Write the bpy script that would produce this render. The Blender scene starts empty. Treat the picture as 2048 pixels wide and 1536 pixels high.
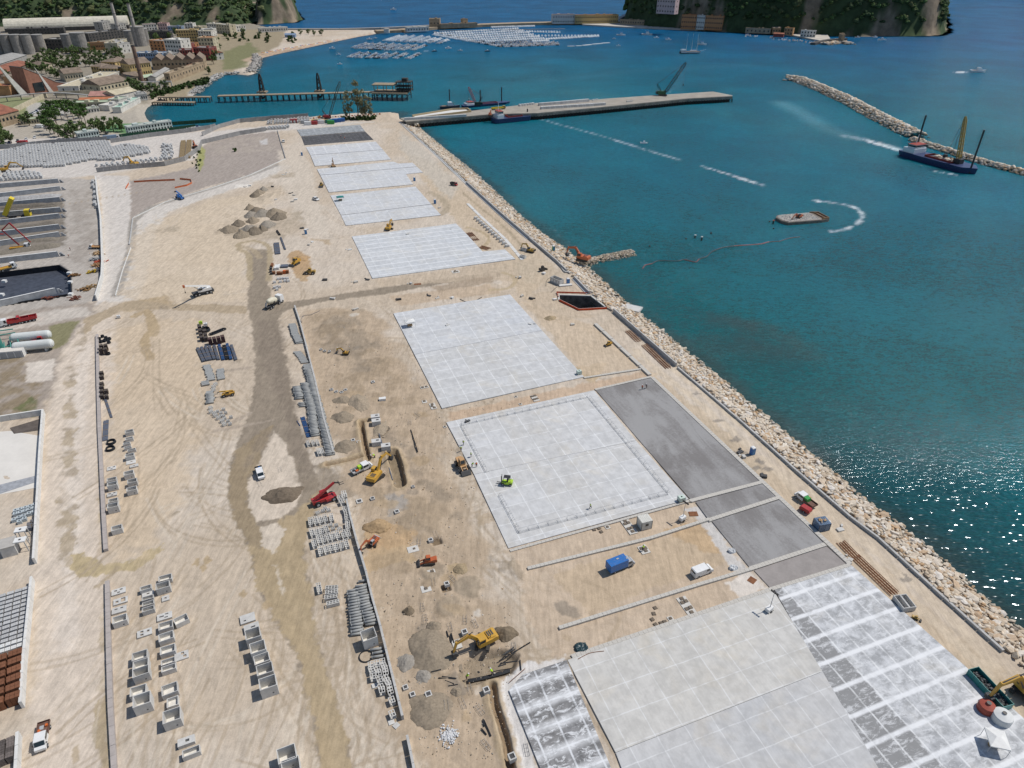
import bpy, bmesh, math, random
import numpy as np
from mathutils import Vector, Matrix
rnd=random.Random(7)
R=math.radians
F,TH,CH=1380.0,R(32.2),120.0
SEA=-2.5
sc=bpy.context.scene
C=sc.collection
# ---------------------------------------------------------------- camera, sky, sun, exposure
cam=bpy.data.cameras.new('camera'); co=bpy.data.objects.new('camera',cam); C.objects.link(co)
co.location=(0,0,CH); co.rotation_euler=(math.pi/2-TH,0,0)
cam.sensor_fit='HORIZONTAL'; cam.sensor_width=36; cam.lens=36*F/2048; cam.clip_start=1; cam.clip_end=40000
sc.camera=co
sc.render.resolution_x=1024; sc.render.resolution_y=768
SE,SA=R(57),R(20)
W=bpy.data.worlds.new('World'); sc.world=W; W.use_nodes=True
nt=W.node_tree; bg=nt.nodes['Background']
sky=nt.nodes.new('ShaderNodeTexSky'); sky.sky_type='NISHITA'; sky.sun_disc=False
sky.sun_elevation=SE; sky.sun_rotation=math.pi/2-SA; sky.air_density=1.0; sky.dust_density=0.6; sky.ozone_density=1.6; sky.altitude=100
nt.links.new(sky.outputs[0],bg.inputs[0]); bg.inputs[1].default_value=0.085
sl=bpy.data.lights.new('sun','SUN'); so=bpy.data.objects.new('sun',sl); C.objects.link(so)
sl.energy=3.6; sl.angle=R(0.53); sl.color=(1,0.955,0.89)
sd=Vector((math.cos(SE)*math.cos(SA),math.cos(SE)*math.sin(SA),math.sin(SE)))
so.rotation_euler=sd.to_track_quat('Z','Y').to_euler(); so.location=sd*300
sc.view_settings.view_transform='Standard'; sc.view_settings.look='None'; sc.view_settings.exposure=0.0; sc.view_settings.gamma=1
# ---------------------------------------------------------------- pixel (2048x1536 photo) -> point on a level plane
def G(px,py,z=0.0):
    x=px-1024; y=768-py; s,c=math.sin(TH),math.cos(TH)
    d=(x,y*s+F*c,y*c-F*s); t=(z-CH)/d[2]
    return Vector((d[0]*t,d[1]*t,z))
def scl(py,z=0):                                  # photo pixels per metre at that row
    p=G(1024,py,z); return F/(p.y*math.cos(TH)+(CH-z)*math.sin(TH))
def yaw(a,b,z=0):
    d=G(*b,z)-G(*a,z); return math.atan2(d.y,d.x)
def hgt(b,t,z=0):                                 # height of pixel t standing above ground pixel b
    g=G(*b,z); lo,hi=0,160; s,c=math.sin(TH),math.cos(TH)
    for _ in range(40):
        m=(lo+hi)/2; zz=z+m-CH; f=g.y*c-zz*s; u=g.y*s+zz*c
        if 768-F*u/f>t[1]: lo=m
        else: hi=m
    return lo
# ---------------------------------------------------------------- node helper
class NT:
    def __init__(s,name):
        s.m=bpy.data.materials.new(name); s.m.use_nodes=True; s.t=s.m.node_tree; s.b=s.t.nodes['Principled BSDF']
        s.b.inputs['Specular IOR Level'].default_value=0.3
    def put(s,i,v):
        if isinstance(v,bpy.types.NodeSocket): s.t.links.new(v,i)
        elif isinstance(v,(tuple,list)) and len(v)==3 and i.type=='RGBA': i.default_value=(*v,1)
        else: i.default_value=v
    def n(s,t,ins={},out=0,**kw):
        o=s.t.nodes.new(t)
        for k,v in kw.items(): setattr(o,k,v)
        for k,v in ins.items(): s.put(o.inputs[k],v)
        return o.outputs[out]
    def ma(s,op,a,b=0.0,cl=False): return s.n('ShaderNodeMath',{0:a,1:b},operation=op,use_clamp=cl)
    def mix(s,f,a,b,bt='MIX'):
        o=s.t.nodes.new('ShaderNodeMix'); o.data_type='RGBA'; o.blend_type=bt
        s.put(o.inputs[0],f); s.put(o.inputs[6],a); s.put(o.inputs[7],b); return o.outputs[2]
    def oc(s,kind='Object'): return s.n('ShaderNodeTexCoord',out=kind)
    def noise(s,v,sc_,det=4,ro=0.55,dist=0.0): return s.n('ShaderNodeTexNoise',{'Vector':v,'Scale':sc_,'Detail':det,'Roughness':ro,'Distortion':dist})
    def map(s,v,scale=(1,1,1),rot=(0,0,0),loc=(0,0,0)): return s.n('ShaderNodeMapping',{'Vector':v,'Scale':scale,'Rotation':rot,'Location':loc})
    def ss(s,x,a,b,o0=0.0,o1=1.0): return s.n('ShaderNodeMapRange',{0:x,1:a,2:b,3:o0,4:o1},interpolation_type='SMOOTHSTEP')
    def bump(s,h,st=0.3,d=0.1): s.put(s.b.inputs['Normal'],s.n('ShaderNodeBump',{'Height':h,'Strength':st,'Distance':d}))
    def col(s,c): s.put(s.b.inputs['Base Color'],c)
    def set(s,**k):
        for a,b in k.items(): s.put(s.b.inputs[a.replace('_',' ')],b)
MATS={}
def mat(name,col,rough=0.7,var=0.18,scale=1.5,metal=0.0,dirt=0.0,dcol=(0.35,0.28,0.2),rand=0.0,spec=0.3,emit=None):
    """everyday surface: base colour with uneven tone, dust and per-object variation"""
    if name in MATS: return MATS[name]
    n=NT(name); o=n.oc(); f=n.noise(o,scale,5,0.6); f2=n.noise(o,scale*7,3,0.6)
    f=n.ma('ADD',n.ma('MULTIPLY',f,0.7),n.ma('MULTIPLY',f2,0.3))
    k=n.ss(f,0.3,0.7,1-var,1+var)
    if rand: k=n.ma('MULTIPLY',k,n.ss(n.n('ShaderNodeObjectInfo',out='Random'),0.0,1.0,1-rand,1+rand))
    c=n.mix(1.0,col,n.n('ShaderNodeCombineColor',{0:k,1:k,2:k}),'MULTIPLY')
    if dirt:
        c=n.mix(n.ma('MULTIPLY',n.ss(n.noise(o,scale*2.3,5,0.65),0.45,0.7),dirt),c,dcol)
    n.col(c); n.set(Roughness=rough,Metallic=metal,Specular_IOR_Level=spec)
    if emit: n.set(Emission_Color=(*emit,1),Emission_Strength=1)
    MATS[name]=n.m; return n.m
# ---------------------------------------------------------------- mesh builder
class MB:
    def __init__(s): s.v=[]; s.f=[]
    def add(s,vs,fs):
        k=len(s.v); s.v+=[tuple(p) for p in vs]; s.f+=[tuple(i+k for i in q) for q in fs]; return s
    def box(s,c,d,rz=0,M=None,tx=1,ty=1):
        hx,hy,hz=d[0]/2,d[1]/2,d[2]/2; vs=[]
        for z,kx,ky in ((-hz,1,1),(hz,tx,ty)):
            for x,y in ((-hx,-hy),(hx,-hy),(hx,hy),(-hx,hy)): vs.append(Vector((x*kx,y*ky,z)))
        if M is None: M=Matrix.Rotation(rz,3,'Z')
        c=Vector(c); return s.add([M@p+c for p in vs],[(3,2,1,0),(4,5,6,7),(0,1,5,4),(1,2,6,5),(2,3,7,6),(3,0,4,7)])
    def bar(s,p,q,w,h=None,w2=None,h2=None):
        p,q=Vector(p),Vector(q); d=(q-p); L=d.length; d.normalize(); h=h or w; w2=w2 or w; h2=h2 or (w2 if w2!=w else h)
        up=Vector((0,0,1)) if abs(d.z)<0.95 else Vector((1,0,0)); y=up.cross(d).normalized(); z=d.cross(y)
        vs=[]
        for o,a,b in ((p,w,h),(q,w2,h2)):
            for i,j in ((-1,-1),(1,-1),(1,1),(-1,1)): vs.append(o+y*(i*a/2)+z*(j*b/2))
        return s.add(vs,[(3,2,1,0),(4,5,6,7),(0,1,5,4),(1,2,6,5),(2,3,7,6),(3,0,4,7)])
    def tube(s,p,q,r,r2=None,n=10,hollow=0,cap=True):
        p,q=Vector(p),Vector(q); d=(q-p).normalized(); r2=r if r2 is None else r2
        up=Vector((0,0,1)) if abs(d.z)<0.95 else Vector((1,0,0)); y=up.cross(d).normalized(); z=d.cross(y); vs=[]; fs=[]
        rings=[(p,r),(q,r2)] if not hollow else [(p,r*hollow),(p,r),(q,r2),(q,r2*hollow)]
        for o,a in rings:
            for i in range(n):
                t=2*math.pi*i/n; vs.append(o+y*(a*math.cos(t))+z*(a*math.sin(t)))
        m=len(rings)
        for k in range(m-1 if not hollow else m):
            for i in range(n):
                j=(i+1)%n; a=k*n; b=((k+1)%m)*n; fs.append((a+i,a+j,b+j,b+i))
        if not hollow and cap: fs+= [tuple(range(n-1,-1,-1)),tuple(range(n,2*n))]
        return s.add(vs,fs)
    def path(s,pts,r,n=6):
        for a,b in zip(pts[:-1],pts[1:]): s.tube(a,b,r,n=n)
        return s
    def prism(s,pts,z0,z1,k=1.0):
        n=len(pts); cx=sum(p[0] for p in pts)/n; cy=sum(p[1] for p in pts)/n
        if sum(pts[i][0]*pts[(i+1)%n][1]-pts[(i+1)%n][0]*pts[i][1] for i in range(n))<0: pts=pts[::-1]
        vs=[(p[0],p[1],z0) for p in pts]+[(cx+(p[0]-cx)*k,cy+(p[1]-cy)*k,z1) for p in pts]
        return s.add(vs,[tuple(range(n-1,-1,-1)),tuple(range(n,2*n))]+[(i,(i+1)%n,n+(i+1)%n,n+i) for i in range(n)])
    def prof(s,pts,y0,y1,k=1.0):                  # side profile (x,z) extruded across y
        n=len(pts); cz=sum(p[1] for p in pts)/n; cx=sum(p[0] for p in pts)/n
        if sum(pts[i][0]*pts[(i+1)%n][1]-pts[(i+1)%n][0]*pts[i][1] for i in range(n))<0: pts=pts[::-1]
        vs=[(p[0],y0,p[1]) for p in pts]+[(p[0],y1,p[1]) for p in pts]
        return s.add(vs,[tuple(range(n)),tuple(range(2*n-1,n-1,-1))]+[(i,n+i,n+(i+1)%n,(i+1)%n) for i in range(n)])
    def lathe(s,prof,n=14,c=(0,0,0)):
        vs=[];fs=[]
        for r,z in prof:
            for i in range(n): t=2*math.pi*i/n; vs.append((c[0]+r*math.cos(t),c[1]+r*math.sin(t),c[2]+z))
        for k in range(len(prof)-1):
            for i in range(n): j=(i+1)%n; fs.append((k*n+i,k*n+j,(k+1)*n+j,(k+1)*n+i))
        fs+= [tuple(range(n-1,-1,-1)),tuple(range((len(prof)-1)*n,len(prof)*n))]
        return s.add(vs,fs)
    def hollowbox(s,L,Wd,Hh,t=0.15,floor=0.15,c=(0,0,0)):
        x,y,i,j=L/2,Wd/2,L/2-t,Wd/2-t; a,b,d=c
        vs=[(a+u,b+v,d+w) for w,(p,q) in ((0,(x,y)),(Hh,(x,y)),(Hh,(i,j)),(floor,(i,j))) for u,v in ((-p,-q),(p,-q),(p,q),(-p,q))]
        fs=[(3,2,1,0),(12,13,14,15)]
        for k in range(3):
            for m in range(4): n_=(m+1)%4; fs.append((k*4+m,k*4+n_,k*4+4+n_,k*4+4+m))
        return s.add(vs,fs)
    def build(s,name,m,parent=None,smooth=False,loc=None,rz=0):
        me=bpy.data.meshes.new(name); me.from_pydata(s.v,[],s.f); me.materials.append(m); me.update()
        if smooth: me.polygons.foreach_set('use_smooth',[True]*len(me.polygons))
        o=bpy.data.objects.new(name,me); C.objects.link(o)
        if parent is not None: o.parent=parent
        if loc is not None: o.location=loc
        if rz: o.rotation_euler=(0,0,rz)
        return o
def tag(o,label,cat,group=None,kind=None):
    if label: o['label']=label
    if cat: o['category']=cat
    if group: o['group']=group
    if kind: o['kind']=kind
    return o
def struct(o): o['kind']='structure'; return o
def thing(name,label,cat,loc,rz=0,group=None,s=1.0):
    o=bpy.data.objects.new(name,None); C.objects.link(o); o.location=loc; o.rotation_euler=(0,0,rz); o.scale=(s,s,s); o.empty_display_size=0.5
    return tag(o,label,cat,group)


def dup(root,loc,rz,label=None,group=None,s=None):
    def cp(o,par):
        c=o.copy(); C.objects.link(c)
        if par is not None: c.parent=par
        for ch in o.children: cp(ch,c)
        return c
    r=cp(root,None); r.location=loc; r.rotation_euler=(0,0,rz)
    if s: r.scale=(s,s,s)
    if label: r['label']=label
    if group: r['group']=group
    return r
# ---------------------------------------------------------------- numpy noise
def vnoise(x,y,seed=0):
    xi=np.floor(x).astype(np.int64); yi=np.floor(y).astype(np.int64); fx=x-xi; fy=y-yi
    fx=fx*fx*(3-2*fx); fy=fy*fy*(3-2*fy)
    def h(a,b):
        n=(a*374761393+b*668265263+seed*974711)&0xffffffff; n=((n^(n>>13))*1274126177)&0xffffffff; return ((n^(n>>16))&0xffff)/65535.0
    return (h(xi,yi)*(1-fx)+h(xi+1,yi)*fx)*(1-fy)+(h(xi,yi+1)*(1-fx)+h(xi+1,yi+1)*fx)*fy
def fbm(x,y,sc_,oct_=4,seed=0,g=0.5):
    t=0;a=1;s_=0
    for k in range(oct_): t=t+a*vnoise(x*sc_,y*sc_,seed+k*17); s_+=a; a*=g; sc_*=2.03
    return t/s_
def seg_d(X,Y,pts):
    d=np.full(X.shape,1e9)
    for (ax,ay),(bx,by) in zip(pts[:-1],pts[1:]):
        vx,vy=bx-ax,by-ay; L=vx*vx+vy*vy+1e-9; t=np.clip(((X-ax)*vx+(Y-ay)*vy)/L,0,1)
        d=np.minimum(d,np.hypot(X-ax-t*vx,Y-ay-t*vy))
    return d
def inside(X,Y,pts):
    r=np.zeros(X.shape,bool); n=len(pts)
    for i in range(n):
        ax,ay=pts[i]; bx,by=pts[(i+1)%n]
        if ay==by: continue
        r^=((ay>Y)!=(by>Y))&(X<(bx-ax)*(Y-ay)/(by-ay)+ax)
    return r
def sdist(X,Y,pts): return np.where(inside(X,Y,pts),1,-1)*seg_d(X,Y,list(pts)+[pts[0]])
def sst(x,a,b): t=np.clip((x-a)/(b-a),0,1); return t*t*(3-2*t)
def gp(pts,z=0): return [tuple(G(x,y,z)[:2]) for x,y in pts]
def spline(pts,k=6):                               # catmull-rom through pixel points
    P=[pts[0]]+list(pts)+[pts[-1]]; out=[]
    for i in range(1,len(P)-2):
        p0,p1,p2,p3=[np.array(q,float) for q in P[i-1:i+3]]
        for j in range(k):
            t=j/k; out.append(tuple(0.5*((2*p1)+(-p0+p2)*t+(2*p0-5*p1+4*p2-p3)*t*t+(-p0+3*p1-3*p2+p3)*t**3)))
    out.append(tuple(pts[-1])); return out
def gridmesh(name,X,Y,Z,m,col=None,keep=None,smooth=True):
    ny,nx=X.shape; me=bpy.data.meshes.new(name); idx=np.arange(nx*ny).reshape(ny,nx)
    q=np.stack([idx[:-1,:-1],idx[:-1,1:],idx[1:,1:],idx[1:,:-1]],-1).reshape(-1,4)
    if keep is not None:
        kk=keep.reshape(-1)[q].any(1); q=q[kk]
        used=np.zeros(nx*ny,bool); used[q.reshape(-1)]=True; rm=np.cumsum(used)-1; q=rm[q]
    else: used=np.ones(nx*ny,bool)
    co_=np.stack([X.reshape(-1)[used],Y.reshape(-1)[used],Z.reshape(-1)[used]],-1).astype(np.float32)
    me.vertices.add(len(co_)); me.vertices.foreach_set('co',co_.reshape(-1))
    me.loops.add(q.size); me.loops.foreach_set('vertex_index',q.reshape(-1).astype(np.int32))
    me.polygons.add(len(q)); me.polygons.foreach_set('loop_start',np.arange(0,q.size,4,dtype=np.int32))
    if smooth: me.polygons.foreach_set('use_smooth',np.ones(len(q),bool))
    me.update(calc_edges=True)
    if col is not None:
        a=me.color_attributes.new('Col','FLOAT_COLOR','POINT'); c4=np.ones((len(co_),4),np.float32); c4[:,:3]=col.reshape(-1,3)[used]; a.data.foreach_set('color',c4.reshape(-1))
    me.materials.append(m); o=bpy.data.objects.new(name,me); C.objects.link(o); return o
# ================================================================= SETTING
AX=R(20.3)
WALLPX=[(800,246),(867,305),(933,367),(1000,428),(1058,478),(1112,524),(1135,548),(1150,560),(1176,586),(1211,619),(1227,624),(1293,682),(1360,740),(1486,849),(1591,943),(1700,1037),(1756,1079),(1887,1199),(2005,1305),(2110,1402),(2330,1600)]
WATPX=[(820,246),(837,257),(880,293),(925,329),(968,366),(1021,417),(1073,462),(1103,483),(1137,508),(1172,536),(1205,567),(1248,606),(1289,640),(1320,665),(1392,722),(1454,774),(1540,846),(1647,935),(1720,1000),(1776,1038),(1887,1129),(1975,1211),(2048,1275),(2160,1372),(2400,1580)]
COAST=WATPX[::-1]+[(800,238),(798,226),(700,229),(617,236),(533,243),(474,248),(433,254),(380,256),(318,258),(306,249),(296,238),(290,226),(296,215),(308,209),(330,206),(345,203),(360,196),(385,194),(398,182),(412,170),(442,151),(470,148),(496,151),(512,147),(517,128),(524,116),(560,107),(594,100),(640,90),(672,83),(720,73),(752,68),(757,62),(700,61),(575,61),(540,56),(470,40),(300,20),(-700,20),(-700,2600),(2400,2600)]
WALL=gp(WALLPX); WATER=gp(WATPX,SEA); COASTW=gp(COAST,SEA)
# ---- fan grid of ground points
def fan(x0,x1,y0,y1,st,sty=None):
    px=np.arange(x0,x1,st)-1024.0; py=768.0-np.arange(y1,y0,-(sty or st)); s,c=math.sin(TH),math.cos(TH)
    PX,PY=np.meshgrid(px,py); dz=PY*c-F*s; t=-CH/dz
    return PX*t,(PY*s+F*c)*t
X,Y=fan(-120,2330,22,1700,2.0)
D=sdist(X,Y,COASTW); keepg=D>-7
nz1=fbm(X,Y,0.035,5,1); nz2=fbm(X,Y,0.3,4,2); nz3=fbm(X,Y,0.012,3,3); nz4=fbm(X,Y,1.3,2,4)
Z=np.clip(-3.0+(D+1)*0.34,-4,0)+(nz1-0.5)*0.35+(nz2-0.5)*0.12
ca,sa=math.cos(AX),math.sin(AX); U=X*ca+Y*sa; V=-X*sa+Y*ca            # U across (towards the sea), V away from camera
COL=np.empty(X.shape+(3,))
def lerpc(a,b,t): return np.array(a)*(1-t[...,None])+np.array(b)*t[...,None]
COL[:]=lerpc((0.48,0.40,0.31),(0.525,0.455,0.375),sst(nz1,0.35,0.65))
st_=fbm(U*1.0,V*0.09,0.7,3,9); COL*= (1+0.16*(st_-0.5))[...,None]
def brush(kind,pts,col,al=1.0,soft=0.6,nm=1.0,w=0,dz=0.0,nfreq=0.35,patch=0,zsoft=None,px=True):
    """paint a ground patch or stroke (earth of another colour); outline given on the ground, frayed by noise"""
    P=gp(pts) if px else pts; a=np.array(P); m=w+soft*2+nm*2+1
    sel=(X>a[:,0].min()-m)&(X<a[:,0].max()+m)&(Y>a[:,1].min()-m)&(Y<a[:,1].max()+m)
    if not sel.any(): return
    x,y=X[sel],Y[sel]; s=sdist(x,y,P) if kind=='p' else w/2-seg_d(x,y,P)
    n=(fbm(x,y,nfreq,4,int(abs(a[0,0])*7)%997)-0.5)*2*nm+(fbm(x,y,1.3,3,41)-.5)*min(1.6,nm*1.4); k=sst(s+n,-soft*.6,soft*.6)*al
    if patch: k=k*sst(fbm(x,y,0.22,4,int(abs(a[0,1])*3)%991),0.5-patch,0.5+0.12)
    if col is not None:
        v=1+0.16*(fbm(x,y,0.6,3,5)-0.5); COL[sel]=COL[sel]*(1-k[:,None])+np.array(col)*v[:,None]*k[:,None]
    if dz: Z[sel]+=dz*sst(s+n*0.3,-(zsoft or soft),(zsoft or soft))
TAN=(0.38,0.295,0.2); MUD=(0.225,0.185,0.145); PALE=(0.52,0.475,0.42); GREY=(0.335,0.29,0.255); ORG=(0.43,0.30,0.175); DGREY=(0.20,0.18,0.16); WETT=(0.44,0.345,0.22); CREAM=(0.66,0.62,0.56); GRN=(0.09,0.12,0.04)
B=brush
# far land: beach, scrub, town ground
B('p',[(-120,22),(600,22),(560,60),(540,100),(430,150),(300,200),(290,240),(0,285),(-120,300)],(0.27,0.24,0.19),1,8,8,nfreq=0.05)
B('p',[(330,150),(430,60),(520,58),(570,62),(560,90),(500,120),(440,160),(380,195),(330,200)],(0.30,0.25,0.17),1,6,5,nfreq=0.05)
B('p',[(440,110),(470,95),(500,85),(520,100),(490,135),(450,140)],(0.16,0.17,0.08),.8,6,8,nfreq=0.05)
B('l',[(500,120),(540,106),(600,95),(680,80),(750,66)],(0.42,0.32,0.23),1,4,2,w=22)
B('l',[(296,240),(291,226),(305,209)],(0.26,0.20,0.15),1,3,1,w=9)
B('l',[(350,200),(385,192),(405,172),(440,151),(500,150)],(0.42,0.40,0.37),1,2,3,w=14)
B('p',[(-120,195),(60,195),(110,205),(60,235),(-120,250)],(0.22,0.24,0.12),.9,4,4)
B('p',[(50,205),(130,205),(150,225),(60,245)],(0.42,0.40,0.37),.9,3,3)
B('p',[(0,250),(330,200),(320,262),(0,300)],(0.40,0.36,0.30),.9,3,3)
B('p',[(200,262),(214,249),(300,245),(312,262),(262,268)],(0.13,0.24,0.11),1,1,1)
# site ground
B('p',[(-120,285),(430,262),(600,246),(760,243),(560,262),(420,290),(385,320),(200,350),(-120,380)],(0.53,0.49,0.445),1,2,1)
B('p',[(395,300),(430,275),(552,263),(575,318),(500,352),(420,372),(300,412),(262,440),(248,385),(255,362),(330,348),(392,333)],GREY,1,1,1.5)
B('p',[(410,285),(540,268),(560,300),(430,310)],(0.38,0.33,0.28),.7,5,6,patch=.2)
B('p',[(395,330),(395,300),(403,290),(410,300),(408,328),(398,345)],(0.30,0.31,0.10),.8,.7,1)
B('p',[(-120,360),(130,355),(190,360),(205,460),(205,560),(190,600),(60,640),(-120,655)],(0.40,0.365,0.325),1,2,2)
B('p',[(-120,402),(125,388),(130,430),(130,490),(-120,520)],(0.21,0.185,0.155),.95,1.5,2)
B('p',[(135,380),(185,380),(195,480),(190,540),(140,520)],(0.30,0.265,0.23),.7,4,6,patch=.25)
B('p',[(190,350),(258,352),(262,400),(258,470),(250,520),(215,600),(190,612),(206,560),(207,470),(203,400)],(0.54,0.50,0.455),1,1,1)
B('l',[(560,335),(500,358),(430,382),(360,405),(310,425),(280,470),(262,540),(245,590)],(0.54,0.50,0.45),1,2,1.5,w=14)
B('l',[(565,326),(500,351),(420,378),(300,415),(266,442),(262,500),(232,590)],(0.27,0.25,0.225),.8,1,.6,w=4)
B('p',[(-120,640),(190,605),(200,640),(130,700),(120,760),(80,830),(-120,850)],(0.31,0.265,0.225),.9,3,3)
B('p',[(-20,640),(170,612),(180,630),(0,668)],PALE,.8,2,2)
B('p',[(98,652),(160,640),(130,690),(100,700)],(0.20,0.19,0.10),.9,1,1)
B('p',[(-120,760),(30,700),(60,720),(80,790),(60,830),(-120,845)],(0.21,0.16,0.09),.7,2,4,patch=.2)
B('p',[(30,815),(60,795),(85,800),(70,830)],GRN,.7,1,2,patch=.2)
B('p',[(52,725),(110,718),(105,760),(50,765)],(0.60,0.54,0.47),.9,1,1)
B('p',[(165,640),(230,610),(235,760),(205,830),(200,1100),(215,1160),(215,1300),(225,1536),(240,1750),(60,1750),(60,1536),(70,1180),(85,1060),(92,830),(110,760),(130,700)],(0.565,0.485,0.40),1,2,2)
B('p',[(155,690),(185,690),(165,900),(160,1130),(150,1300),(110,1300),(130,1000),(140,800)],(0.60,0.53,0.455),.8,2,2)
B('p',[(165,640),(180,650),(150,760),(147,860),(152,1000),(150,1110),(120,1120),(118,1000),(128,880),(132,760)],(0.36,0.30,0.23),.95,1,2.5,patch=.12)
B('p',[(130,740),(150,740),(152,1130),(115,1130)],(0.38,0.31,0.22),.8,.5,1.5,patch=.05)
B('p',[(140,1110),(165,1105),(200,1125),(260,1125),(320,1090),(330,1100),(270,1140),(210,1150),(160,1152),(140,1135)],(0.42,0.34,0.21),1,.6,1.2)
B('l',[(235,1137),(195,1172)],(0.36,0.29,0.2),.8,.5,.8,w=1.6)
for p in ([(196,890),(200,890),(206,1090),(196,1090)],[(213,1180),(220,1240),(228,1536),(205,1536),(200,1250)]): B('p',p,(0.40,0.33,0.23),.8,.5,1.2,patch=.15)
B('p',[(196,1400),(218,1370),(220,1536),(205,1536),(180,1450)],(0.36,0.29,0.19),.9,.5,.8)
B('p',[(142,1500),(155,1490),(160,1520),(145,1530)],(0.40,0.32,0.22),.8,.4,.6)
# sandy storage field streaks
B('p',[(260,480),(300,450),(420,400),(560,380),(500,490),(495,600),(330,610),(250,600)],(0.545,0.45,0.335),.7,4,6)
B('p',[(230,660),(290,640),(400,640),(420,800),(360,1000),(300,1100),(230,1120),(215,900)],(0.535,0.425,0.30),.6,4,5)
B('p',[(250,606),(330,592),(342,600),(350,612),(250,625)],(0.38,0.29,0.18),.8,1,1.5)
B('p',[(165,640),(245,604),(275,600),(340,608),(420,608),(497,612),(495,628),(400,622),(330,618),(275,622),(240,622),(190,650),(170,672)],(0.375,0.30,0.21),.95,.6,1)
B('l',spline([(268,632),(292,622),(304,640),(302,660),(290,680),(292,700),(300,716)]),(0.38,0.29,0.18),.9,.6,1,w=3.2)
B('l',[(300,640),(310,655),(308,670)],(0.40,0.31,0.20),.8,.6,1,w=3.4)
# random tyre tracks
rs=np.random.RandomState(11)
for k in range(420):
    x0=rs.uniform(250,1150); y0=rs.uniform(330,1536)
    if k%3==0: x0=rs.uniform(640,1050); y0=rs.uniform(600,1536)
    if x0>620+(y0-350)*0.5 and x0<1150 and k%3: continue
    g=np.array(G(x0,y0)[:2]); a=rs.normal(AX-math.pi/2,0.35) if k%4 else rs.uniform(0,6.28); L=rs.uniform(12,60); cv=rs.normal(0,0.02)
    pts=[tuple(g)]
    for i in range(12): a+=cv*L/12; g=g+np.array((math.cos(a),math.sin(a)))*L/12; pts.append(tuple(g))
    c_=(.36,.29,.21) if rs.rand()<.75 else (.54,.47,.38)
    for o in (-1.0,1.0): B('l',[(p[0]+o*math.sin(a),p[1]-o*math.cos(a)) for p in pts],c_,rs.uniform(.3,.65),.25,.25,w=.6,px=False)
for k in range(26):
    x0=rs.uniform(640,880); y0=rs.uniform(640,1500); r_=rs.uniform(4,14); g=G(x0,y0)
    if x0<600+(y0-600)*.28: continue
    a0=rs.uniform(0,6.28); pts=[(g.x+r_*math.cos(a0+i*.2),g.y+r_*.7*math.sin(a0+i*.2)) for i in range(int(rs.uniform(8,24)))]
    for o in (0,2.0): B('l',[(p[0]+o,p[1]) for p in pts],(.35,.28,.2),.4,.3,.4,w=.7,px=False)
# haul road
B('p',[(497,500),(498,560),(494,612),(503,640),(508,700),(510,760),(498,830),(478,880),(460,930),(455,985),(470,1050),(500,1100),(518,1180),(556,1250),(590,1310),(610,1380),(628,1440),(640,1536),(668,1720),(745,1720),(706,1536),(682,1440),(652,1340),(627,1250),(612,1150),(606,1080),(628,1030),(640,990),(636,960),(612,900),(592,830),(578,760),(566,700),(556,640),(566,622),(640,604),(700,596),(760,590),(790,584),(900,566),(1000,552),(1000,542),(900,556),(790,572),(700,584),(620,598),(556,606),(540,600),(538,560),(540,500)],(0.262,0.218,0.168),1,.7,1.0)
B('p',[(480,1030),(520,1090),(560,1040),(600,1020),(636,985),(620,1050),(607,1100),(614,1150),(627,1250),(652,1340),(682,1440),(706,1536),(745,1720),(668,1720),(640,1536),(628,1440),(610,1380),(590,1310),(556,1250),(518,1180),(500,1100)],(0.37,0.29,0.185),1,.8,1.2)
B('p',[(470,900),(545,850),(520,920),(497,960),(497,1010),(520,1050),(530,1090),(500,1090),(466,1040),(455,985)],(0.285,0.225,0.15),1,.8,1.1)
B('p',[(600,1190),(625,1250),(660,1370),(690,1480),(702,1536),(745,1720),(720,1720),(665,1500),(640,1400),(610,1290),(585,1220)],(0.38,0.30,0.195),.7,1.0,1.2)
B('p',[(548,862),(522,920),(499,960),(498,1010),(514,1042),(560,1037),(592,1014),(606,985),(596,948),(572,890)],(0.53,0.455,0.37),1,.6,.9)
B('p',[(524,1056),(524,1090),(545,1112),(560,1090),(570,1058),(550,1046)],(0.52,0.45,0.365),1,.5,.9)
B('p',[(545,1130),(556,1128),(572,1200),(562,1190)],(0.52,0.45,0.36),.8,.5,.8)
B('p',[(512,640),(560,640),(590,800),(630,950),(600,940),(560,800),(520,720)],MUD,.75,2,2)
B('p',[(520,860),(560,850),(500,930),(480,960)],MUD,.5,2,2)
B('p',[(580,930),(650,930),(720,980),(690,1010),(640,990),(600,985)],(0.25,0.205,0.155),.8,1.5,2,patch=.2)
B('l',spline([(500,560),(497,510),(480,500),(478,488),(505,482),(530,488),(540,505),(538,560)]),(0.37,0.30,0.20),.9,.5,.6,w=2.6)
B('l',spline([(480,492),(505,500),(520,515)]),(0.36,0.29,0.2),.7,.5,.6,w=3)
for p in ([(430,745),(500,735)],[(545,840),(430,862),(500,826)],[(560,640),(610,632)]): B('l',p,(0.36,0.30,0.24),.8,.5,.8,w=1.4)
for p,r_ in (((415,1120),1.3),((393,1128),1.6),((408,1135),1),((487,1188),1.2),((532,1185),1.0),((510,1135),.7),((532,1210),1.5)): B('p',[(p[0]-7*r_,p[1]),(p[0],p[1]-6*r_),(p[0]+7*r_,p[1]),(p[0],p[1]+6*r_)],(0.38,0.29,0.18),.85,.4,.8)
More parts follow.
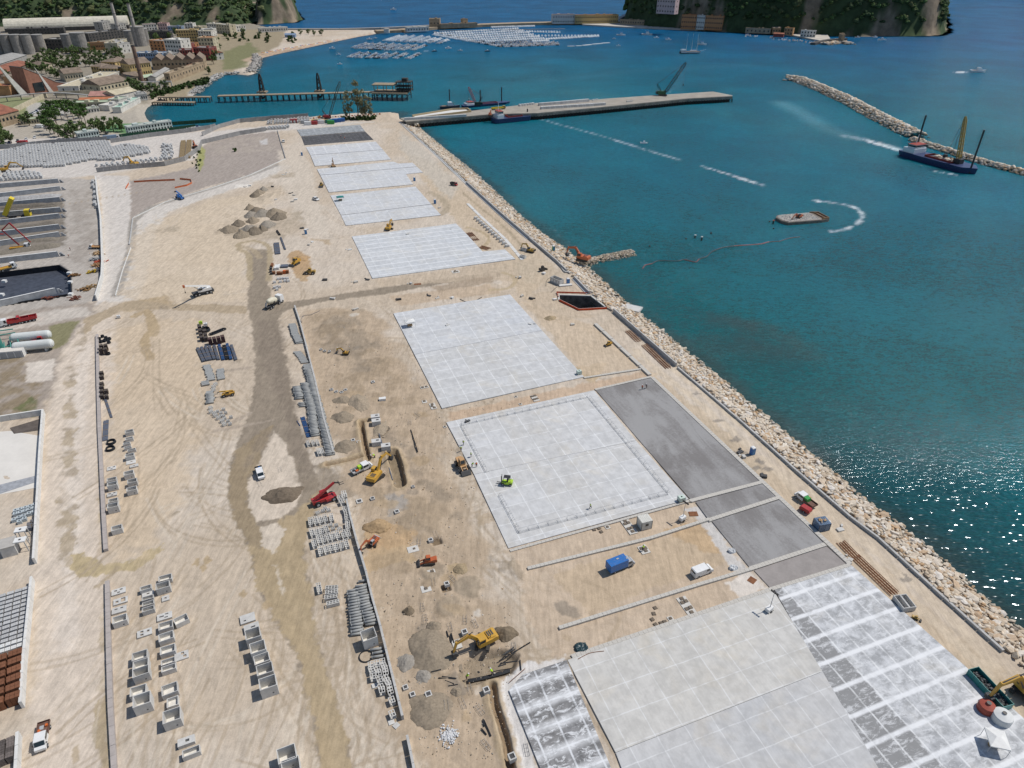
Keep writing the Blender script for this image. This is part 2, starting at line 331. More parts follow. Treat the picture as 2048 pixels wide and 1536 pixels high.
# disturbed digging area between wall and slabs
B('p',[(615,620),(700,610),(760,640),(830,740),(880,830),(900,950),(960,1090),(1000,1200),(1050,1330),(1010,1420),(1080,1700),(880,1700),(800,1450),(760,1250),(700,1000),(660,900),(625,760),(600,640)],(0.415,0.325,0.232),.92,4,6,nfreq=.12)
for p in ([(640,640),(700,625),(720,650),(650,665)],[(630,655),(690,640),(760,690),(720,740),(640,700)],[(680,700),(760,680),(765,720),(720,760),(690,740)],[(730,880),(770,860),(830,900),(850,980),(800,960)],[(850,960),(940,1000),(920,1040),(860,1030)],[(740,1040),(830,1020),(860,1060),(760,1060)]): B('p',p,(0.27,0.22,0.165),.75,2,3,patch=.2)
for p,c in (([(770,995),(805,988),(822,1005),(815,1018),(780,1030)],(.33,.30,.265)),([(725,1055),(770,1040),(800,1050),(830,1060),(820,1095),(770,1110),(725,1100)],ORG),([(740,1100),(830,1090),(830,1120),(740,1145),(720,1130)],(.43,.32,.20)),([(578,505),(600,500),(620,515),(625,545),(610,562),(590,545),(574,522)],(.40,.27,.15)),([(590,545),(612,550),(615,562),(600,562)],(.42,.30,.18)),([(1080,632),(1100,630),(1115,640),(1098,645)],(.36,.28,.18)),([(610,478),(660,480),(660,490),(600,470)],(.42,.33,.23)),([(1140,735),(1215,725),(1190,765),(1170,760)],(.45,.35,.23)),([(895,1130),(925,1120),(935,1140),(915,1150)],(.38,.29,.18))): B('p',p,c,.9,.8,1.5)
P_=gp([(615,620),(700,610),(760,640),(830,740),(880,830),(900,950),(960,1090),(1000,1200),(1050,1330),(1010,1420),(1080,1700),(880,1700),(800,1450),(760,1250),(700,1000),(660,900),(625,760),(600,640)]); a=np.array(P_)
sel=(X>a[:,0].min())&(X<a[:,0].max())&(Y>a[:,1].min())&(Y<a[:,1].max()); k=sst(sdist(X[sel],Y[sel],P_),0,8); n=fbm(X[sel],Y[sel],.16,5,77); n2_=fbm(X[sel],Y[sel],.7,3,78); Z[sel]+=k*((n-.5)*1.1+(n2_-.5)*.25); q=sst(n,.52,.66)*k; COL[sel]=COL[sel]*(1-.5*q)[:,None]+np.array((.275,.21,.14))*(.5*q)[:,None]
# right-hand haul strip beside the sea wall
B('p',[(880,330),(960,400),(1055,485),(1110,535),(1100,560),(1060,590),(1090,640),(1200,660),(1300,740),(1500,900),(1640,1020),(1800,1170),(2000,1340),(2300,1610),(2400,1700),(2250,1700),(2000,1400),(1700,1130),(1560,1000),(1300,760),(1180,665),(1050,600),(980,520),(900,430),(800,300)],(0.49,0.395,0.285),.8,1.5,2)
B('p',[(800,260),(850,300),(920,370),(900,400),(860,360),(800,300)],(0.47,0.425,0.36),.8,3,3)
for p in ([(1290,690),(1350,740),(1420,800),(1560,920),(1700,1060),(1850,1190),(1990,1330)],[(1270,700),(1340,760),(1420,825),(1560,950),(1680,1070),(1840,1215),(1980,1350)]): B('l',spline(p),(0.55,0.46,0.35),.75,.8,1,w=2.4)
B('l',spline([(925,385),(960,415),(1010,455),(1060,510)]),(.33,.27,.19),.8,.5,.7,w=1.5)
B('p',[(1400,830),(1480,900),(1540,960),(1520,975),(1390,850)],(0.40,0.33,0.24),.5,1.5,2,patch=.25)
B('p',[(1470,985),(1500,960),(1660,1130),(1700,1160),(1690,1180)],(0.38,0.32,0.25),.5,1,2,patch=.25)
for c_,r_ in (((1437,842),1.3),((1512,936),1.3),((1535,938),1),((1517,922),.8),((1523,925),.8),((1480,905),1.5),((1475,880),1.5),((1392,788),1.2),((1805,1150),1.5),((1815,1160),1.2)): B('p',[(c_[0]-9*r_,c_[1]),(c_[0],c_[1]-4*r_),(c_[0]+9*r_,c_[1]),(c_[0],c_[1]+4*r_)],DGREY,.7,.4,1)
# lanes between slabs
for p,c in (([(893,826),(1180,765),(1290,742),(1300,755),(1190,782),(900,843)],(.47,.345,.24)),([(1020,1098),(1370,1005),(1470,1140),(1540,1180),(1110,1320),(1060,1250)],(.475,.375,.275)),([(1100,1150),(1400,1050),(1450,1120),(1180,1230)],(.46,.36,.25)),([(1330,1060),(1410,1040),(1450,1110),(1400,1100)],(.46,.33,.20)),([(745,560),(1000,525),(1040,540),(1010,560),(760,572)],(.46,.375,.28)),([(780,592),(980,568),(1000,585),(800,612)],(.45,.35,.25)),([(1095,620),(1185,650),(1280,738),(1170,750),(1040,600)],(.50,.40,.29))): B('p',p,c,.8,1,1.2)
B('p',[(860,575),(980,552),(990,562),(880,585)],(0.33,0.26,0.19),.8,1,1.5)
B('l',spline([(1215,1285),(1240,1230),(1210,1180),(1160,1160)]),(.37,.29,.2),.5,.3,.2,w=.8)
B('p',[(1370,1018),(1400,1010),(1440,1060),(1500,1150),(1490,1180),(1450,1120),(1410,1060)],(.52,.50,.475),.95,.6,1.2)
B('p',[(1448,1165),(1500,1145),(1538,1178),(1480,1198)],(.62,.57,.51),.95,.5,1)
B('p',[(1000,1360),(1050,1330),(1130,1312),(1135,1325),(1050,1355),(1035,1400),(1070,1520),(1130,1700),(1060,1700),(1020,1536),(990,1400)],(.60,.575,.545),.95,.7,1.2)
B('p',[(1080,650),(1060,590),(1100,580),(1110,590),(1130,615),(1190,632)],(.47,.38,.28),.7,1,1)
B('p',[(1060,500),(1110,535),(1170,560),(1110,580),(1050,560),(990,540)],(.46,.385,.29),.8,2,3,patch=.3)
B('l',spline([(1005,545),(1030,555),(1020,575),(980,580)]),(.40,.32,.21),.8,.5,.6,w=2)
B('l',spline([(935,455),(965,465),(978,480),(960,500)]),(.39,.31,.2),.8,.5,.6,w=2)
B('l',spline([(860,385),(880,395),(895,415),(880,430)]),(.36,.30,.22),.8,.7,1,w=4)
for p in ([(555,300),(600,300),(625,340),(640,400),(660,470),(620,470),(590,430),(560,360)],): B('p',p,(.54,.475,.395),.8,3,3)
for p in ([(450,470),(600,420),(610,450),(560,480)],[(500,400),(540,365),(560,380),(520,410)],[(540,350),(590,345),(590,355),(540,358)],[(310,460),(350,450),(360,462),(320,472)]): B('p',p,(.37,.31,.235),.8,1.5,3,patch=.25)
B('p',[(470,370),(505,368),(500,374),(470,376)],CREAM,.95,.4,.5); B('p',[(520,282),(535,276),(535,288),(522,290)],(.5,.48,.46),.9,.8,1)
for k in range(150):
    x0=rs.uniform(330,1330); y0=rs.uniform(300,1450); lo=(y0-250)*.50+330; 
    if not (560+(y0-300)*.28<x0<900+(y0-300)*.42 or (250<x0<500 and k%4==0)): continue
    r_=rs.uniform(.6,3.4); g=G(x0,y0); a0=rs.uniform(0,3); e=rs.uniform(.35,1); q=[(g.x+r_*math.cos(t)*math.cos(a0)-r_*e*math.sin(t)*math.sin(a0),g.y+r_*math.cos(t)*math.sin(a0)+r_*e*math.sin(t)*math.cos(a0)) for t in np.arange(0,6.2,.8)]
    B('p',q,[(.30,.245,.18),(.37,.28,.18),(.24,.205,.165),(.57,.52,.45)][k%4],rs.uniform(.4,.8),.6,1.0,px=False,dz=[.25,0,0,.1][k%4])
# trenches, pits (real hollows)
def trench(pts,w,dep,col=(.27,.20,.13)):
    B('l',pts,(.40,.31,.2),.8,.8,.8,w=w+2.4,dz=.35,zsoft=.7); B('l',pts,col,1,.3,.3,w=w,dz=-dep-.35,zsoft=.35)
trench([(722,845),(727,880),(736,920)],1.3,1.4)
trench([(655,930),(690,922),(724,914)],1.2,1.0)
trench([(785,905),(795,940),(800,968)],3.0,1.7,(.24,.19,.13))
trench([(985,1372),(990,1410),(1010,1470),(1022,1536),(1040,1640)],1.4,1.3)
trench([(722,845),(735,842)],1.2,1.0)
B('p',[(925,1330),(945,1305),(1000,1300),(1035,1310),(1025,1345),(990,1352),(930,1372),(918,1352)],(.29,.235,.17),1,.5,.6,dz=-1.6,zsoft=.8)
B('p',[(862,1078),(880,1074),(885,1086),(866,1090)],(.2,.15,.1),1,.3,.3,dz=-.8); B('p',[(880,1172),(898,1168),(902,1180),(886,1184)],(.2,.15,.1),1,.3,.3,dz=-.8)
PITPX=[(1117,590),(1182,592),(1213,616),(1157,619),(1118,600)]
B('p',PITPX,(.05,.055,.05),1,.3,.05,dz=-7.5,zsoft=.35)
B('p',[(0,543),(118,530),(140,545),(142,590),(0,612),(-120,625),(-120,560)],(.08,.09,.11),1,.3,.05,dz=-2.6,zsoft=.4)
# town hollow for coast height
g=NT('earth')
cat_=g.n('ShaderNodeAttribute',out='Color',attribute_name='Col'); o=g.oc()
r1=g.map(o,(1,0.12,1),(0,0,R(20.3))); t1=g.noise(r1,1.0,6,0.68,1.0); t4=g.noise(g.map(o,(.25,.05,1)),1.0,5,.6,3.5); t2=g.noise(o,0.55,5,0.62); t3=g.noise(o,3.2,3,0.7)
k=g.ma('ADD',g.ma('ADD',g.ma('MULTIPLY',g.ss(t1,.35,.65),0.17),g.ma('MULTIPLY',g.ss(t4,.35,.65),0.12)),g.ma('ADD',g.ma('MULTIPLY',g.ss(t2,.3,.7),0.16),g.ma('MULTIPLY',g.ss(t3,.25,.75),0.16)))
k=g.ma('ADD',k,0.71)
peb=g.n('ShaderNodeTexVoronoi',{'Vector':o,'Scale':1.4}); pb=g.ma('MULTIPLY',g.ss(peb,0.02,0.11,1,0),g.ss(g.noise(o,.12,3),.5,.62))
c_=g.mix(1.0,cat_,g.n('ShaderNodeCombineColor',{0:k,1:k,2:k}),'MULTIPLY'); c_=g.mix(g.ma('MULTIPLY',pb,.55),c_,(.62,.58,.52))
g.col(c_); g.set(Roughness=0.95,Specular_IOR_Level=0.1); g.bump(g.ma('ADD',t2,g.ma('MULTIPLY',t3,.35)),.7,.12)
ground=struct(gridmesh('ground',X,Y,Z,g.m,COL,keepg))
del X,Y,Z,COL,U,V,nz1,nz2,nz3,nz4,D,keepg,st_
# ---------------------------------------------------------------- sea
X,Y=fan(180,2420,-60,1640,3.0,2.6); D=-sdist(X,Y,COASTW); n1=fbm(X,Y,.02,5,21); n2=fbm(X,Y,.11,4,22)
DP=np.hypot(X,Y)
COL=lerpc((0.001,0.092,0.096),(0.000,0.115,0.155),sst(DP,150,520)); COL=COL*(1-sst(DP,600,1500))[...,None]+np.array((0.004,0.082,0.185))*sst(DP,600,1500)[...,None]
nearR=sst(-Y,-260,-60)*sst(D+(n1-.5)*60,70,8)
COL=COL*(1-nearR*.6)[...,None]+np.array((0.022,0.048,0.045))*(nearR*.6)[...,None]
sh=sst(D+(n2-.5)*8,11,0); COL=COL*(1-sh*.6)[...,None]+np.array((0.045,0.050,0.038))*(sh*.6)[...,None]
COL*=(1+.30*(n1-.5))[...,None]*np.array((.85,.95,1.0))
def wb(pts,col,al,w,soft,nm=1.5,br=0,z=SEA):
    P=gp(pts,z); a=np.array(P); m=w+soft*2+nm*2
    sel=(X>a[:,0].min()-m)&(X<a[:,0].max()+m)&(Y>a[:,1].min()-m)&(Y<a[:,1].max()+m); x,y=X[sel],Y[sel]
    k=sst(w/2-seg_d(x,y,P)+(fbm(x,y,.25,4,31)-.5)*2*nm,-soft,soft)*al
    if br: k*=sst(fbm(x,y,.35,4,33),.5-br,.5+.1)
    COL[sel]=COL[sel]*(1-k[:,None])+np.array(col)*k[:,None]
FO=(.62,.72,.74)
for pts,c_,al,w,soft,br in ((spline([(1080,238),(1130,252),(1190,268),(1225,278)]),FO,.45,1.6,1.6,.5),(spline([(1228,280),(1262,290),(1300,302),(1360,320)]),FO,.6,1.8,1.6,.4),(spline([(1405,333),(1450,346),(1490,360),(1525,370)]),FO,.75,1.8,1.5,.4),([(1485,357),(1515,367)],FO,.8,3,1.5,.1),
  (spline([(1628,401),(1665,405),(1700,412),(1722,424),(1722,440),(1695,457),(1662,463)]),FO,.75,1.8,1.3,.4),([(1632,402),(1665,406)],FO,.8,1.8,1.0,.1),(spline([(1690,272),(1740,282),(1775,292),(1808,303)]),FO,.9,6,4,.35),([(1740,284),(1806,303)],(.7,.78,.8),.9,3.5,2,.3),
  (spline([(1560,205),(1600,225),(1650,255),(1700,275)]),(.07,.24,.30),.6,16,9,0),(spline([(1870,343),(1895,347),(1925,352)]),FO,.8,2,1.5,.1),([(1905,144),(1950,145)],FO,.95,2.6,1.5,.3),([(845,101),(866,104)],FO,.8,2.5,2,.2),([(1752,82),(1762,81)],FO,.8,2.5,2,.2),
  (spline([(1150,185),(1220,196),(1250,215)]),(.02,.16,.2),.5,30,20,0),(spline([(1100,160),(1300,140),(1500,130)]),(.02,.13,.19),.4,26,16,0),(spline([(1420,225),(1600,260),(1800,330)]),(.01,.12,.15),.35,40,25,0)): wb(pts,c_,al,w,soft,br=br)
for p,r_ in (((1460,640),1.6),((1500,650),1.4),((1530,672),2),((1420,690),3),((1560,700),2.5)): wb([(p[0]-18*r_,p[1]),(p[0]+18*r_,p[1]+4)],(.045,.055,.045),.3,5*r_,5,nm=5)
w_=NT('sea_water'); cat_=w_.n('ShaderNodeAttribute',out='Color',attribute_name='Col'); o=w_.oc()
ov=w_.map(o,(1,2.2,1),(0,0,R(28))); a1=w_.noise(ov,.30,3,.6,.4); a2=w_.noise(ov,1.1,3,.6,.3); a3=w_.noise(o,.012,4,.6,.5)
big=w_.ss(a3,.35,.68,.86,1.14); rip=w_.ss(a2,.3,.7,.80,1.22); rip=w_.ma('MULTIPLY',rip,w_.ss(a1,.3,.7,.86,1.16)); rip=w_.ma('MULTIPLY',rip,big)
cw_=w_.mix(1.0,cat_,w_.n('ShaderNodeCombineColor',{0:rip,1:rip,2:rip}),'MULTIPLY')
sp_=w_.t.nodes.new('ShaderNodeSeparateXYZ'); w_.t.links.new(o,sp_.inputs[0]); nw_=w_.ss(sp_.outputs[1],125,205,0,1)
ga=w_.noise(ov,.6,0,.5,0); bg_=w_.n('ShaderNodeBump',{'Height':w_.ma('ADD',w_.ma('MULTIPLY',ga,w_.ma('MULTIPLY',w_.ma('SUBTRACT',1.0,nw_),.26)),w_.ma('MULTIPLY',w_.ma('ADD',w_.ma('MULTIPLY',a1,1.2),w_.ma('MULTIPLY',a2,.7)),nw_)),'Strength':1.0,'Distance':1.0})
bp=w_.n('ShaderNodeBump',{'Height':w_.ma('ADD',w_.ma('MULTIPLY',a1,.9),w_.ma('MULTIPLY',a2,.5)),'Strength':1.0,'Distance':.55})
dif=w_.n('ShaderNodeBsdfDiffuse',{'Color':cw_,'Normal':bp}); glo=w_.n('ShaderNodeBsdfGlossy',{'Color':(.85,.93,1.0,1),'Roughness':.12,'Normal':bg_})
fr=w_.n('ShaderNodeFresnel',{'IOR':1.33,'Normal':bg_}); fr=w_.ma('MINIMUM',w_.ma('MULTIPLY',fr,1.25),.17)
mx=w_.n('ShaderNodeMixShader',{0:fr,1:dif,2:glo}); w_.t.links.new(mx,[n for n in w_.t.nodes if n.type=='OUTPUT_MATERIAL'][0].inputs['Surface'])
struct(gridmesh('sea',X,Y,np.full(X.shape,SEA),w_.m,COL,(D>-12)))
del X,Y,COL,D
# ---------------------------------------------------------------- concrete slabs
def slabmat(name,base,alt,jx,jy,lw=.12,lcol=(.70,.71,.71),lal=.6,cell=.5,cloud=.35,bandy=0,bandw=.8,bandal=.8,darkx=None,dark=(.19,.19,.19),scrib=0.0,ox=0,oy=0):
    n=NT(name); o=n.oc(); sx=n.t.nodes.new('ShaderNodeSeparateXYZ'); n.t.links.new(o,sx.inputs[0]); x=n.ma('ADD',sx.outputs[0],ox); y=n.ma('ADD',sx.outputs[1],oy)
    wob=n.ma('MULTIPLY',n.ma('SUBTRACT',n.noise(o,.35,3),.5),.35)
    def line(v,p,w,f):
        u=n.ma('DIVIDE',n.ma('ADD',v,wob),p); d=n.ma('MULTIPLY',n.ma('ABSOLUTE',n.ma('SUBTRACT',n.ma('FRACT',u),.5)),p); return n.ss(d,w,w+f,1,0)
    cx=n.ma('FLOOR',n.ma('ADD',n.ma('DIVIDE',x,jx),.5)); cy=n.ma('FLOOR',n.ma('ADD',n.ma('DIVIDE',y,jy),.5))
    wn=n.t.nodes.new('ShaderNodeTexWhiteNoise'); cb=n.n('ShaderNodeCombineXYZ',{0:cx,1:cy}); n.t.links.new(cb,wn.inputs['Vector']); cr=wn.outputs['Value']
    cl=n.noise(o,.055,5,.6,.4); cl2=n.noise(o,.45,5,.65,.3); f=n.ma('ADD',n.ma('MULTIPLY',cr,cell*.7),n.ma('MULTIPLY',n.ss(cl,.32,.68),1-cell*.7))
    c=n.mix(f,base,alt)
    c=n.mix(n.ma('MULTIPLY',n.ss(n.noise(o,.09,4,.6,.8),.5,.75),.5),c,tuple(v*q for v,q in zip(base,(1.02,.96,.86))))
    k=n.ss(cl2,.3,.7,1-cloud*.33,1+cloud*.22)
    k=n.ma('MULTIPLY',k,n.ss(n.noise(n.map(o,(1,.12,1)),2.2,3,.6),.3,.7,.965,1.03)); k=n.ma('MULTIPLY',k,n.ss(cr,0,1,1-.07*cell,1+.05*cell))
    c=n.mix(1.0,c,n.n('ShaderNodeCombineColor',{0:k,1:k,2:k}),'MULTIPLY')
    if darkx is not None:
        d=n.ss(n.ma('ADD',x,n.ma('MULTIPLY',n.ma('SUBTRACT',cl2,.5),4)),darkx-.15,darkx+.5,1,0) if darkx<900 else n.ss(n.ma('ADD',n.noise(o,.22,4,.6),n.ma('MULTIPLY',cr,.35)),.5,.66)
        c=n.mix(n.ma('MULTIPLY',d,.92),c,dark)
    if scrib: 
        s_=n.noise(n.map(o,(.5,1.2,1),(0,0,.6)),.8,9,.8,.7); c=n.mix(n.ma('MULTIPLY',n.ss(s_,.50,.60),scrib),c,(.66,.67,.68))
    lf=n.ma('MULTIPLY',n.ss(cl2,.35,.6,.35,1),lal)
    c=n.mix(n.ma('MULTIPLY',line(x,jx,lw,.12),lf),c,lcol)
    if jy<900: c=n.mix(n.ma('MULTIPLY',line(y,jy,lw,.12),lf),c,lcol)
    if bandy: c=n.mix(n.ma('MULTIPLY',n.ma('MULTIPLY',line(y,bandy,bandw*.35,bandw),n.ss(cl2,.25,.6,.6,1)),bandal),c,(.74,.75,.76))
    n.col(c); n.set(Roughness=.85,Specular_IOR_Level=.2); n.bump(cl2,.15,.03); return n.m
SLABTH=.30
def slab(px,m,h=SLABTH,name='concrete_slab',rz=AX,z0=-.1,org=None):
    P=gp(px); o=P[0] if org is None else tuple(G(*org)[:2]); c,s=math.cos(-rz),math.sin(-rz)
    L=[((x-o[0])*c-(y-o[1])*s,(x-o[0])*s+(y-o[1])*c) for x,y in P]
    mb=MB(); mb.prism(L,z0,h); ob=mb.build(name,m,loc=(o[0],o[1],0),rz=rz); return struct(ob)
PB,PA=(.575,.58,.58),(.50,.515,.535)
m1=slabmat('slab_bluish',PB,PA,7,5.5,lal=.75,lw=.07,cell=.8); m1b=slabmat('slab_white',(.57,.58,.585),(.49,.51,.53),7.5,5.5,lal=.5,bandy=5.5,bandw=.5,bandal=.5)
m2=slabmat('slab_beige_grey',(.56,.56,.55),(.51,.515,.52),6,5.5,cell=.9,lal=.8,lw=.07)
m3=slabmat('slab_far_grid',(.60,.61,.62),(.46,.47,.49),8,4,lal=.6,lw=.3,cell=.7)
m4=slabmat('slab_grey_textured',(.33,.35,.36),(.27,.285,.30),5,3,lw=.3,lal=.15,cell=.2,cloud=.9)
m5=slabmat('slab_rebar_dark',(.11,.11,.115),(.07,.07,.075),3,2,lw=.2,lal=.25,cell=.4,cloud=1.2,lcol=(.2,.2,.2))
asph=NT('fresh_asphalt'); o=asph.oc(); a1=asph.noise(asph.map(o,(1,.35,1)),.10,5,.6,1.5); a2=asph.noise(o,.9,4,.6,1.8); a3=asph.noise(o,.035,4,.6,.6)
f=asph.ma('ADD',asph.ma('MULTIPLY',asph.ss(a1,.3,.7),.45),asph.ma('ADD',asph.ma('MULTIPLY',asph.ss(a2,.25,.75),.2),asph.ma('MULTIPLY',asph.ss(a3,.3,.7),.45)))
asph.col(asph.mix(asph.ss(f,.25,.8),(.19,.18,.175),(.30,.295,.292))); asph.set(Roughness=.8); asph.bump(a2,.2,.03)
kerbm=mat('kerb_block',(.50,.475,.43),.9,.12,2.5); conc=mat('precast_concrete',(.54,.53,.505),.85,.13,1.2,rand=.08)
slab([(594,260),(720,250),(730,263),(602,273)],m4); slab([(602.5,273.6),(730.5,263.6),(747,280),(609,291)],m5,.2)
slab([(612,295),(751.5,284),(766,300),(621,311)],m3); slab([(621.4,311.6),(766.4,300.6),(782,319.5),(630,333)],m1)
slab([(634,339),(786,324),(798,328),(825,326),(834,334),(640.5,351)],m1); slab([(641,351.6),(834.6,334.6),(846,345.5),(812,349),(826,369.5),(658,385.5)],m1)
slab([(661,392),(831,374),(862,409),(682,431)],m1); slab([(682.4,431.8),(862.6,409.8),(882,431),(692,452)],m1)
slab([(704,474),(912,448),(919,455),(935,471),(965,504),(1010,500),(1031,519),(745,558)],m1b)
slab([(787,628),(1020,590),(1084,662),(829,710)],m1); slab([(829.2,710.3),(1084.2,662.3),(1168,755),(884,818)],m2)
m2b=slabmat('slab_grey_white',(.58,.575,.56),(.51,.515,.52),6,6,cell=1.0,lal=.8,lw=.06)
slab([(893,846),(1188,782),(1272,883),(948,950)],m2b); slab([(948.2,950.3),(1272.2,883.3),(1377,1000),(1017,1098)],m2b)
slab([(1192,781.5),(1303,757),(1522,963),(1381,1000)],asph.m,.22,'asphalt_panel')
slab([(1391,1005),(1529,968),(1554,993),(1417,1040)],asph.m,.22,'asphalt_panel')
slab([(1424,1044),(1561,1000),(1646,1087),(1499,1136)],asph.m,.22,'asphalt_panel')
asph2=mat('asphalt_brownish',(.29,.265,.25),.85,.12,.3)
slab([(1508,1142),(1653,1094),(1693,1131),(1541,1178)],asph2,.22,'asphalt_panel')
mL=slabmat('slab_wet_left',(.25,.25,.255),(.185,.18,.175),4.6,4.6,lw=.12,lal=.8,cell=.6,cloud=1.0,bandy=4.6,bandw=1.1,bandal=.6,scrib=.95,lcol=(.7,.72,.74))
mC=slabmat('slab_beige_big',(.56,.545,.51),(.515,.505,.48),5.6,5.6,lw=.05,lal=.55,cell=.6); mC2=slabmat('slab_grey_big',(.525,.52,.51),(.47,.475,.48),5.6,5.6,lw=.05,lal=.5,cell=.4)
mR=slabmat('slab_white_right',(.53,.54,.55),(.43,.44,.455),4.2,999,lw=.12,lal=.8,cell=.6,cloud=1.0,bandy=5.4,bandw=.5,bandal=.95,darkx=1.7,scrib=.65,dark=(.24,.24,.24))
slab([(1135,1322),(1545,1181),(1644,1345),(1231,1507)],mC,.35); slab([(1231.3,1507.6),(1644.3,1345.5),(1930,1840),(1420,2010)],mC2,.35)
slab([(1018,1382),(1045,1351),(1133,1322),(1418,2012),(1290,2060)],mL,.33,org=(1133,1322))
slab([(1548,1180),(1702,1132),(2048,1440),(2420,1770),(1960,1920)],mR,.33)
# block kerbs: one long kerb each
def kerb(name,pts,w,h,m=kerbm,lab='',cat='kerb',kind=None,z=0,n_=1.0):
    P=gp(pts,z); mb=MB()
    for a,b in zip(P[:-1],P[1:]):
        d=Vector(b)-Vector(a); L=d.length; k=max(1,int(L/ (n_ or 2))); d/=k
        for i in range(k):
            p=Vector(a)+d*(i+.02); q=Vector(a)+d*(i+.98); mb.bar((p.x,p.y,z+h/2-.05+rnd.uniform(-.01,.01)),(q.x,q.y,z+h/2-.05),w,h+.1)
    o=mb.build(name,m); return tag(o,lab,cat) if lab else struct(o)
for pts in ([(1190,780.5),(1303,754.5)],[(1304,756),(1700,1130)],[(1379,1003),(1526,964.5)],[(1030,1138),(1060,1139)][:0]):
    if pts: kerb('block_kerb',pts,.9 if pts[0][0]!=1304 else 1.2,.36)
kerb('block_kerb',[(1381,1003),(1526,965)],1.1,.36); kerb('block_kerb',[(1416,1042),(1557,996.5)],1.1,.36); kerb('block_kerb',[(1500,1139),(1650,1090)],1.1,.36); kerb('block_kerb',[(1143,1315),(1545,1179),(1700,1131)],.9,.40)
kerb('block_kerb',[(1020,1103),(1378,1003)],.7,.32)
kerb('drain_channel',[(1055,1139),(1300,1078),(1418,1040)],.85,.5,lab='long pale drainage channel of blocks running above the blue truck',cat='channel')
kerb('drain_channel',[(1118,1258),(1400,1170),(1505,1139)],.85,.5,lab='long pale drainage channel of blocks running below the blue truck',cat='channel')
kerb('drain_channel',[(1168,757),(1283,739)],.8,.4,lab='short pale kerb from the corner of the grey slab to the sea lane',cat='channel')
kerb('drain_channel',[(1190,649),(1300,752)],1.3,.6,lab='straight concrete beam between the small yellow loader and the sea lane',cat='channel',n_=6)
kerb('drain_channel',[(1000,437),(1065,500)][:0] or [(935,407),(960,432),(1010,478),(1045,520)],1.6,.15,mat('pale_strip',(.60,.595,.575),.9,.1),lab='pale concrete strip beside the row of square footings',cat='strip',n_=8)
# ---------------------------------------------------------------- walls
wallm=mat('wall_concrete',(.45,.445,.43),.9,.15,.5,dirt=.25,dcol=(.36,.33,.29)); walld=mat('wall_dark',(.30,.295,.29),.9,.2,.4)
def wall(pts,h,t,lab,cat='wall',m=wallm,name='concrete_wall',seg=3.0,z=0,foot=0,gp_=True):
    P=gp(pts,z) if gp_ else pts; root=thing(name,lab,cat,(P[0][0],P[0][1],z)); mb=MB(); mf=MB(); o=Vector((P[0][0],P[0][1],z))
    for a,b in zip(P[:-1],P[1:]):
        d=Vector(b)-Vector(a); L=d.length; k=max(1,round(L/seg)); d/=k
        for i in range(k):
            p=Vector(a)+d*(i+.01)-o.xy; q=Vector(a)+d*(i+.99)-o.xy; hh=h+rnd.uniform(-.02,.02); mb.bar((p.x,p.y,hh/2-.1),(q.x,q.y,hh/2-.1),t,hh+.2)
            if foot: mf.bar((p.x,p.y,.1),(q.x,q.y,.1),t+foot*2,.3)
    mb.build('wall_panels',m,root)
    if foot: mf.build('footing',mat('pale_strip',(.60,.595,.575),.9,.1),root)
    return root
def sub(P,a,b):   # part of a polyline by index
    return P[a:b+1]
wall([(800,244)]+WALLPX[1:3],.5,.5,'low unfinished sea wall nearest the pier end',foot=.8)
wall([WALLPX[2],WALLPX[3],WALLPX[4]],1.5,.5,'grey sea wall with pale footing beside the square footings',foot=1.0)
wall([WALLPX[4],WALLPX[5],(1133,544)],1.3,.5,'grey sea wall beside the red excavator on the rocks')
wall([(1120,532),(1130,545),(1141,546)],.6,.8,'stepped end of the sea wall above the open concrete tank')
wall([(1149,558),(1178,588)],1.3,.6,'short sea wall beside the blue portable toilet at the pit',foot=.9)
wall([(1227,624),(1293,682),(1352,734)],1.6,.5,'sea wall above the rusty mesh sheets with a brown stained face')
wall([(1355,737),(1486,849),(1591,943),(1700,1037),(1756,1079),(1887,1199),(2005,1305)],.75,.55,'long low sea wall along the haul lane in the foreground')
wall([(590,615),(600,645),(612,690),(630,760),(648,840),(668,910)],1.1,.5,'long curved concrete wall behind the stored pipes')
wall([(694,1005),(702,1040),(715,1090),(733,1150),(745,1200),(762,1260),(785,1355),(806,1440)],1.4,.45,'long concrete wall beside the block stacks in the foreground')
wall([(815,1478),(822,1510),(832,1560),(850,1640)],1.4,.45,'wall segment at the bottom edge right of the concrete slabs')
blockw=mat('block_wall',(.40,.36,.335),.9,.12,.8); whitew=mat('white_wall',(.66,.65,.62),.9,.1,.6)
wall([(195,672),(197,760),(200,860),(205,960),(209,1040),(213,1103)],.8,.9,'reddish grey block kerb wall left of the black pipes',m=blockw,name='block_wall',seg=2)
wall([(216,1166),(219,1300),(223,1420),(230,1536),(240,1660)],.8,.9,'reddish grey block kerb wall left of the open concrete boxes',m=blockw,name='block_wall',seg=2)
wall([(89,828),(84,900),(79,1000),(72,1128)],1.9,.5,'white yard wall along the left road above the gap',m=whitew,name='yard_wall')
wall([(-60,858),(0,843),(88,829)],1.9,.5,'white yard wall closing the left yard at the top',m=whitew,name='yard_wall')
wall([(68,1164),(60,1250),(52,1330),(47,1416)],1.9,.5,'white yard wall beside the brown stacks',m=whitew,name='yard_wall')
wall([(42,1475),(38,1560),(34,1650)],1.9,.5,'white yard wall at the bottom left corner',m=whitew,name='yard_wall')
wall([(193,360),(197,400),(203,440),(205,480),(207,530),(206,560),(194,602)],2.6,.45,'tall pale wall between the basin yard and the gravel road',m=whitew,name='yard_wall')
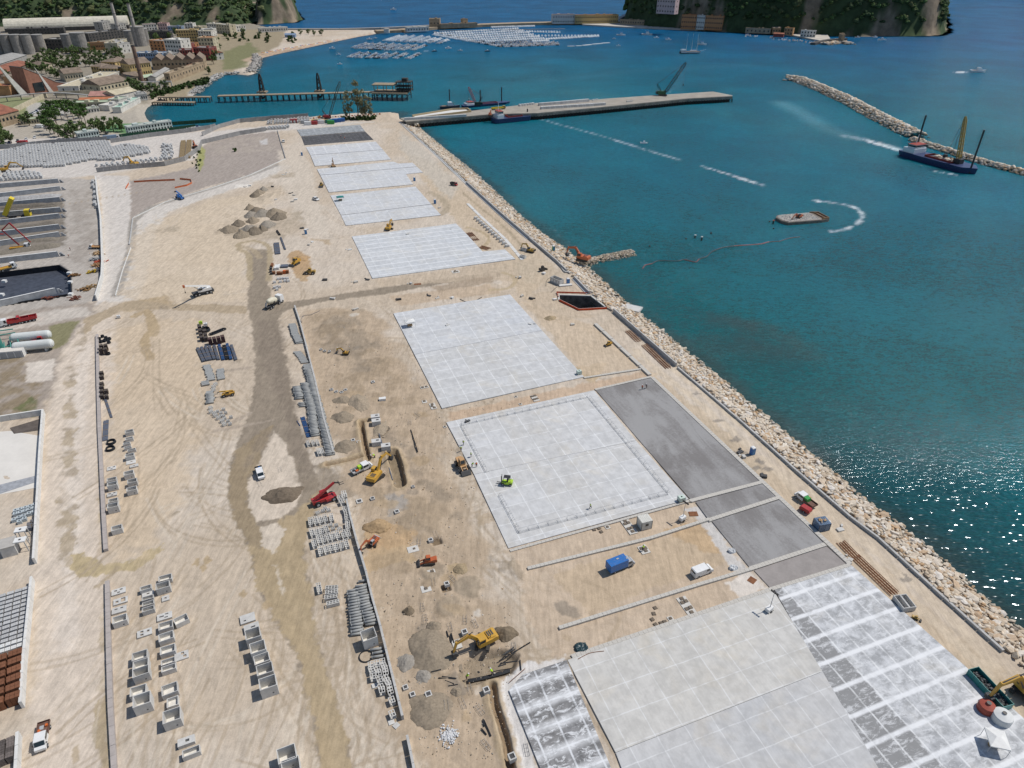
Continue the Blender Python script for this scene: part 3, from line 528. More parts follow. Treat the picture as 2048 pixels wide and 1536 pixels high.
for pts,lab in (([(194,345),(250,339),(330,332),(370,322),(400,300),(404,288),(480,270),(532,262)],'curved dark grey boundary wall below the block yard'),([(-60,300),(20,297),(100,288),(215,281)],'dark fence wall behind the block yard at left'),([(222,286),(300,274),(382,264),(420,258),(432,255)],'dark fence wall in front of the site huts'),
   ([(405,272),(440,256),(480,245),(533,240),(617,234)],'grey sheet wall along the inner bay')):
    wall(pts,3.0,.4,lab,m=walld,name='boundary_wall',seg=4)
wall([(555,262),(563,290),(571,317)],.6,.5,'low dark edge wall at the top of the grey lot',m=walld)
wall([(571,318),(500,351),(420,378),(330,405),(266,437)],.45,.4,'thin pale kerb curving along the grey lot',m=whitew)
wall([(266,438),(262,470),(259,490)],.6,.5,'short kerb with grey blocks left of the pale road')
wall([(262,496),(246,540),(231,592)],.35,.3,'thin pale kerb beside the widening road',m=whitew)
# pit: walls, coping
z_=0
def pit():
    root=thing('open_pit','deep open concrete pit with dark water beside the rock revetment','pit',G(1150,600))
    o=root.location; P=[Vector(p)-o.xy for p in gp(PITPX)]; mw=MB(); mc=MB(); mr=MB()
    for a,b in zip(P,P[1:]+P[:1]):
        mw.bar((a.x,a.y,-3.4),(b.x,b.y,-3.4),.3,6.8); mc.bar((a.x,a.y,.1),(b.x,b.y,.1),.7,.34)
    for a,b in ((P[4],P[3]),(P[3],P[2])): mr.bar((a.x,a.y-.9,.3),(b.x,b.y-.9,.3),.08,1.0)
    for a,b in ((P[0],P[1]),(P[0],P[4])): mr.bar((a.x-.7,a.y+2.2,.3),(b.x,b.y+2.2,.3),.06,.6)
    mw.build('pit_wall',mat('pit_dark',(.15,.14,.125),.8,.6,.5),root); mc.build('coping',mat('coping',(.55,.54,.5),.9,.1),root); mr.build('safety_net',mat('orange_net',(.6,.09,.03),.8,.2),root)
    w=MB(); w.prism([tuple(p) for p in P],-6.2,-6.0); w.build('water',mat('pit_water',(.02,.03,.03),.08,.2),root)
pit()
# ---------------------------------------------------------------- rock armour
def ico(n=1,seed=0,flat=.7,j=.22):
    bm=bmesh.new(); bmesh.ops.create_icosphere(bm,subdivisions=n,radius=1.0); r=random.Random(seed)
    for v in bm.verts:
        v.co*=1+r.uniform(-j,j)
        v.co=Vector([math.copysign(min(abs(c),.62+.12*r.random()),c) for c in v.co])*1.25; v.co.z*=flat
    V=np.array([v.co[:] for v in bm.verts]); Fc=np.array([[v.index for v in f.verts] for f in bm.faces]); bm.free(); return V,Fc
PROT=[ico(1,s,flat=.62+.1*(s%3),j=.24) for s in range(7)]
def scatter(name,m,locs,scales,rotz,tilt,cols=None,prot=PROT,smooth=False):
    vs=[];fs=[];cs=[];off=0; n=len(locs); ids=np.arange(n)%len(prot)
    for k,(V,Fc) in enumerate(prot):
        I=np.where(ids==k)[0]
        if not len(I): continue
        c,s=np.cos(rotz[I]),np.sin(rotz[I]); ct,st2=np.cos(tilt[I]),np.sin(tilt[I])
        P=V[None]*scales[I][:,None,:]; x=P[...,0]; y=P[...,1]*ct[:,None]-P[...,2]*st2[:,None]; z=P[...,1]*st2[:,None]+P[...,2]*ct[:,None]
        P=np.stack([x*c[:,None]-y*s[:,None],x*s[:,None]+y*c[:,None],z],-1)+locs[I][:,None,:]
        vs.append(P.reshape(-1,3)); fs.append((Fc[None]+(np.arange(len(I))*len(V))[:,None,None]+off).reshape(-1,Fc.shape[1])); off+=len(I)*len(V)
        if cols is not None: cs.append(np.repeat(cols[I],len(V),0))
    Vv=np.concatenate(vs).astype(np.float32); Ff=np.concatenate(fs).astype(np.int32); me=bpy.data.meshes.new(name); k=Ff.shape[1]
    me.vertices.add(len(Vv)); me.vertices.foreach_set('co',Vv.reshape(-1)); me.loops.add(Ff.size); me.loops.foreach_set('vertex_index',Ff.reshape(-1))
    me.polygons.add(len(Ff)); me.polygons.foreach_set('loop_start',np.arange(0,Ff.size,k,dtype=np.int32)); me.update(calc_edges=True)
    if cols is not None:
        a=me.color_attributes.new('Col','FLOAT_COLOR','POINT'); c4=np.ones((len(Vv),4),np.float32); c4[:,:3]=np.concatenate(cs); a.data.foreach_set('color',c4.reshape(-1))
    me.materials.append(m); o=bpy.data.objects.new(name,me); C.objects.link(o); return o
def attrmat(name,ramp=None,sc_=2.0,rough=.9,var=.15,island=False):
    n=NT(name); o=n.oc(); t=n.noise(o,sc_,4,.65); k=n.ss(t,.3,.7,1-var,1+var)
    if ramp is None: c=n.n('ShaderNodeAttribute',out='Color',attribute_name='Col')
    else:
        r=n.t.nodes.new('ShaderNodeValToRGB'); r.color_ramp.interpolation='LINEAR'
        n.t.links.new(n.n('ShaderNodeObjectInfo',out='Random'),r.inputs[0])
        while len(r.color_ramp.elements)<len(ramp): r.color_ramp.elements.new(.5)
        for i,(e,cc) in enumerate(zip(r.color_ramp.elements,ramp)): e.position=i/(len(ramp)-1); e.color=(*cc,1)
        c=r.outputs[0]
    n.col(n.mix(1.0,c,n.n('ShaderNodeCombineColor',{0:k,1:k,2:k}),'MULTIPLY')); n.set(Roughness=rough,Specular_IOR_Level=.15); n.bump(t,.4,.08); return n.m
ROCKC=[(.56,.48,.385),(.62,.56,.475),(.50,.40,.29),(.66,.615,.555),(.54,.445,.335),(.60,.535,.44),(.47,.32,.19),(.57,.50,.41)]
rockm=attrmat('limestone',None); rockm2=attrmat('limestone_boulder',ROCKC)
def polylen(P):
    d=[0]
    for a,b in zip(P[:-1],P[1:]): d.append(d[-1]+math.hypot(b[0]-a[0],b[1]-a[1]))
    return d
def along(P,d,t):
    s=t*d[-1]
    for i in range(len(d)-1):
        if s<=d[i+1] or i==len(d)-2:
            u=(s-d[i])/(d[i+1]-d[i]+1e-9); return np.array(P[i])*(1-u)+np.array(P[i+1])*u
rr=np.random.RandomState(5)
n=len(WATPX); WV=[np.array(p) for p in WATER]; WL=[np.array(p) for p in WALL]; dl=polylen(WALL); dw=polylen(WATER)
LR=[]
def nearest_on(P,q):
    best=None
    for a,b in zip(P[:-1],P[1:]):
        a=np.array(a);b=np.array(b);v=b-a;t=np.clip(((q-a)@v)/(v@v),0,1);p=a+v*t;d=np.hypot(*(q-p))
        if best is None or d<best[0]: best=(d,p)
    return best[1]
TT=np.linspace(0,1,260); WP=[along(WALL,dl,t) for t in TT]; NP=[nearest_on(WATER,p) for p in WP]
NR=15000
for i in range(NR):
    t=rr.rand(); k=t*259; a=int(min(k,258)); u=k-a; p=WP[a]*(1-u)+WP[a+1]*u; q=NP[a]*(1-u)+NP[a+1]*u; s=rr.uniform(.07,1.13); g=p*(1-s)+q*s
    z=.35-2.95*max(0,s-.12)+rr.uniform(-.12,.3); LR.append((g[0],g[1],z))
LR=np.array(LR); dist=np.hypot(LR[:,0],LR[:,1])
sz=rr.lognormal(-.80,.36,NR); sz=np.clip(sz,.22,1.15); SC=np.stack([sz*rr.uniform(.9,1.5,NR),sz*rr.uniform(.7,1.0,NR),sz*rr.uniform(.6,.9,NR)],-1); RZ=rr.uniform(0,6.28,NR); TL=rr.normal(0,.35,NR)
cc=np.array(ROCKC)[rr.randint(0,8,NR)]*rr.uniform(.85,1.1,(NR,1)); low=sst(-LR[:,2],1.9,2.8)[:,None]; cc=cc*(1-low*.7)+np.array((.10,.09,.06))*low*.7
vis=(np.array([p[1] for p in LR])>60)&(LR[:,0]<1.0*(LR[:,1]*.85+64)*.76); imp=np.where(vis,SC.max(1)/dist,0); big=np.argsort(-imp)[:300]; rest=np.ones(NR,bool); rest[big]=False
meshes=[]
for k,(V,Fc) in enumerate(PROT):
    me=bpy.data.meshes.new('boulder'); me.from_pydata(V.tolist(),[],Fc.tolist()); me.materials.append(rockm2); meshes.append(me)
for i in big:
    o=bpy.data.objects.new('boulder',meshes[i%7]); C.objects.link(o); o.location=LR[i]; o.scale=SC[i]; o.rotation_euler=(TL[i],0,RZ[i])
    tag(o,'large pale limestone boulder in the sea wall revetment at the lower right','boulder','boulders of the rock revetment')
o=scatter('rock_revetment',rockm,LR[rest],SC[rest],RZ[rest],TL[rest],cc[rest]); tag(o,'revetment of pale limestone boulders between sea wall and water','rocks',kind='stuff')
def rockline(name,pts,w,n_,s0,lab,ztop=.8,z=SEA,cols=ROCKC,size=1.0,dark=0):
    P=gp(pts,z) if pts[0][1]>-500 else pts; d=polylen(P); L=[]
    for i in range(n_):
        t=rr.rand(); p=along(P,d,t); q=along(P,d,min(1,t+.01))-along(P,d,max(0,t-.01)); q/=np.hypot(*q)+1e-9; s=rr.normal(0,.42); s=max(-1,min(1,s)) if rr.rand()<.5 else rr.uniform(-1,1)
        ww=w*(1 if not callable(w) else 1) ; g=p+np.array((-q[1],q[0]))*s*ww/2; L.append((g[0],g[1],SEA-.2+(ztop-SEA)*(1-abs(s)**1.6)+rr.uniform(-.2,.25)))
    L=np.array(L); sz=np.clip(rr.lognormal(0,.3,n_),.5,1.8)*s0; S=np.stack([sz*1.25,sz*.95,sz*.8],-1); c=np.array(cols)[rr.randint(0,len(cols),n_)]*rr.uniform(.8,1.1,(n_,1)); lw=sst(-L[:,2],1.7,2.6)[:,None]; c=c*(1-lw*.6)+np.array((.12,.11,.08))*lw*.6
    o=scatter(name,rockm,L,S,rr.uniform(0,6.28,n_),rr.normal(0,.35,n_),c); return tag(o,lab,'rocks',kind='stuff')
rockline('breakwater',[(1572,159),(1600,162),(1640,178),(1700,205),(1760,238),(1815,266),(1836,276)],18,3600,.95,'offshore breakwater of pale boulders, higher curved half',ztop=2.2)
rockline('breakwater',[(1825,280),(1860,293),(1900,305),(1960,325),(2048,348),(2150,375)],9,1700,.8,'offshore breakwater of pale boulders, low half behind the dredging ship',ztop=0)
rockline('rock_spur',[(1165,528),(1200,519),(1235,512),(1264,506)],7.5,900,.36,'low finger of rubble reaching into the water beside the red excavator',ztop=-.9,cols=[(.36,.30,.22),(.5,.42,.32),(.28,.24,.18),(.56,.5,.42)])
rockline('rock_groyne',[(512,112),(511,128),(500,148)],16,420,1.2,'grey rock groyne at the end of the far beach',ztop=.8,cols=[(.4,.38,.35),(.32,.3,.28)])
rockline('rock_mound',[(1646,90),(1680,86),(1704,90)],16,400,1.3,'rock mound off the small island quay',ztop=.8)
rockline('rock_shore',[(355,192),(385,188),(404,170),(438,149),(480,147)],16,800,.9,'strip of grey rocks along the town shore',ztop=-.6,cols=[(.42,.41,.39),(.33,.32,.30),(.5,.48,.45)])
# ================================================================= YARD GOODS
dark=mat('dark_iron',(.07,.07,.072),.7,.2,2); blackp=mat('black_plastic',(.022,.024,.028),.45,.2,2); bluep=mat('blue_pipe',(.035,.085,.20),.5,.25,2); greyp=mat('grey_plastic_pipe',(.12,.135,.17),.55,.2,2)
inner=mat('chamber_floor',(.68,.65,.59),.9,.12,1); steel=mat('galvanised',(.45,.46,.47),.45,.15,2,metal=.4); wood=mat('timber',(.42,.28,.15),.85,.2,2); rust=mat('rusty_steel',(.20,.085,.04),.85,.25,1.5); white=mat('white_paint',(.72,.72,.70),.4,.06,1,dirt=.12); rubber=mat('tyre_rubber',(.025,.025,.026),.8,.1); glass=mat('dark_glass',(.02,.03,.035),.08,.1,spec=.6); orange=mat('orange_paint',(.62,.14,.03),.45,.1,1,dirt=.15)
GZ=.06
def topg(px,h): g=G(px[0],px[1],h); g.z=GZ-.05; return g
# open concrete boxes
cham={}
def chamber(px,L,Wd,h,lab,rot=4,hole=False):
    t=thing('open_concrete_box',lab,'concrete box',topg(px,h),AX+R(rot+rnd.uniform(-2,2)),'open precast concrete boxes on the left storage field')
    mb=MB(); mb.hollowbox(L,Wd,h,.12,.18); mb.build('box_shell',conc,t)
    m2=MB(); m2.box((0,0,.20),(L-.27,Wd-.27,.05)); m2.build('box_floor',inner,t)
    if h>1.5:
        p=MB(); p.tube((L*.2,-Wd/2-.012,h*.35),(L*.2,-Wd/2+.02,h*.35),.16,n=12); p.build('pipe_opening',dark,t)
    return t
CB=[((330,1155),2.7,1.7,1.2,'open concrete box with pale floor, topmost of the right-hand column under the road fork'),((325,1170),2.8,1.9,1.9,'tall open concrete box with a pipe hole, second from the top of the right-hand column'),((291,1175),2.3,1.2,1.2,'narrow open concrete box above a slotted lid, topmost of the middle column'),((295,1195),2.3,1.1,1.0,'narrow open box directly below the slotted lid in the middle column'),((296,1206),2.3,1.1,1.0,'narrow open box between two others in the middle column'),((296,1217),2.4,1.2,1.2,'lowest narrow open box of the middle column of four'),((239,1237),2.7,1.9,1.6,'open concrete box right beside the reddish kerb wall, under three lids'),((362,1238),2.7,1.9,1.2,'open concrete box set askew, rightmost beside the double-slotted lid'),((331,1250),2.7,1.9,1.3,'open concrete box just below the double-slotted lid'),((332,1272),2.8,2.0,1.4,'open concrete box with a small hole, above the box of black parts'),((335,1298),2.8,1.9,1.3,'open concrete box filled with black pipe parts'),((336,1322),2.6,1.3,1.1,'narrow open box below the box of black parts'),((337,1335),2.6,1.3,1.2,'narrow open box, lowest of the pair beside the two-hole lid'),
((279,1310),2.8,2.0,1.7,'open concrete box at the top of the stepped trio'),((281,1327),2.8,2.0,1.8,'open concrete box in the middle of the stepped trio'),((281,1342),2.9,2.0,2.3,'tall open box with an orange mark, lowest of the stepped trio'),((276,1380),2.8,2.0,1.6,'open concrete box tucked behind the tallest box'),((283,1398),3.0,2.6,2.7,'tallest deep concrete box at the foot of the left column'),((339,1377),2.8,2.3,1.4,'single open box with sunlit sand inside, right of the tall boxes'),((345,1403),2.0,2.0,1.0,'small square open box touching the big deep box'),((343,1430),3.0,2.6,2.4,'big deep square box below the small square one'),((382,1502),2.9,1.4,1.2,'narrow open trough, lowest object beside the slotted block'),
((505,1266),2.9,2.6,2.7,'deep open box with a dark object inside, topmost of the centre column of five'),((515,1293),2.9,2.6,2.6,'deep open box, second of the centre column of five'),((523,1316),2.9,2.2,1.9,'lower open box in the middle of the centre column of five'),((529,1337),3.0,2.4,2.3,'open box, fourth of the centre column of five'),((535,1364),3.1,2.6,2.8,'deep open box with a round hole, lowest of the centre column of five'),((573,1507),3.1,2.8,2.7,'deep open box at the bottom edge beside the wet road'),((581,1530),3.0,2.6,2.5,'open box cut by the bottom edge of the picture'),((737,1268),2.9,2.7,2.8,'deep open box between the pipe stack and the wall'),
((258,862),2.2,1.5,1.4,'open concrete box, farthest of the column beside the black coils'),((258,876),2.1,1.2,1.1,'open box second of the column, with a chipped rim'),((253,886),1.9,.8,1.0,'thin open box, upper of three thin ones'),((255,894),1.9,.8,1.0,'thin open box, middle of three thin ones'),((263,899),2.1,.9,1.0,'thin open box, lowest of three thin ones'),((259,910),2.3,1.5,1.4,'open box just above the two stacked lids'),((257,945),2.4,1.7,1.7,'open box just below the two stacked lids'),((264,961),2.3,1.6,1.6,'open box in shadow, between two others right of the coils column'),((263,977),2.4,1.6,1.6,'last open box of the column right of the lids'),((223,958),2.3,1.4,1.4,'open box at the back of a touching pair beside the kerb wall'),((224,967),2.4,1.6,1.9,'open box at the front of a touching pair beside the kerb wall'),((226,1000),2.2,1.4,1.3,'open box hidden behind a taller one beside the kerb wall'),((225,1010),2.5,1.7,2.0,'tall open box beside the kerb wall, below the three-hole lid'),((233,1055),2.4,1.7,1.5,'single open box standing alone near the end of the kerb wall')]
for a in CB: chamber(*a,rot=4 if a[0]!=(362,1238) else 16)
def lidslab(px,L,Wd,h,holes,lab,rot=4,m=conc,cat='cover slab'):
    t=thing('cover_slab',lab,cat,topg(px,h),AX+R(rot+rnd.uniform(-2,2)),'concrete cover slabs with openings')
    mb=MB(); xs=sorted({-L/2,L/2,*[v for hh in holes for v in (hh[0]-hh[2]/2,hh[0]+hh[2]/2)]}); ys=sorted({-Wd/2,Wd/2,*[v for hh in holes for v in (hh[1]-hh[3]/2,hh[1]+hh[3]/2)]})
    for x0,x1 in zip(xs[:-1],xs[1:]):
        for y0,y1 in zip(ys[:-1],ys[1:]):
            cx,cy=(x0+x1)/2,(y0+y1)/2
            if any(abs(cx-q[0])<q[2]/2 and abs(cy-q[1])<q[3]/2 for q in holes): continue
            mb.box((cx,cy,h/2),(x1-x0,y1-y0,h))
    mb.build('slab_panel',m,t); b=MB(); b.box((0,0,.012),(L*.96,Wd*.96,.02)); b.build('underside',dark,t) if h>.5 else None
    return t
H1=[(.2,0,.7,.5)]; H2=[(-.6,0,.6,.7),(.5,.1,.8,.9)]; H3=[(-.6,.3,.6,.4),(.5,.35,.6,.4),(0,-.4,.6,.35)]
for a in [((296,1187),2.4,1.2,.25,[(0,0,.6,.35)],'slotted lid lying between narrow boxes in the middle column'),((237,1182),2.8,1.7,.3,H3,'three-hole lid, topmost beside the lower kerb wall'),((241,1201),2.8,1.7,.3,[(-.7,-.1,.6,.6),(.5,.1,.9,1.2)],'lid with one small dark and one large grated opening'),((238,1219),2.8,1.7,.4,[(-.6,.3,.6,.3),(.5,.35,.6,.3)],'two-hole lid just above the box at the kerb wall'),((331,1196),1.5,1.5,.3,[(0,0,.45,.45)],'small square lid with one hole right of the narrow boxes'),((329,1232),2.9,1.8,.4,[(-.6,.1,.9,.35),(.4,.5,.7,.3),(.3,-.4,.7,.3)],'double-slotted lid behind the box beside the askew one'),((289,1265),2.8,1.8,.3,[(-.5,.4,.6,.5),(-.5,-.4,.6,.5),(.7,.2,.5,.5)],'three-hole lid lying alone left of the boxes'),((363,1311),2.6,2.0,.25,[(.2,.5,.6,.6),(.6,-.3,.6,.6)],'two-hole lid lying askew beside the box of black parts'),((372,1481),2.8,1.5,.9,H1,'thick slotted block lying above the last trough'),((495,1236),3.0,2.3,.35,[(-.6,-.5,.5,.35)],'large pale lid at the top of the centre column'),((503,1254),3.0,2.0,.6,[(.3,0,.9,.35)],'lid half hidden behind the first deep box of the centre column'),((262,924),2.4,1.7,.2,[(.1,.2,.5,.4)],'upper tilted lid of the stacked pair'),((268,931),2.1,1.1,.4,[(0,0,.5,.25)],'lower lid of the stacked pair with one slot'),((223,936),2.2,1.6,.25,H3,'three-hole lid lying below the black coils'),((224,988),2.3,1.5,.4,H3,'three-hole lid between boxes beside the kerb wall')]: lidslab(*a)
# slotted drain culverts
def culvert_proto(L,Wd,h,k):
    t=thing('slotted_culvert','x','culvert',(0,0,-50),0,None); mb=MB(); tt=.12
    mb.box((0,-Wd/2+tt/2,h/2),(L,tt,h)); mb.box((0,Wd/2-tt/2,h/2),(L,tt,h)); mb.box((0,0,tt/2),(L,Wd-2*tt,tt))
    mb.box((0,0,h-.06),(L,.14,.115)); n=k
    for i in range(n+1):
        x=-L/2+.07+(L-.14)*i/n
        for s in (-1,1): mb.box((x,s*(Wd/2-tt+.07)/2,h-.06),(.13,(Wd/2-tt-.07),.113))
    mb.build('channel_body',mat('pale_culvert',(.56,.545,.51),.88,.1,2,rand=.06),t); return t
cu1=culvert_proto(2.7,1.05,.95,4); cu2=culvert_proto(1.35,1.1,1.0,2); first={}
def place(proto,px,h,rz,lab,grp,s=1.0,z=0):
    g=topg(px,h*s); g.z+=z
    if id(proto) not in first: first[id(proto)]=1; proto.location=g; proto.rotation_euler=(0,0,rz); proto['label']=lab; proto['group']=grp; proto.scale=(s,s,s); return proto
    return dup(proto,g,rz,lab,grp,s)
def Zp(zx,zy,ox,oy,k): return (ox+zx/k,oy+zy/k)
AV=AX+math.pi/2
rows=[('top row',[(925,930),(975,920),(1022,912),(1075,898),(1138,890)]),('second row',[(940,1040),(990,1035),(1037,1022),(1085,1000)]),('third row',[(960,1150),(1010,1115),(1055,1110),(1105,1090),(1150,1080),(1200,1065),(1262,1060),(1310,1050)]),('front row',[(1025,1225),(1080,1210),(1132,1195),(1185,1185),(1240,1170),(1292,1155)])]
for nm,L in rows:
    for i,(x,y) in enumerate(L):
        place(cu1,Zp(x,y,440,860,5.12),.95,AV+R(rnd.uniform(-3,5)),f'pale slotted concrete culvert in the {nm} beside the long wall','slotted culverts beside the long wall')
for x,y in ((900,130),(950,125),(995,120)): place(cu1,Zp(x,y,440,860,5.12),.95,AV+R(5),'pale slotted culvert in the group of three below the blue pipes','slotted culverts below the pipe rows',s=.85)
for x,y in ((1010,215),(1040,210)): place(cu1,Zp(x,y,440,860,5.12),.95,AV+R(5),'pale slotted culvert in the touching pair beside the pipe row end','slotted culverts below the pipe rows')
place(cu1,Zp(877,200,400,1120,3.69),.95,AV,'single slotted culvert standing across, left of the four long ones','slotted culverts by the wet road')
for i,(x,y) in enumerate(((970,200),(970,232),(965,268),(980,310))): place(cu1,Zp(x,y,400,1120,3.69),.95,AX+R((-16,-10,-8,-2)[i]),('first','second','third','fourth and lowest')[i]+' of four slotted culverts lying across beside the wet road','slotted culverts by the wet road')
for x,y in ((1260,770),(1265,805),(1275,855),(1305,755),(1345,745),(1355,775),(1310,805),(1318,830),(1365,800),(1370,825),(1325,880),(1370,870),(1382,890),(1335,935),(1343,955),(1395,915),(1400,940),(1405,965),(1415,1030),(1418,1130)): place(cu2,Zp(x,y,400,1120,3.69),1.0,AV+R(rnd.uniform(-8,8)),'short slotted culvert block in the cluster against the foreground wall','short culvert blocks in the foreground cluster')
for x,y in ((1412,1195),(1448,1220),(1290,925)): lidslab(Zp(x,y,400,1120,3.69),1.1,1.0,.12,[],'thin square cover slab near the end of the foreground wall',rot=rnd.uniform(0,30),cat='slab')
for x,y in ((1265,640),(1275,668),(1225,688),(1248,728)): place(cu2,Zp(x,y,440,860,5.12),1.0,AV+R(rnd.uniform(-5,5)),'grey hollow block beside the red telehandler','hollow blocks by the telehandler',s=1.1)
for x,y in ((1275,800),(1290,830),(1298,865),(1300,900),(1305,950),(1308,985)): place(cu2,Zp(x,y,440,860,5.12),1.0,AV+R(rnd.uniform(-5,5)),'grey hollow block in the single row against the wall above the culverts','hollow blocks against the wall',s=1.05)
for x,y in ((1000,840),(1050,820),(1110,812),(1075,795),(1130,965),(1188,967),(1155,1003),(1222,1003)): place(cu2,Zp(x,y,440,860,5.12),1.0,AX+R(rnd.uniform(-10,30)),'small hollow block among the rows of slotted culverts','small hollow blocks',s=.72)
# left hollow blocks cluster
for x,y in ((485,1165),(490,1210),(530,1230),(545,1255),(580,1285),(625,1320),(650,1360),(545,880),(522,910),(518,945)): place(cu2,Zp(x,y,340,620,6.02),1.0,AX+R(25),'pale block with a square hole in the curved line below the grey pipes','holed blocks of the storage field',s=.85)
for x,y in ((568,1210),(640,1183),(610,1230),(665,1225),(640,1265),(655,1295),(730,1278),(695,1325),(718,1358),(615,1262)): place(cu2,Zp(x,y,340,620,6.02),1.0,AX+R(5),'pale block in the loose group right of the yellow telehandler stack','loose blocks of the storage field',s=.75)
# concrete pipes
def pipemesh(L,r,n=10):
    mb=MB(); mb.tube((-L/2,0,r),(L/2,0,r),r,n=n,hollow=.78); mb.tube((L/2-.15,0,r),(L/2,0,r),r*1.12,n=n,hollow=.9)
    me=bpy.data.meshes.new('concrete_pipe'); me.from_pydata(mb.v,[],mb.f); me.materials.append(mat('pipe_concrete',(.335,.34,.33),.85,.12,2,rand=.10)); me.polygons.foreach_set('use_smooth',[True]*len(me.polygons)); return me
pA=pipemesh(2.45,.29); pC=pipemesh(2.5,.24); pB=pipemesh(2.3,.34,12)
PIPES=[]
def piperow(pts,me,sp,lab,grp,rot=0,layers=2,r=.24,jit=3):
    P=gp(pts); d=polylen(P); n_=int(d[-1]/sp)
    for l in range(layers):
        for i in range(n_-l):
            g=along(P,d,(i+.5+l*.5)/n_); jx=rnd.uniform(-.22,.22); PIPES.append((me,(g[0]+jx*math.cos(AX),g[1]+jx*math.sin(AX),.02+l*r*1.9),AX+R(rot+rnd.uniform(-jit,jit))+(math.pi if rnd.random()<.5 else 0),lab,grp))
g1='concrete pipes stored along the curved wall'
piperow([(585,650),(590,670),(600,688)],pC,.56,'grey concrete pipe in the upper dark stack next to the curved wall',g1,rot=-6,jit=1)
piperow([(595,704),(611,727)],pC,.56,'grey concrete pipe in the slanting short stack below the upper one',g1,rot=-8,jit=1,layers=1)
piperow([(613,731),(623,765),(633,799),(641,828),(648,855),(656,885),(662,912)],pA,.76,'grey concrete pipe in the long row against the curved wall',g1,rot=-5)
piperow([(609,768),(617,795),(624,821),(627,850),(630,874)],pA,.76,'grey concrete pipe in the middle row beside the curved wall',g1,rot=-8)
piperow([(593,775),(600,799)],pA,.76,'grey concrete pipe in the outer row nearest the haul road',g1,rot=-10); piperow([(604,806),(608,815)],pA,.76,'grey concrete pipe in the small heap under the outer row',g1,rot=-10,layers=1)
g2='concrete pipes stored along the foreground wall'
piperow([(706,1180),(710,1215),(716,1272)],pA,.76,'grey concrete pipe in the left column of the foreground stack',g2,rot=-6,jit=4); piperow([(721,1171),(729,1205),(742,1253)],pA,.76,'grey concrete pipe in the right column of the foreground stack',g2,rot=-2,jit=6)
piperow([(753,1296),(759,1318)],pA,.76,'grey concrete pipe in the small stack beside the black hose ring',g2,rot=-8,layers=1)
piperow([(727,1160),(730,1166)],pA,.76,'grey pipe at the head of the foreground stack',g2,rot=-5,layers=1)
g3='wide concrete pipes of the storage field'
piperow([(413,732),(419,745),(424,762)],pB,.72,'wide grey pipe in the slanting stack below the blue bundles',g3,rot=0,r=.34,layers=1); piperow([(440,740),(444,760)],pB,.72,'wide grey pipe in the short stack right of the slanting one',g3,r=.34,layers=1); piperow([(410,764),(412,772)],pB,.72,'wide grey pipe of the lowest three at left',g3,r=.34,layers=1); piperow([(420,784),(421,795),(421,808)],pB,.72,'wide grey pipe in the stack left of the yellow telehandler',g3,rot=2,r=.34,layers=1)
PIPES.sort(key=lambda p:math.hypot(p[1][0],p[1][1])-p[1][2]*6)
for me,l_,r_,lab,grp in PIPES[:298]:
    o=bpy.data.objects.new('concrete_pipe',me); C.objects.link(o); o.location=l_; o.rotation_euler=(0,0,r_); tag(o,lab,'pipe',grp)
_v=[];_f=[]
for me,l_,r_,lab,grp in PIPES[298:]:
    Mx=Matrix.Translation(l_)@Matrix.Rotation(r_,4,'Z'); k_=len(_v); _v+=[tuple(Mx@v.co) for v in me.vertices]; _f+=[tuple(i+k_ for i in p.vertices) for p in me.polygons]
_m=MB(); _m.v=_v; _m.f=_f; tag(_m.build('concrete_pipes',mat('pipe_concrete',(1,1,1))),'grey concrete pipes in the far and lower layers of the stacks along the curved wall','pipes',kind='stuff')
# black crates and bundles
def crate(px,h,lab,grp,L=1.9,Wd=1.25,m=None,rz=None):
    t=thing('pipe_crate',lab,'crate',topg(px,h),AV+R(6) if rz is None else rz,grp); mb=MB(); mb.box((0,0,h/2),(L,Wd,h-.02)); mb.build('packed_fittings',m or mat('crate_dark',(.04,.032,.035),.6,.4,3),t)
    st=MB()
    for x in (-L*.3,L*.05,L*.35): st.box((x,0,h-.005),(.05,Wd+.04,.05))
    for x in (-L*.3,L*.05,L*.35):
        for s in (-1,1): st.box((x,s*(Wd/2+.01),h/2),(.05,.05,h))
    st.build('strap',mat('pallet_timber',(.45,.36,.24),.8,.15),t); return t
cg='dark crates stacked on the storage field'
for i,(x,y,h) in enumerate(((350,190,1.4),(356,235,1.4),(366,280,1.4),(374,320,1.6),(412,240,1.2),(420,285,1.4),(425,325,1.6),(475,340,2.4),(527,333,2.5),(578,325,2.5),(628,312,2.3))):
    lab=('dark strapped crate in the left column beside the green cage','dark strapped crate in the second column behind the coils','tall maroon crate in the front row above the blue bundles')[0 if i<4 else 1 if i<7 else 2]
    crate(Zp(x,y,340,620,6.02),h,lab,cg,m=mat('crate_maroon',(.055,.025,.03),.6,.4,3) if i>=7 else None)
for x,y,o in ((1030,1075,0),(1075,1070,0),(1025,1110,0),(1072,1110,0)): crate(Zp(x,y,0,480,5.12),2.2,'tall black crate beside the kerb wall under the heap of fittings','dark crates along the kerb wall',L=1.5,Wd=1.1)
for x,y in ((1035,1350),(1037,1390),(1037,1460),(1037,1500)): crate(Zp(x,y,0,480,5.12),1.2,'black crate in the narrow column beside the kerb wall','dark crates along the kerb wall',L=1.4,Wd=1.1)
for x,y in ((1037,60),(1037,105),(1037,150),(1083,100),(1085,155)): crate(Zp(x,y,0,760,5.12),1.3,'black crate in the lower group beside the kerb wall','dark crates along the kerb wall',L=1.5,Wd=1.0)
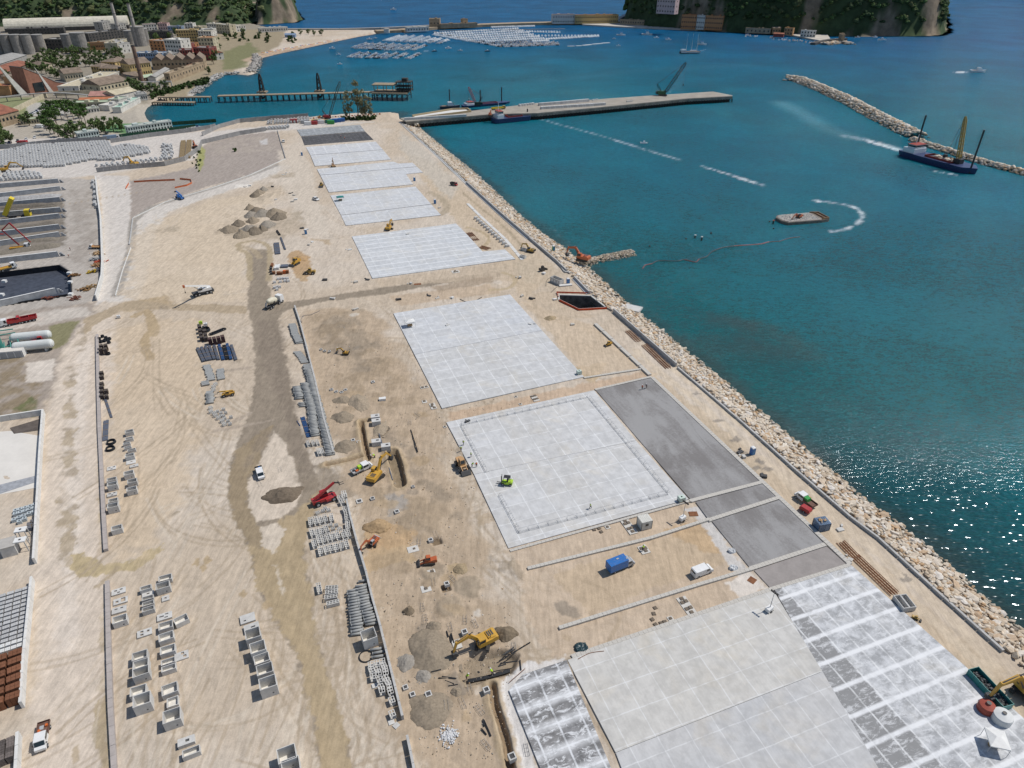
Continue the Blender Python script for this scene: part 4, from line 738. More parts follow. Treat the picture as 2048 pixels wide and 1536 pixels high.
def bundle(a,b,w,k,m,lab,grp,rows_=3,r=.1):
    A=G(*a); Bp=G(*b); c=(A+Bp)/2; L=(Bp-A).length; t=thing('pipe_bundle',lab,'pipe bundle',(c.x,c.y,.03),math.atan2(Bp.y-A.y,Bp.x-A.x),grp); mb=MB(); n_=int(w/(2*r))
    for j in range(rows_):
        for i in range(n_):
            e=rnd.uniform(-.15,.15); mb.tube((-L/2+e,-w/2+r+i*2*r,r+j*r*1.75),(L/2+e,-w/2+r+i*2*r,r+j*r*1.75),r,n=6)
    mb.build('pipes',m,t); s=MB()
    for x in (-.3,0,.3): s.box((L*x,0,r*1.75*rows_+.05),(.08,w+.05,.05))
    s.build('strap',wood,t); return t
bn=[((335,465),(410,625),greyp,'grey pipe bundle, leftmost of the row'),((380,455),(455,615),greyp,'grey pipe bundle, second from the left'),((430,445),(490,608),greyp,'narrow grey pipe bundle, third from the left'),((475,440),(540,600),greyp,'pipe bundle with three pale straps, fourth from the left'),((535,435),(588,603),greyp,'grey pipe bundle just left of the bright blue one'),((595,425),(645,605),bluep,'bright blue pipe bundle, left one of two'),((650,435),(695,600),blackp,'near-black pipe bundle between two blue ones'),((690,415),(740,600),bluep,'bright blue pipe bundle, right one of two'),((740,430),(800,608),greyp,'dark pipe bundle, rightmost of the row')]
for a,b,m,l in bn: bundle(Zp(*a,340,620,6.02),Zp(*b,340,620,6.02),1.1,5,m,l,'long pipe bundles on the storage field')
bundle((605,835),(618,875),1.3,5,bluep,'bundle of blue pipes beside the lower end of the pipe rows','pipe bundles',1,.13)
bundle((594,842),(600,852),.3,1,bluep,'single short blue pipe near the haul road edge','pipe bundles',1,.14)
bundle((212,800),(224,836),.9,4,greyp,'small bundle of blue-grey pipes beside the kerb wall','pipe bundles',1,.12); bundle((213,842),(211,882),1.5,8,greyp,'flat wide bundle of thin grey pipes above the black coils','pipe bundles',2,.09)
bundle((553,487),(556,509),2.6,8,greyp,'grey layered pipe stack at the head of the haul road','pipe bundles',2,.14); bundle((562,476),(571,500),1.0,4,greyp,'narrow pipe stack right of the grey layered stack','pipe bundles',2,.14); bundle((554,462),(560,471),.9,3,blackp,'short black pipe stack above the grey layered stack','pipe bundles',2,.15)
bundle((822,860),(836,904),.5,1,blackp,'pair of long black pipes lying on open ground','pipe bundles',1,.16); bundle((756,791),(788,808),.2,1,blackp,'single thin black pipe lying askew beside the excavation','pipe bundles',1,.12)
bundle((1010,1315),(1060,1285),.35,1,blackp,'dark steel beam pipe rising from the trench edge','pipe bundles',1,.12)
# coils
def coil(px,r,lab,m=blackp,th=.12,k=3,h=.15):
    g=topg(px,h); mb=MB(); n_=28
    for j in range(k):
        pts=[(math.cos(i/n_*6.2832)*(r-j*.03),math.sin(i/n_*6.2832)*(r-j*.03),th+j*th*1.5) for i in range(n_+1)]; mb.path(pts,th,6)
    o=mb.build('hose_coil',m,loc=(g.x,g.y,.02),rz=rnd.random()*6); return tag(o,lab,'coil','black hose coils')
coil((223,885),1.15,'upper of two overlapping black hose coils beside the kerb wall',k=4); coil((221,898),1.15,'lower of two overlapping black hose coils beside the kerb wall',k=4); coil((732,1312),1.35,'single black hose ring beside the foreground pipe stack',k=1)
coil((410,657),1.6,'black coil behind the dark crates',k=5,th=.14,h=1); coil((770,857),1.3,'loose black hose loop in the excavation',k=1,th=.06); coil((217,708),.6,'small black coil below the crates by the kerb wall',k=4)
for i in range(9): coil((422+i*3.0,664-i*1.2),.95,'black coil standing in the row behind the maroon crates',k=2,th=.1,h=1.0)
for x,y in ((1010,1000),(1045,975),(1080,990),(1115,1000),(1030,1030),(1110,1035),(1065,1020),(1090,1010)): coil(Zp(x,y,0,480,5.12),.55,'black ring in the heap of fittings above the tall crates',k=4,th=.13,h=.8)
# misc yard piles near haul road head
for x,y,m,L,Wd,h in ((985,530,rust,.9,3.0,1.0),(1030,555,white,1.0,4.0,1.2),(1063,550,white,1.0,4.0,1.2),(1135,545,greyp,3.2,2.6,.9),(1005,620,rust,1.2,1.4,1.2),(1062,622,rust,1.4,1.4,1.4),(1095,625,rust,1.2,1.4,1.2),(1135,605,orange,1.2,1.4,1.5),(1168,605,rust,1.2,1.4,1.5),(970,570,dark,1.0,1.0,1.0),(970,605,dark,1.0,1.0,1.0),(980,630,dark,1.2,1.0,1.0)):
    p=Zp(x,y,380,440,6.02); g=topg(p,h); t=thing('material_stack',{id(rust):'rusty formwork stack',id(white):'white panel stack',id(greyp):'grey bar stack',id(orange):'orange formwork stack',id(dark):'dark box'}[id(m)]+' in the group beside the haul road head','stack',(g.x,g.y,0),AX-R(14),'stacks beside the haul road head'); mb=MB(); k=4
    for i in range(k): mb.box((rnd.uniform(-.04,.04),rnd.uniform(-.05,.05),h*(i+.5)/k),(L,Wd,h/k*.86))
    mb.build('stacked_panels',m,t)
for x,y in ((1060,695),(1100,690),(1138,690),(1170,690),(1085,730),(1140,720),(1180,720),(1015,735),(1045,790),(1075,790),(1045,820),(1015,800)): 
    p=Zp(x,y,380,440,6.02); crate(p,.9,'pale wrapped pallet in the group below the rusty stacks','wrapped pallets beside the haul road',L=1.1,Wd=1.1,m=mat('wrapped_pallet',(.60,.61,.62),.5,.1,2))
# heaps
def heap(px,rx,ry,h,col,lab,seed=1,rz=0,rough=.3,flatk=1.0,bowl=0):
    g=G(*px); n_=26; xs=np.linspace(-1.25,1.25,n_*2); XX,YY=np.meshgrid(xs,xs); sd_=seed*7.3; rr_=np.hypot(XX,YY)*(1+.35*(fbm(XX+sd_,YY,1.4,3,seed)-.5)*2)
    zz=np.clip(1.02-rr_,-.2,1)**1.0; zz=np.where(rr_<1.02,np.clip(1.02-rr_,0,1)**flatk,-.12); zz=zz*(1+rough*(fbm(XX+sd_,YY,2.6,4,seed+3)-.5)*2)+.10*(fbm(XX+sd_,YY,7,3,seed+8)-.5)*(zz>0)
    if bowl: zz=zz-bowl*np.exp(-((XX+.1)**2+(YY-.2)**2)*5)
    c,s=math.cos(rz),math.sin(rz); o=gridmesh('earth_heap',XX*rx*c-YY*ry*s,XX*rx*s+YY*ry*c,zz*h+.02*fbm(XX*9,YY*9,1,2,3),mat('heap_%.2f_%.2f'%(col[0],col[1]),col,.95,.22,2.2,spec=.1),keep=(zz>-.1)); o.location=(g.x,g.y,0); return tag(o,lab,'heap','earth and gravel heaps')
GR=(.27,.222,.165); DB=(.19,.15,.105); GG=(.29,.265,.23); OR_=(.37,.26,.15)
for a in [((862,1305),4.6,5.6,1.7,GR,'large grey-brown gravel heap left of the excavator in the foreground',3,.2),((1011,1268),2.2,2.0,1.7,DB,'neat dark brown heap right of the foreground excavator',5,0,.12),((860,1418),3.9,3.6,1.3,GR,'wide gravel heap in the lower centre near the white rubble',8,0),((914,1385),1.2,1.0,.8,GR,'small gravel heap near the lower trench',9,0),((813,1326),1.9,2.0,1.0,GG,'small pale heap touching the large gravel heap',10,0),((848,1352),1.6,1.4,.7,GG,'low pale mound below the large gravel heap',12,0),((816,1222),1.2,1.1,1.0,DB,'small dark mound beside the pipe pit',13,0),((868,1253),1.8,1.4,.9,GR,'small spur heap on top of the large gravel heap',14,0),
 ((568,990),4.6,3.2,2.6,(.17,.135,.10),'dark hollowed soil heap between the haul roads',21,.25,.2,1,.35),((684,834),3.4,3.0,1.4,GR,'gravel heap beside the upper pipe wall',22,0),((690,893),3.6,3.2,1.3,GR,'round gravel heap right of the lower pipe rows',23,0),((684,800),2.6,2.2,1.0,GR,'brown heap in the excavation, above the gravel heap',24,0),((718,805),3.0,4.5,1.3,(.33,.27,.20),'long spoil heap above the concrete chambers',25,.5),((760,858),2.2,3.2,.9,(.33,.27,.20),'spoil heap right of the chambers',26,0),((752,1053),3.4,2.2,1.5,OR_,'orange-brown soil heap beside the small red excavator',27,.1,.2),((921,1138),1.6,1.4,.8,(.32,.25,.16),'small brown heap near the tracked loader',28,0),((1100,637),2.4,2.1,1.2,(.36,.28,.18),'round brown heap beside the slab below the pit',29,0,.12),((598,518),3.8,3.6,1.6,(.40,.27,.15),'orange soil heap under the bulldozer',30,0,.2),((756,1092),.01,.01,.01,GR,'x',1,0)][:-1]: heap(*a)
for i,(x,y,r_) in enumerate(((300,1330,70),(395,1272,52),(520,1185,52),(545,1240,52),(580,1140,60),(640,1170,75),(760,1165,80),(800,1200,60),(500,1330,66),(425,1385,58),(560,1350,60),(680,1285,62),(600,955,48),(560,985,40),(650,925,42),(510,1110,40),(640,1330,40))):
    heap(Zp(x,y,400,200,5.12),r_/5.12/2.9,r_/5.12/2.3,2.0+.012*r_,(GR,(.20,.165,.125),(.27,.24,.20))[i%3],'grey soil heap in the group of tipped heaps above the haul road',40+i)
# manholes, cover plates, chambers in the excavation
def manhole(px,s,h,lab,cover=dark):
    t=thing('manhole',lab,'manhole',topg(px,h),AX+R(3),'concrete manholes'); mb=MB(); mb.hollowbox(s,s,h,s*.17,h*.5); mb.build('frame',conc,t); c=MB(); c.box((0,0,h*.72),(s*.64,s*.64,h*.2)); c.build('cover',cover,t); return t
for x,y,s,h,l in ((825,608,1.1,.7,'square manhole in a dug pit above the tracked loader'),(990,1055,1.1,.8,'square manhole in a dug pit below the tracked loader'),(645,62,.8,.4,'small manhole below the trench end'),(480,318,1.2,.4,'small square manhole on the grey patch'),(230,183,1.1,.5,'small square manhole right of the broken round one'),(95,213,1.5,.3,'broken round manhole base beside the wall top')): manhole(Zp(x,y,700,960,5.12),s,h,l)
for x,y,s,h,l in ((955,285,1.2,1.0,'square manhole just left of the foreground excavator'),(1155,815,1.2,1.1,'square manhole below the trench with workers'),(1390,1425,1.3,1.1,'square manhole at the foot of the narrow trench'),(625,855,1.2,.5,'empty manhole frame below the gravel heap, right one'),(480,858,1.0,.4,'empty manhole frame below the gravel heap, middle one'),(415,793,1.0,.4,'empty manhole frame below the gravel heap, left one')): manhole(Zp(x,y,720,1200,4.57),s,h,l)
for x,y,z_,l in ((370,442,560,'first'),(403,455,560,'second'),(447,460,560,'third')): manhole(Zp(x,y,560,600,4.52),.9,.4,l+' of three small manholes left of the mini excavator')
for x,y,l in ((465,805,'first'),(508,825,'second'),(556,830,'third'),(592,808,'fourth'),(840,735,'lone'),(660,1262,'upper heap-side'),(710,1278,'lower heap-side')): manhole(Zp(x,y,560,600,4.52),1.1,.4,l+' small dark manhole in the excavation beside the pipe wall')
def plate(px,L,Wd,covers,lab,rz=AX,h=.12,m=None,cs=.8):
    t=thing('cover_plate',lab,'cover plate',topg(px,h),rz,'concrete plates with covers'); mb=MB(); mb.box((0,0,h/2),(L,Wd,h)); mb.build('plate',m or mat('plate_concrete',(.56,.54,.50),.9,.1,1),t)
    for x,y in covers: c=MB(); c.box((x,y,h+.08),(cs,cs,.16)); c.build('cover',mat('cover_brown',(.16,.13,.10),.9,.3,2),t)
    return t
six=[(0,2.1),(-.5,1.1),(.5,1.2),(-.5,-.7),(.5,-.6),(0,-1.8)]
plate((1258,1053),2.2,5.2,six,'long plate with dark covers beside the white site cabin',AX+R(0)); plate((1374,1212),2.2,5.2,six,'long plate with dark covers below the lower drainage channel'); plate((1070,796),2.0,3.6,six[1:5],'plate with four covers in the lane between two slabs'); plate((1288,1099),2.2,2.6,[(-.4,.5),(.5,.3),(.2,-.5)],'square plate with three covers above the blue truck')
plate((1215,1054),1.2,1.2,[(0,0)],'small plate with a round cover at the slab edge',cs=.6); plate((1341,1237),1.2,1.2,[(0,0)],'small plate with a round cover at the edge of the big slab',cs=.6); plate((1032,793),1.0,1.0,[(0,0)],'small cover plate in the lane between two slabs',cs=.5); plate((1041,808),1.0,1.0,[(0,0)],'small cover plate touching the upper edge of the fenced slab',cs=.5); plate((890,853),1.0,1.0,[(0,0)],'small cover plate at the corner of the fenced slab',cs=.5)
plate((826,1098),2.6,2.0,[(.3,0)],'pale slab with a slot beside a dug pit',cs=.5); plate((861,1146),2.3,2.0,[(.5,.4)],'square pale slab with one cover below the tracked loader',cs=.7); plate((852,1177),2.2,2.0,[(0,0)],'rounded pale slab with a grey cover below the square one',cs=.7); plate((914,1288),1.8,2.2,[(.2,.5)],'pale slab left of the foreground excavator',cs=.7)
plate((849,774),2.6,1.4,[(-.6,0),(.6,0)],'plate with two covers at the edge of the pale slab'); plate((849,803),1.5,1.6,[(0,.2)],'plate with a raised cover left of the pale slab corner'); plate((866,812),1.8,3.4,[(0,1),(-.3,0),(.2,-1)],'long plate at the corner of the pale slab')
plate((911,543),3.4,3.0,[(0,.6),(-.6,-.5),(.7,-.3)],'grey plate sunk beside the front edge of the upper slab',cs=.9)
for i,(x,y) in enumerate(((585,388),(622,378),(640,405),(1065,1005),(1055,1050),(1042,1095),(1068,1135),(1112,1125),(1142,1115))):
    g=topg(Zp(x,y,1040,960,3.94),.2); o=MB().box((0,0,.1),(.85,.85,.2),tx=.9,ty=.9).build('drain_cover',mat('cover_brown',(.16,.13,.10),.9,.3,2),loc=(g.x,g.y,.02),rz=AX+R(rnd.uniform(-15,15))); tag(o,'loose dark cover at the edge of the fenced slab' if i<3 else 'loose dark cover in the group above the big slab','cover','loose dark drain covers')
def tankbox(px,L,Wd,h,lab):
    t=thing('concrete_chamber',lab,'chamber',topg(px,h),AX-R(8),'buried concrete chambers'); mb=MB(); mb.box((0,0,h/2-.2),(L,Wd,h+.4)); mb.build('chamber_body',mat('pale_chamber',(.55,.54,.52),.85,.08,1),t); m2=MB(); m2.box((.4,.1,h+.012),(.75,.55,.03)); m2.build('hatch_opening',dark,t)
for p,l in ((Zp(860,1045,560,600,4.52),'farther chamber of the touching upper pair'),(Zp(868,1085,560,600,4.52),'nearer chamber of the touching upper pair'),(Zp(868,1270,560,600,4.52),'left chamber of the lower pair above the excavator'),(Zp(955,1310,560,600,4.52),'right chamber of the lower pair above the excavator')): tankbox(p,2.6,1.8,1.5,l)
def tubeobj(pts,r,m,name,lab,cat,grp=None,z=.15,n=8,zz=None,spl=True):
    P=[G(x,y,z) for x,y in (spline(pts,5) if spl and len(pts)>2 else pts)]
    if zz is not None:
        for i,p in enumerate(P): p.z=zz
    o=MB().path([tuple(p) for p in P],r,n).build(name,m); return tag(o,lab,cat,grp)
tubeobj([(753,852),(762,880),(772,915),(785,960)],.16,greyp,'pipe_line','blue-grey pipe linking the chambers down to the trench','pipe')
tubeobj([(724,850),(732,890),(738,918)],.08,blackp,'pipe_line','thin pipe lying in the narrow trench','pipe',z=-.9)
for i,dy in enumerate((0,2.2,4.4)): tubeobj([(935,1360+dy*1.1),(975,1352+dy),(1020,1339+dy)],.17,blackp,'drain_pipe','black pipe in the three laid in the foreground trench','pipe','pipes in the foreground trench',z=-1.2)
for pts in ([(893,1262),(897,1273)],[(902,1266),(908,1286)],[(900,1270),(903,1284)],[(877,1356),(912,1358)],[(884,1353),(913,1357)],[(890,1361),(908,1368)],[(897,1372),(916,1369)],[(968,1440),(982,1472)],[(963,1457),(973,1469)],[(966,1438),(969,1452)],[(862,1344),(882,1339)],[(1000,1327),(1035,1322)],[(996,1333),(1012,1328)],[(1040,1320),(1042,1340)],[(1005,1310),(1030,1298)],[(1010,1306),(1028,1294)]): tubeobj(pts,.13,blackp,'black_pipe','short black pipe offcut lying near the foreground trench','pipe','black pipe offcuts',z=.15)
tubeobj([(1156,1318),(1180,1306),(1208,1302)],.06,rust,'bent_bar','thin bent steel bar on the beige slab edge','bar',z=.42); tubeobj([(1018,1365),(1050,1337)],.06,rust,'steel_bar','thin rusty bar across the slab corner','bar',z=.3)
tubeobj([(920,598),(932,603),(950,601),(964,594)],.10,blackp,'bent_pipe','curved black pipe lying above the grey slab','pipe'); tubeobj([(1092,572),(1094,560),(1104,553)],.05,blackp,'hose','thin black hose looping left of the open tank','hose'); tubeobj([(1102,585),(1112,575),(1118,573)],.06,blackp,'hose','thin black hose at the pit corner','hose')
tubeobj([(604,645),(602,640),(606,632),(614,630),(622,629),(640,621)],.07,greyp,'hose','grey hose bending away from the head of the curved wall','hose')
# rebar mats
def rebar(a,b,w,n_,lab,m=rust,r=.07):
    A,Bp=G(*a),G(*b); c=(A+Bp)/2; L=(Bp-A).length; t=thing('rebar_mat',lab,'rebar mat',(c.x,c.y,.05),math.atan2(Bp.y-A.y,Bp.x-A.x),'rusty rebar mats'); mb=MB(); m2=MB()
    for i in range(n_): y=-w/2+w*i/(n_-1); mb.bar((-L/2+rnd.uniform(-.4,.4),y,.12+.1*(i%2)),(L/2+rnd.uniform(-.4,.4),y,.12+.1*(i%2)),r*1.6,r*2)
    for i in range(int(L/.9)): x=-L/2+.9*i; m2.bar((x,-w/2,.16),(x,w/2,.16),r*.7,r*.7)
    mb.build('long_bars',m,t); m2.build('cross_bars',m,t)
rebar((1682,1086),(1712,1117),2.3,8,'short rusty rebar mat, upper part beside the blue box'); rebar((1710,1114),(1790,1190),2.4,8,'long rusty rebar mat between slab and haul lane'); rebar((1255,662),(1278,684),2.3,6,'rusty rebar mat near the pit lane'); rebar((1288,690),(1337,737),2.3,6,'rusty rebar mat beside the stained sea wall'); rebar((937,466),(952,482),3.5,9,'rusty mat of bars in the notch of the upper slab'); rebar((960,494),(978,499),3.2,8,'smaller rusty mat of bars below the first in the notch')
o=MB().bar((0,0,.05),(2.2,0,.05),1.6,.05).build('steel_plate',rust,loc=G(1378,1028),rz=AX-R(18)); tag(o,'rusty steel plate beside the lighting tower','plate','rusty plates'); o=MB().bar((0,0,.05),(1.8,0,.05),1.6,.05).build('steel_plate',rust,loc=G(1500,1165),rz=AX+R(25)); tag(o,'rusty steel plate on the white dusty corner','plate','rusty plates')
o=MB().bar((0,0,.05),(3,0,.05),1.6,.05).build('steel_plate',rust,loc=G(828,569),rz=AX-R(10)); tag(o,'brown plate on the ground below the upper slab','plate','rusty plates')
# row of footings
P=gp([(952,438),(985,468),(1014,494)]); d_=polylen(P)
for i in range(13):
    g=along(P,d_,i/12); t=thing('square_footing','grey precast footing with a raised neck in the row beside the pale strip','footing',(g[0],g[1],0),AX,'row of footings beside the pale strip'); MB().box((0,0,.5),(2.0,1.4,1.0)).build('base_block',conc,t); MB().box((0,.1,1.15),(1.5,.9,.3)).build('neck',mat('pale_strip',(.60,.595,.575),.9,.1),t)
def tank(px,L,Wd,h,lab,rz,cells=1,openings=0):
    t=thing('open_tank',lab,'tank',topg(px,h),rz,'open concrete tanks')
    for i in range(cells): MB().hollowbox(L,Wd,h,.16,.25,c=(0,(i-(cells-1)/2)*(Wd+.02),0)).build('tank_shell',conc,t)
    for i in range(openings): MB().box((-L*.3+i*L*.3,-Wd/2-.01,h*.5),(.7,.05,1.0)).build('pale_opening',white,t)
tank((1114,556),5.6,2.6,2.2,'open concrete tank with three white openings above the pit',AX-R(68),1,3); tank((1810,1202),3.6,1.5,1.3,'double concrete trough beside the haul lane in the foreground',AV-R(12),2)
o=MB().box((0,0,.2),(5.6,1.6,.4)).build('concrete_slab_panel',mat('pale_strip',(.60,.595,.575),.9,.1),loc=G(1131,571),rz=AX-R(8)); tag(o,'pale concrete panel lying below the open tank','panel')
for p,l in (((1049,497),'upper'),((1046,511),'lower')): tank(p,3.0,1.4,1.1,l+' grey box beside the excavator at the strip end',AX-R(60))
g=G(1265,617,SEA+.6); o=MB().box((0,0,0),(7,5,.8)).build('concrete_block',conc,loc=g,rz=AX-R(48)); tag(o,'old concrete platform at the water edge of the revetment','platform')
# fences of thin rail frames on the fenced slab
def railing(a,b,lab,h=1.0,side=1):
    A,Bp=G(*a,.3),G(*b,.3); L=(Bp-A).length; t=thing('rail_barrier',lab,'barrier',(A.x,A.y,.3),math.atan2(Bp.y-A.y,Bp.x-A.x),'temporary rail barriers on the slab'); n_=max(1,round(L/2.5)); m=MB(); pm=[]
    for k,z in ((0,.1),(.35,h),(-.35,.1)): m.bar((0,k,z),(L,k,z),.045)
    m.build('rails',steel,t)
    for i in range(n_+1):
        x=L*i/n_; q=MB(); q.bar((x,-.35,.05),(x,.35,h),.05); q.bar((x,-.35,.05),(x,.9*side,.05),.045); q.build('post',steel,t)
railing((923,850),(1175,795),'thin steel rail barrier along the upper edge of the fenced slab'); railing((922,852),(972,945),'thin steel rail barrier on the upper left side of the fenced slab'); railing((998,992),(1038,1067),'thin steel rail barrier on the lower left side of the fenced slab'); railing((1178,797),(1335,985),'thin steel rail barrier along the seaward side of the fenced slab'); railing((1038,1065),(1335,988),'thin steel rail barrier along the lower edge of the fenced slab')
def grid_lines(): pass
# welded mesh trestles scattered
for p in ((838,1085),(872,1070),(867,1165),(905,1158),(930,1240),(950,1248),(940,1380),(960,1420),(972,1490),(925,1407),(1053,1500),(845,1215),(850,1238),(900,1255),(893,1412),(1028,1295),(520,968),(560,940),(820,845),(835,830)):
    g=G(*p); mb=MB(); 
    for y in (-.35,.35): mb.bar((-1.1,y,.05),(1.1,y,.05),.035); mb.bar((-1.1,y,.45),(1.1,y,.45),.035)
    for x in (-1.1,-.35,.35,1.1): mb.bar((x,-.35,.05),(x,-.35,.45),.03); mb.bar((x,.35,.05),(x,.35,.45),.03); mb.bar((x,-.35,.05),(x,.35,.05),.03)
    o=mb.build('wire_trestle',mat('thin_steel',(.25,.25,.25),.6,.2),loc=(g.x,g.y,0),rz=AV+R(rnd.uniform(-20,20))); tag(o,'thin grey wire trestle lying on the ground among the manholes','trestle','wire trestles around the manholes')
# rubble, bags
n_=260; gg=G(897,1471); L=np.stack([gg.x+rr.normal(0,.7,n_),gg.y+rr.normal(0,.8,n_),rr.uniform(0,.2,n_)],-1); sz=rr.uniform(.06,.2,n_); o=scatter('rubble',rockm,L,np.stack([sz*1.5,sz,sz*.8],-1),rr.uniform(0,6,n_),rr.normal(0,.3,n_),np.full((n_,3),.62)); tag(o,'scattered heap of white rubble at the bottom','rubble',kind='stuff')
n_=2600; pp=rr.uniform(0,1,(n_,2)); xs=640+pp[:,0]*380; ys=620+pp[:,1]*900; ok=xs>600+(ys-600)*.27; gs=np.array([G(x,y)[:] for x,y in zip(xs[ok],ys[ok])]); n_=len(gs); sz=rr.lognormal(-2.6,.45,n_); o=scatter('stones',rockm,gs+np.array((0,0,.03)),np.stack([sz*1.3,sz,sz*.8],-1),rr.uniform(0,6,n_),rr.normal(0,.3,n_),np.array(ROCKC)[rr.randint(0,8,n_)]*rr.uniform(.5,1,(n_,1))); tag(o,'small stones scattered over the dug ground','stones',kind='stuff')
for px,rx,m_,l in (((1162,1296),1.5,mat('tarpaulin',(.03,.06,.07),.35,.5,3),'crumpled dark green plastic sheet beside the big slab'),((1463,1103),.9,mat('plastic_sheet',(.5,.52,.54),.4,.2,3),'wrapped grey bundle at the dark panel edge'),((1466,1137),1.0,mat('plastic_sheet',(.5,.52,.54),.4,.2,3),'crumpled pale plastic sheet beside the white van')):
    g=G(*px); n_=24; xs=np.linspace(-1,1,n_); XX,YY=np.meshgrid(xs,xs); q=np.hypot(XX,YY)+.4*(fbm(XX+5,YY,2,3,int(px[0]))-.5); zz=np.where(q<.95,.25+.7*fbm(XX,YY,4.5,3,int(px[1])),-.1); o=gridmesh('crumpled_sheet',XX*rx,YY*rx*.8,zz*.9,m_,keep=q<1,smooth=False); o.location=(g.x,g.y,0); tag(o,l,'plastic sheet')
# yard at the lower left: kerb pallets, brown stacks, hollow blocks
kp=mat('kerb_pallet',(.47,.47,.465),.85,.1,2,rand=.08); kb=mat('brown_blocks',(.20,.085,.045),.85,.2,2,rand=.12)
def palletgrid(a,b,nr,cols_,side,m,h,w,L,lab,grp,cat='block pallet'):
    A,Bp=G(*a),G(*b); d=(Bp-A)/max(1,nr-1); u=Vector((d.y,-d.x,0)).normalized()*side
    me=bpy.data.meshes.new('pallet'); mb=MB()
    for i in range(3):
        for j in range(2): mb.box(((i-1)*w/3,(j-.5)*L/2,h/2),(w/3*.93,L/2*.94,h))
    me.from_pydata(mb.v,[],mb.f); me.materials.append(m)
    for i in range(nr):
        for j in range(cols_):
            g=A+d*i+u*(j*w*1.14); o=bpy.data.objects.new('block_pallet',me); C.objects.link(o); o.location=(g.x+rnd.uniform(-.05,.05),g.y+rnd.uniform(-.05,.05),0); o.rotation_euler=(0,0,math.atan2(d.y,d.x)+math.pi/2+R(rnd.uniform(-3,3))); tag(o,lab.replace('pallet',ORD[i]+'-row pallet',1).replace('block stack',ORD[i]+'-row block stack',1),cat,grp)
ORD='first second third fourth fifth sixth seventh eighth ninth tenth eleventh twelfth thirteenth'.split()
palletgrid((55,1182),(46,1276),12,5,1,kp,1.0,1.3,.85,'pallet of pale grey kerbs in the packed field beside the white yard wall','kerb pallets in the lower left yard')
palletgrid((44,1287),(43,1297),2,5,1,white,1.2,.9,.9,'pallet of white kerbs in the double row above the brown stacks','white kerb pallets')
palletgrid((38,1318),(33,1404),6,3,1,kb,2.2,2.3,1.5,'brown block stack beside the white yard wall','brown block stacks')
palletgrid((28,1490),(26,1520),4,2,1,mat('dark_blocks',(.13,.11,.10),.8,.3,2,rand=.3),1.8,1.2,1.1,'dark block stack with orange sides at the bottom left corner','dark block stacks')
hb=mat('hollow_block_pale',(.45,.50,.52),.8,.12,2,rand=.06)
def hblock(): 
    t=thing('hollow_block','x','hollow block',(0,0,-50)); MB().hollowbox(.95,.95,.9,.25,.3).build('block_shell',hb,t); return t
hbp=hblock()
for x,y in ((355,1265),(305,1285),(255,1300),(203,1315),(155,1328),(350,1300),(302,1315),(253,1332),(205,1348),(153,1362),(345,1338),(295,1358),(240,1382),(190,1400),(138,1422),(246,1412),(196,1438)): place(hbp,Zp(x,y,0,760,5.12),.9,AX+R(5),'pale holed cube in the rows at the top of the lower yard','pale holed cubes')
for x,y in ((300,1470),(335,1440),(345,1480),(300,1500)): crate(Zp(x,y,0,760,5.12),1.0,'dark grey basin stack beside the white wall','dark basins',m=greyp,L=1.3,Wd=1.1)
for x,y,h in ((205,95,3.2),(200,200,3.2)): 
    p=Zp(x,y,0,1040,5.12); t=thing('concrete_stand','pale concrete stand with a round hole on splayed legs','stand',topg(p,h),AX-R(5),'pale concrete stands'); MB().box((0,0,h-.15),(2.4,1.7,.3)).build('top_slab',white,t); MB().tube((0,0,h+.005),(0,0,h+.02),.3,n=12).build('round_hole',dark,t)
    for sx in (-1,1):
        for sy in (-1,1): MB().bar((sx*1,sy*.7,h-.3),(sx*1.15,sy*.8,0),.18).build('leg',conc,t)
t=thing('concrete_cabin','grey flat-roofed concrete cabin behind the pale stands','cabin',topg((14,1085),3),AX+R(5)); MB().box((0,0,1.4),(3,3.4,2.8)).build('cabin_walls',conc,t); MB().box((0,0,2.9),(3.3,3.7,.2)).build('roof',mat('roof_grey',(.42,.40,.37),.9,.1),t)
o=MB().prism([tuple(q) for q in gp([(-60,868),(20,862),(80,872),(76,975),(-60,1000)])],-.05,.04).build('concrete_floor',mat('pale_floor',(.66,.63,.58),.9,.06,.2)); struct(o)
struct(MB().prism([tuple(q) for q in gp([(20,856),(80,838),(80,860),(28,868)])],.05,.07).build('wet_patch',mat('wet_floor',(.12,.10,.085),.6,.3,.5)))
struct(MB().prism([tuple(q) for q in gp([(-60,985),(70,952),(70,965),(-60,1008)])],.05,.07).build('wet_patch',mat('grey_puddle',(.33,.34,.36),.4,.25,1)))
# ================================================================= VEHICLES AND MACHINES
def paint(nm,c,r=.4,d=.18): return mat('paint_'+nm,c,r,.08,1,dirt=d,spec=.45)
YEL=paint('yellow',(.54,.31,.045)); DYEL=paint('dull_yellow',(.42,.27,.06)); RED=paint('red',(.38,.025,.03)); GRNP=paint('green',(.03,.30,.06)); BLU=paint('blue',(.02,.14,.42)); WHT=paint('white',(.74,.74,.73),.35,.08); LIME=paint('lime',(.40,.62,.04)); TANP=paint('tan',(.50,.30,.14)); ORA=paint('orange',(.48,.125,.045)); TEAL=paint('teal',(.02,.20,.19)); SILV=paint('silver',(.4,.41,.42)); BLKP=paint('black',(.03,.03,.033)); DBLU=paint('navy',(.02,.04,.12))
def W_(t,x,y,r,w,n=14,nm='wheel'):
    m=MB(); m.tube((x,y-w/2,r),(x,y+w/2,r),r,n=n); o=m.build(nm,rubber,t); h=MB(); s=1 if y>0 else -1; h.tube((x,y+s*w/2,r),(x,y+s*(w/2+.02),r),r*.5,n=n); h.build('hub',SILV,o); return o
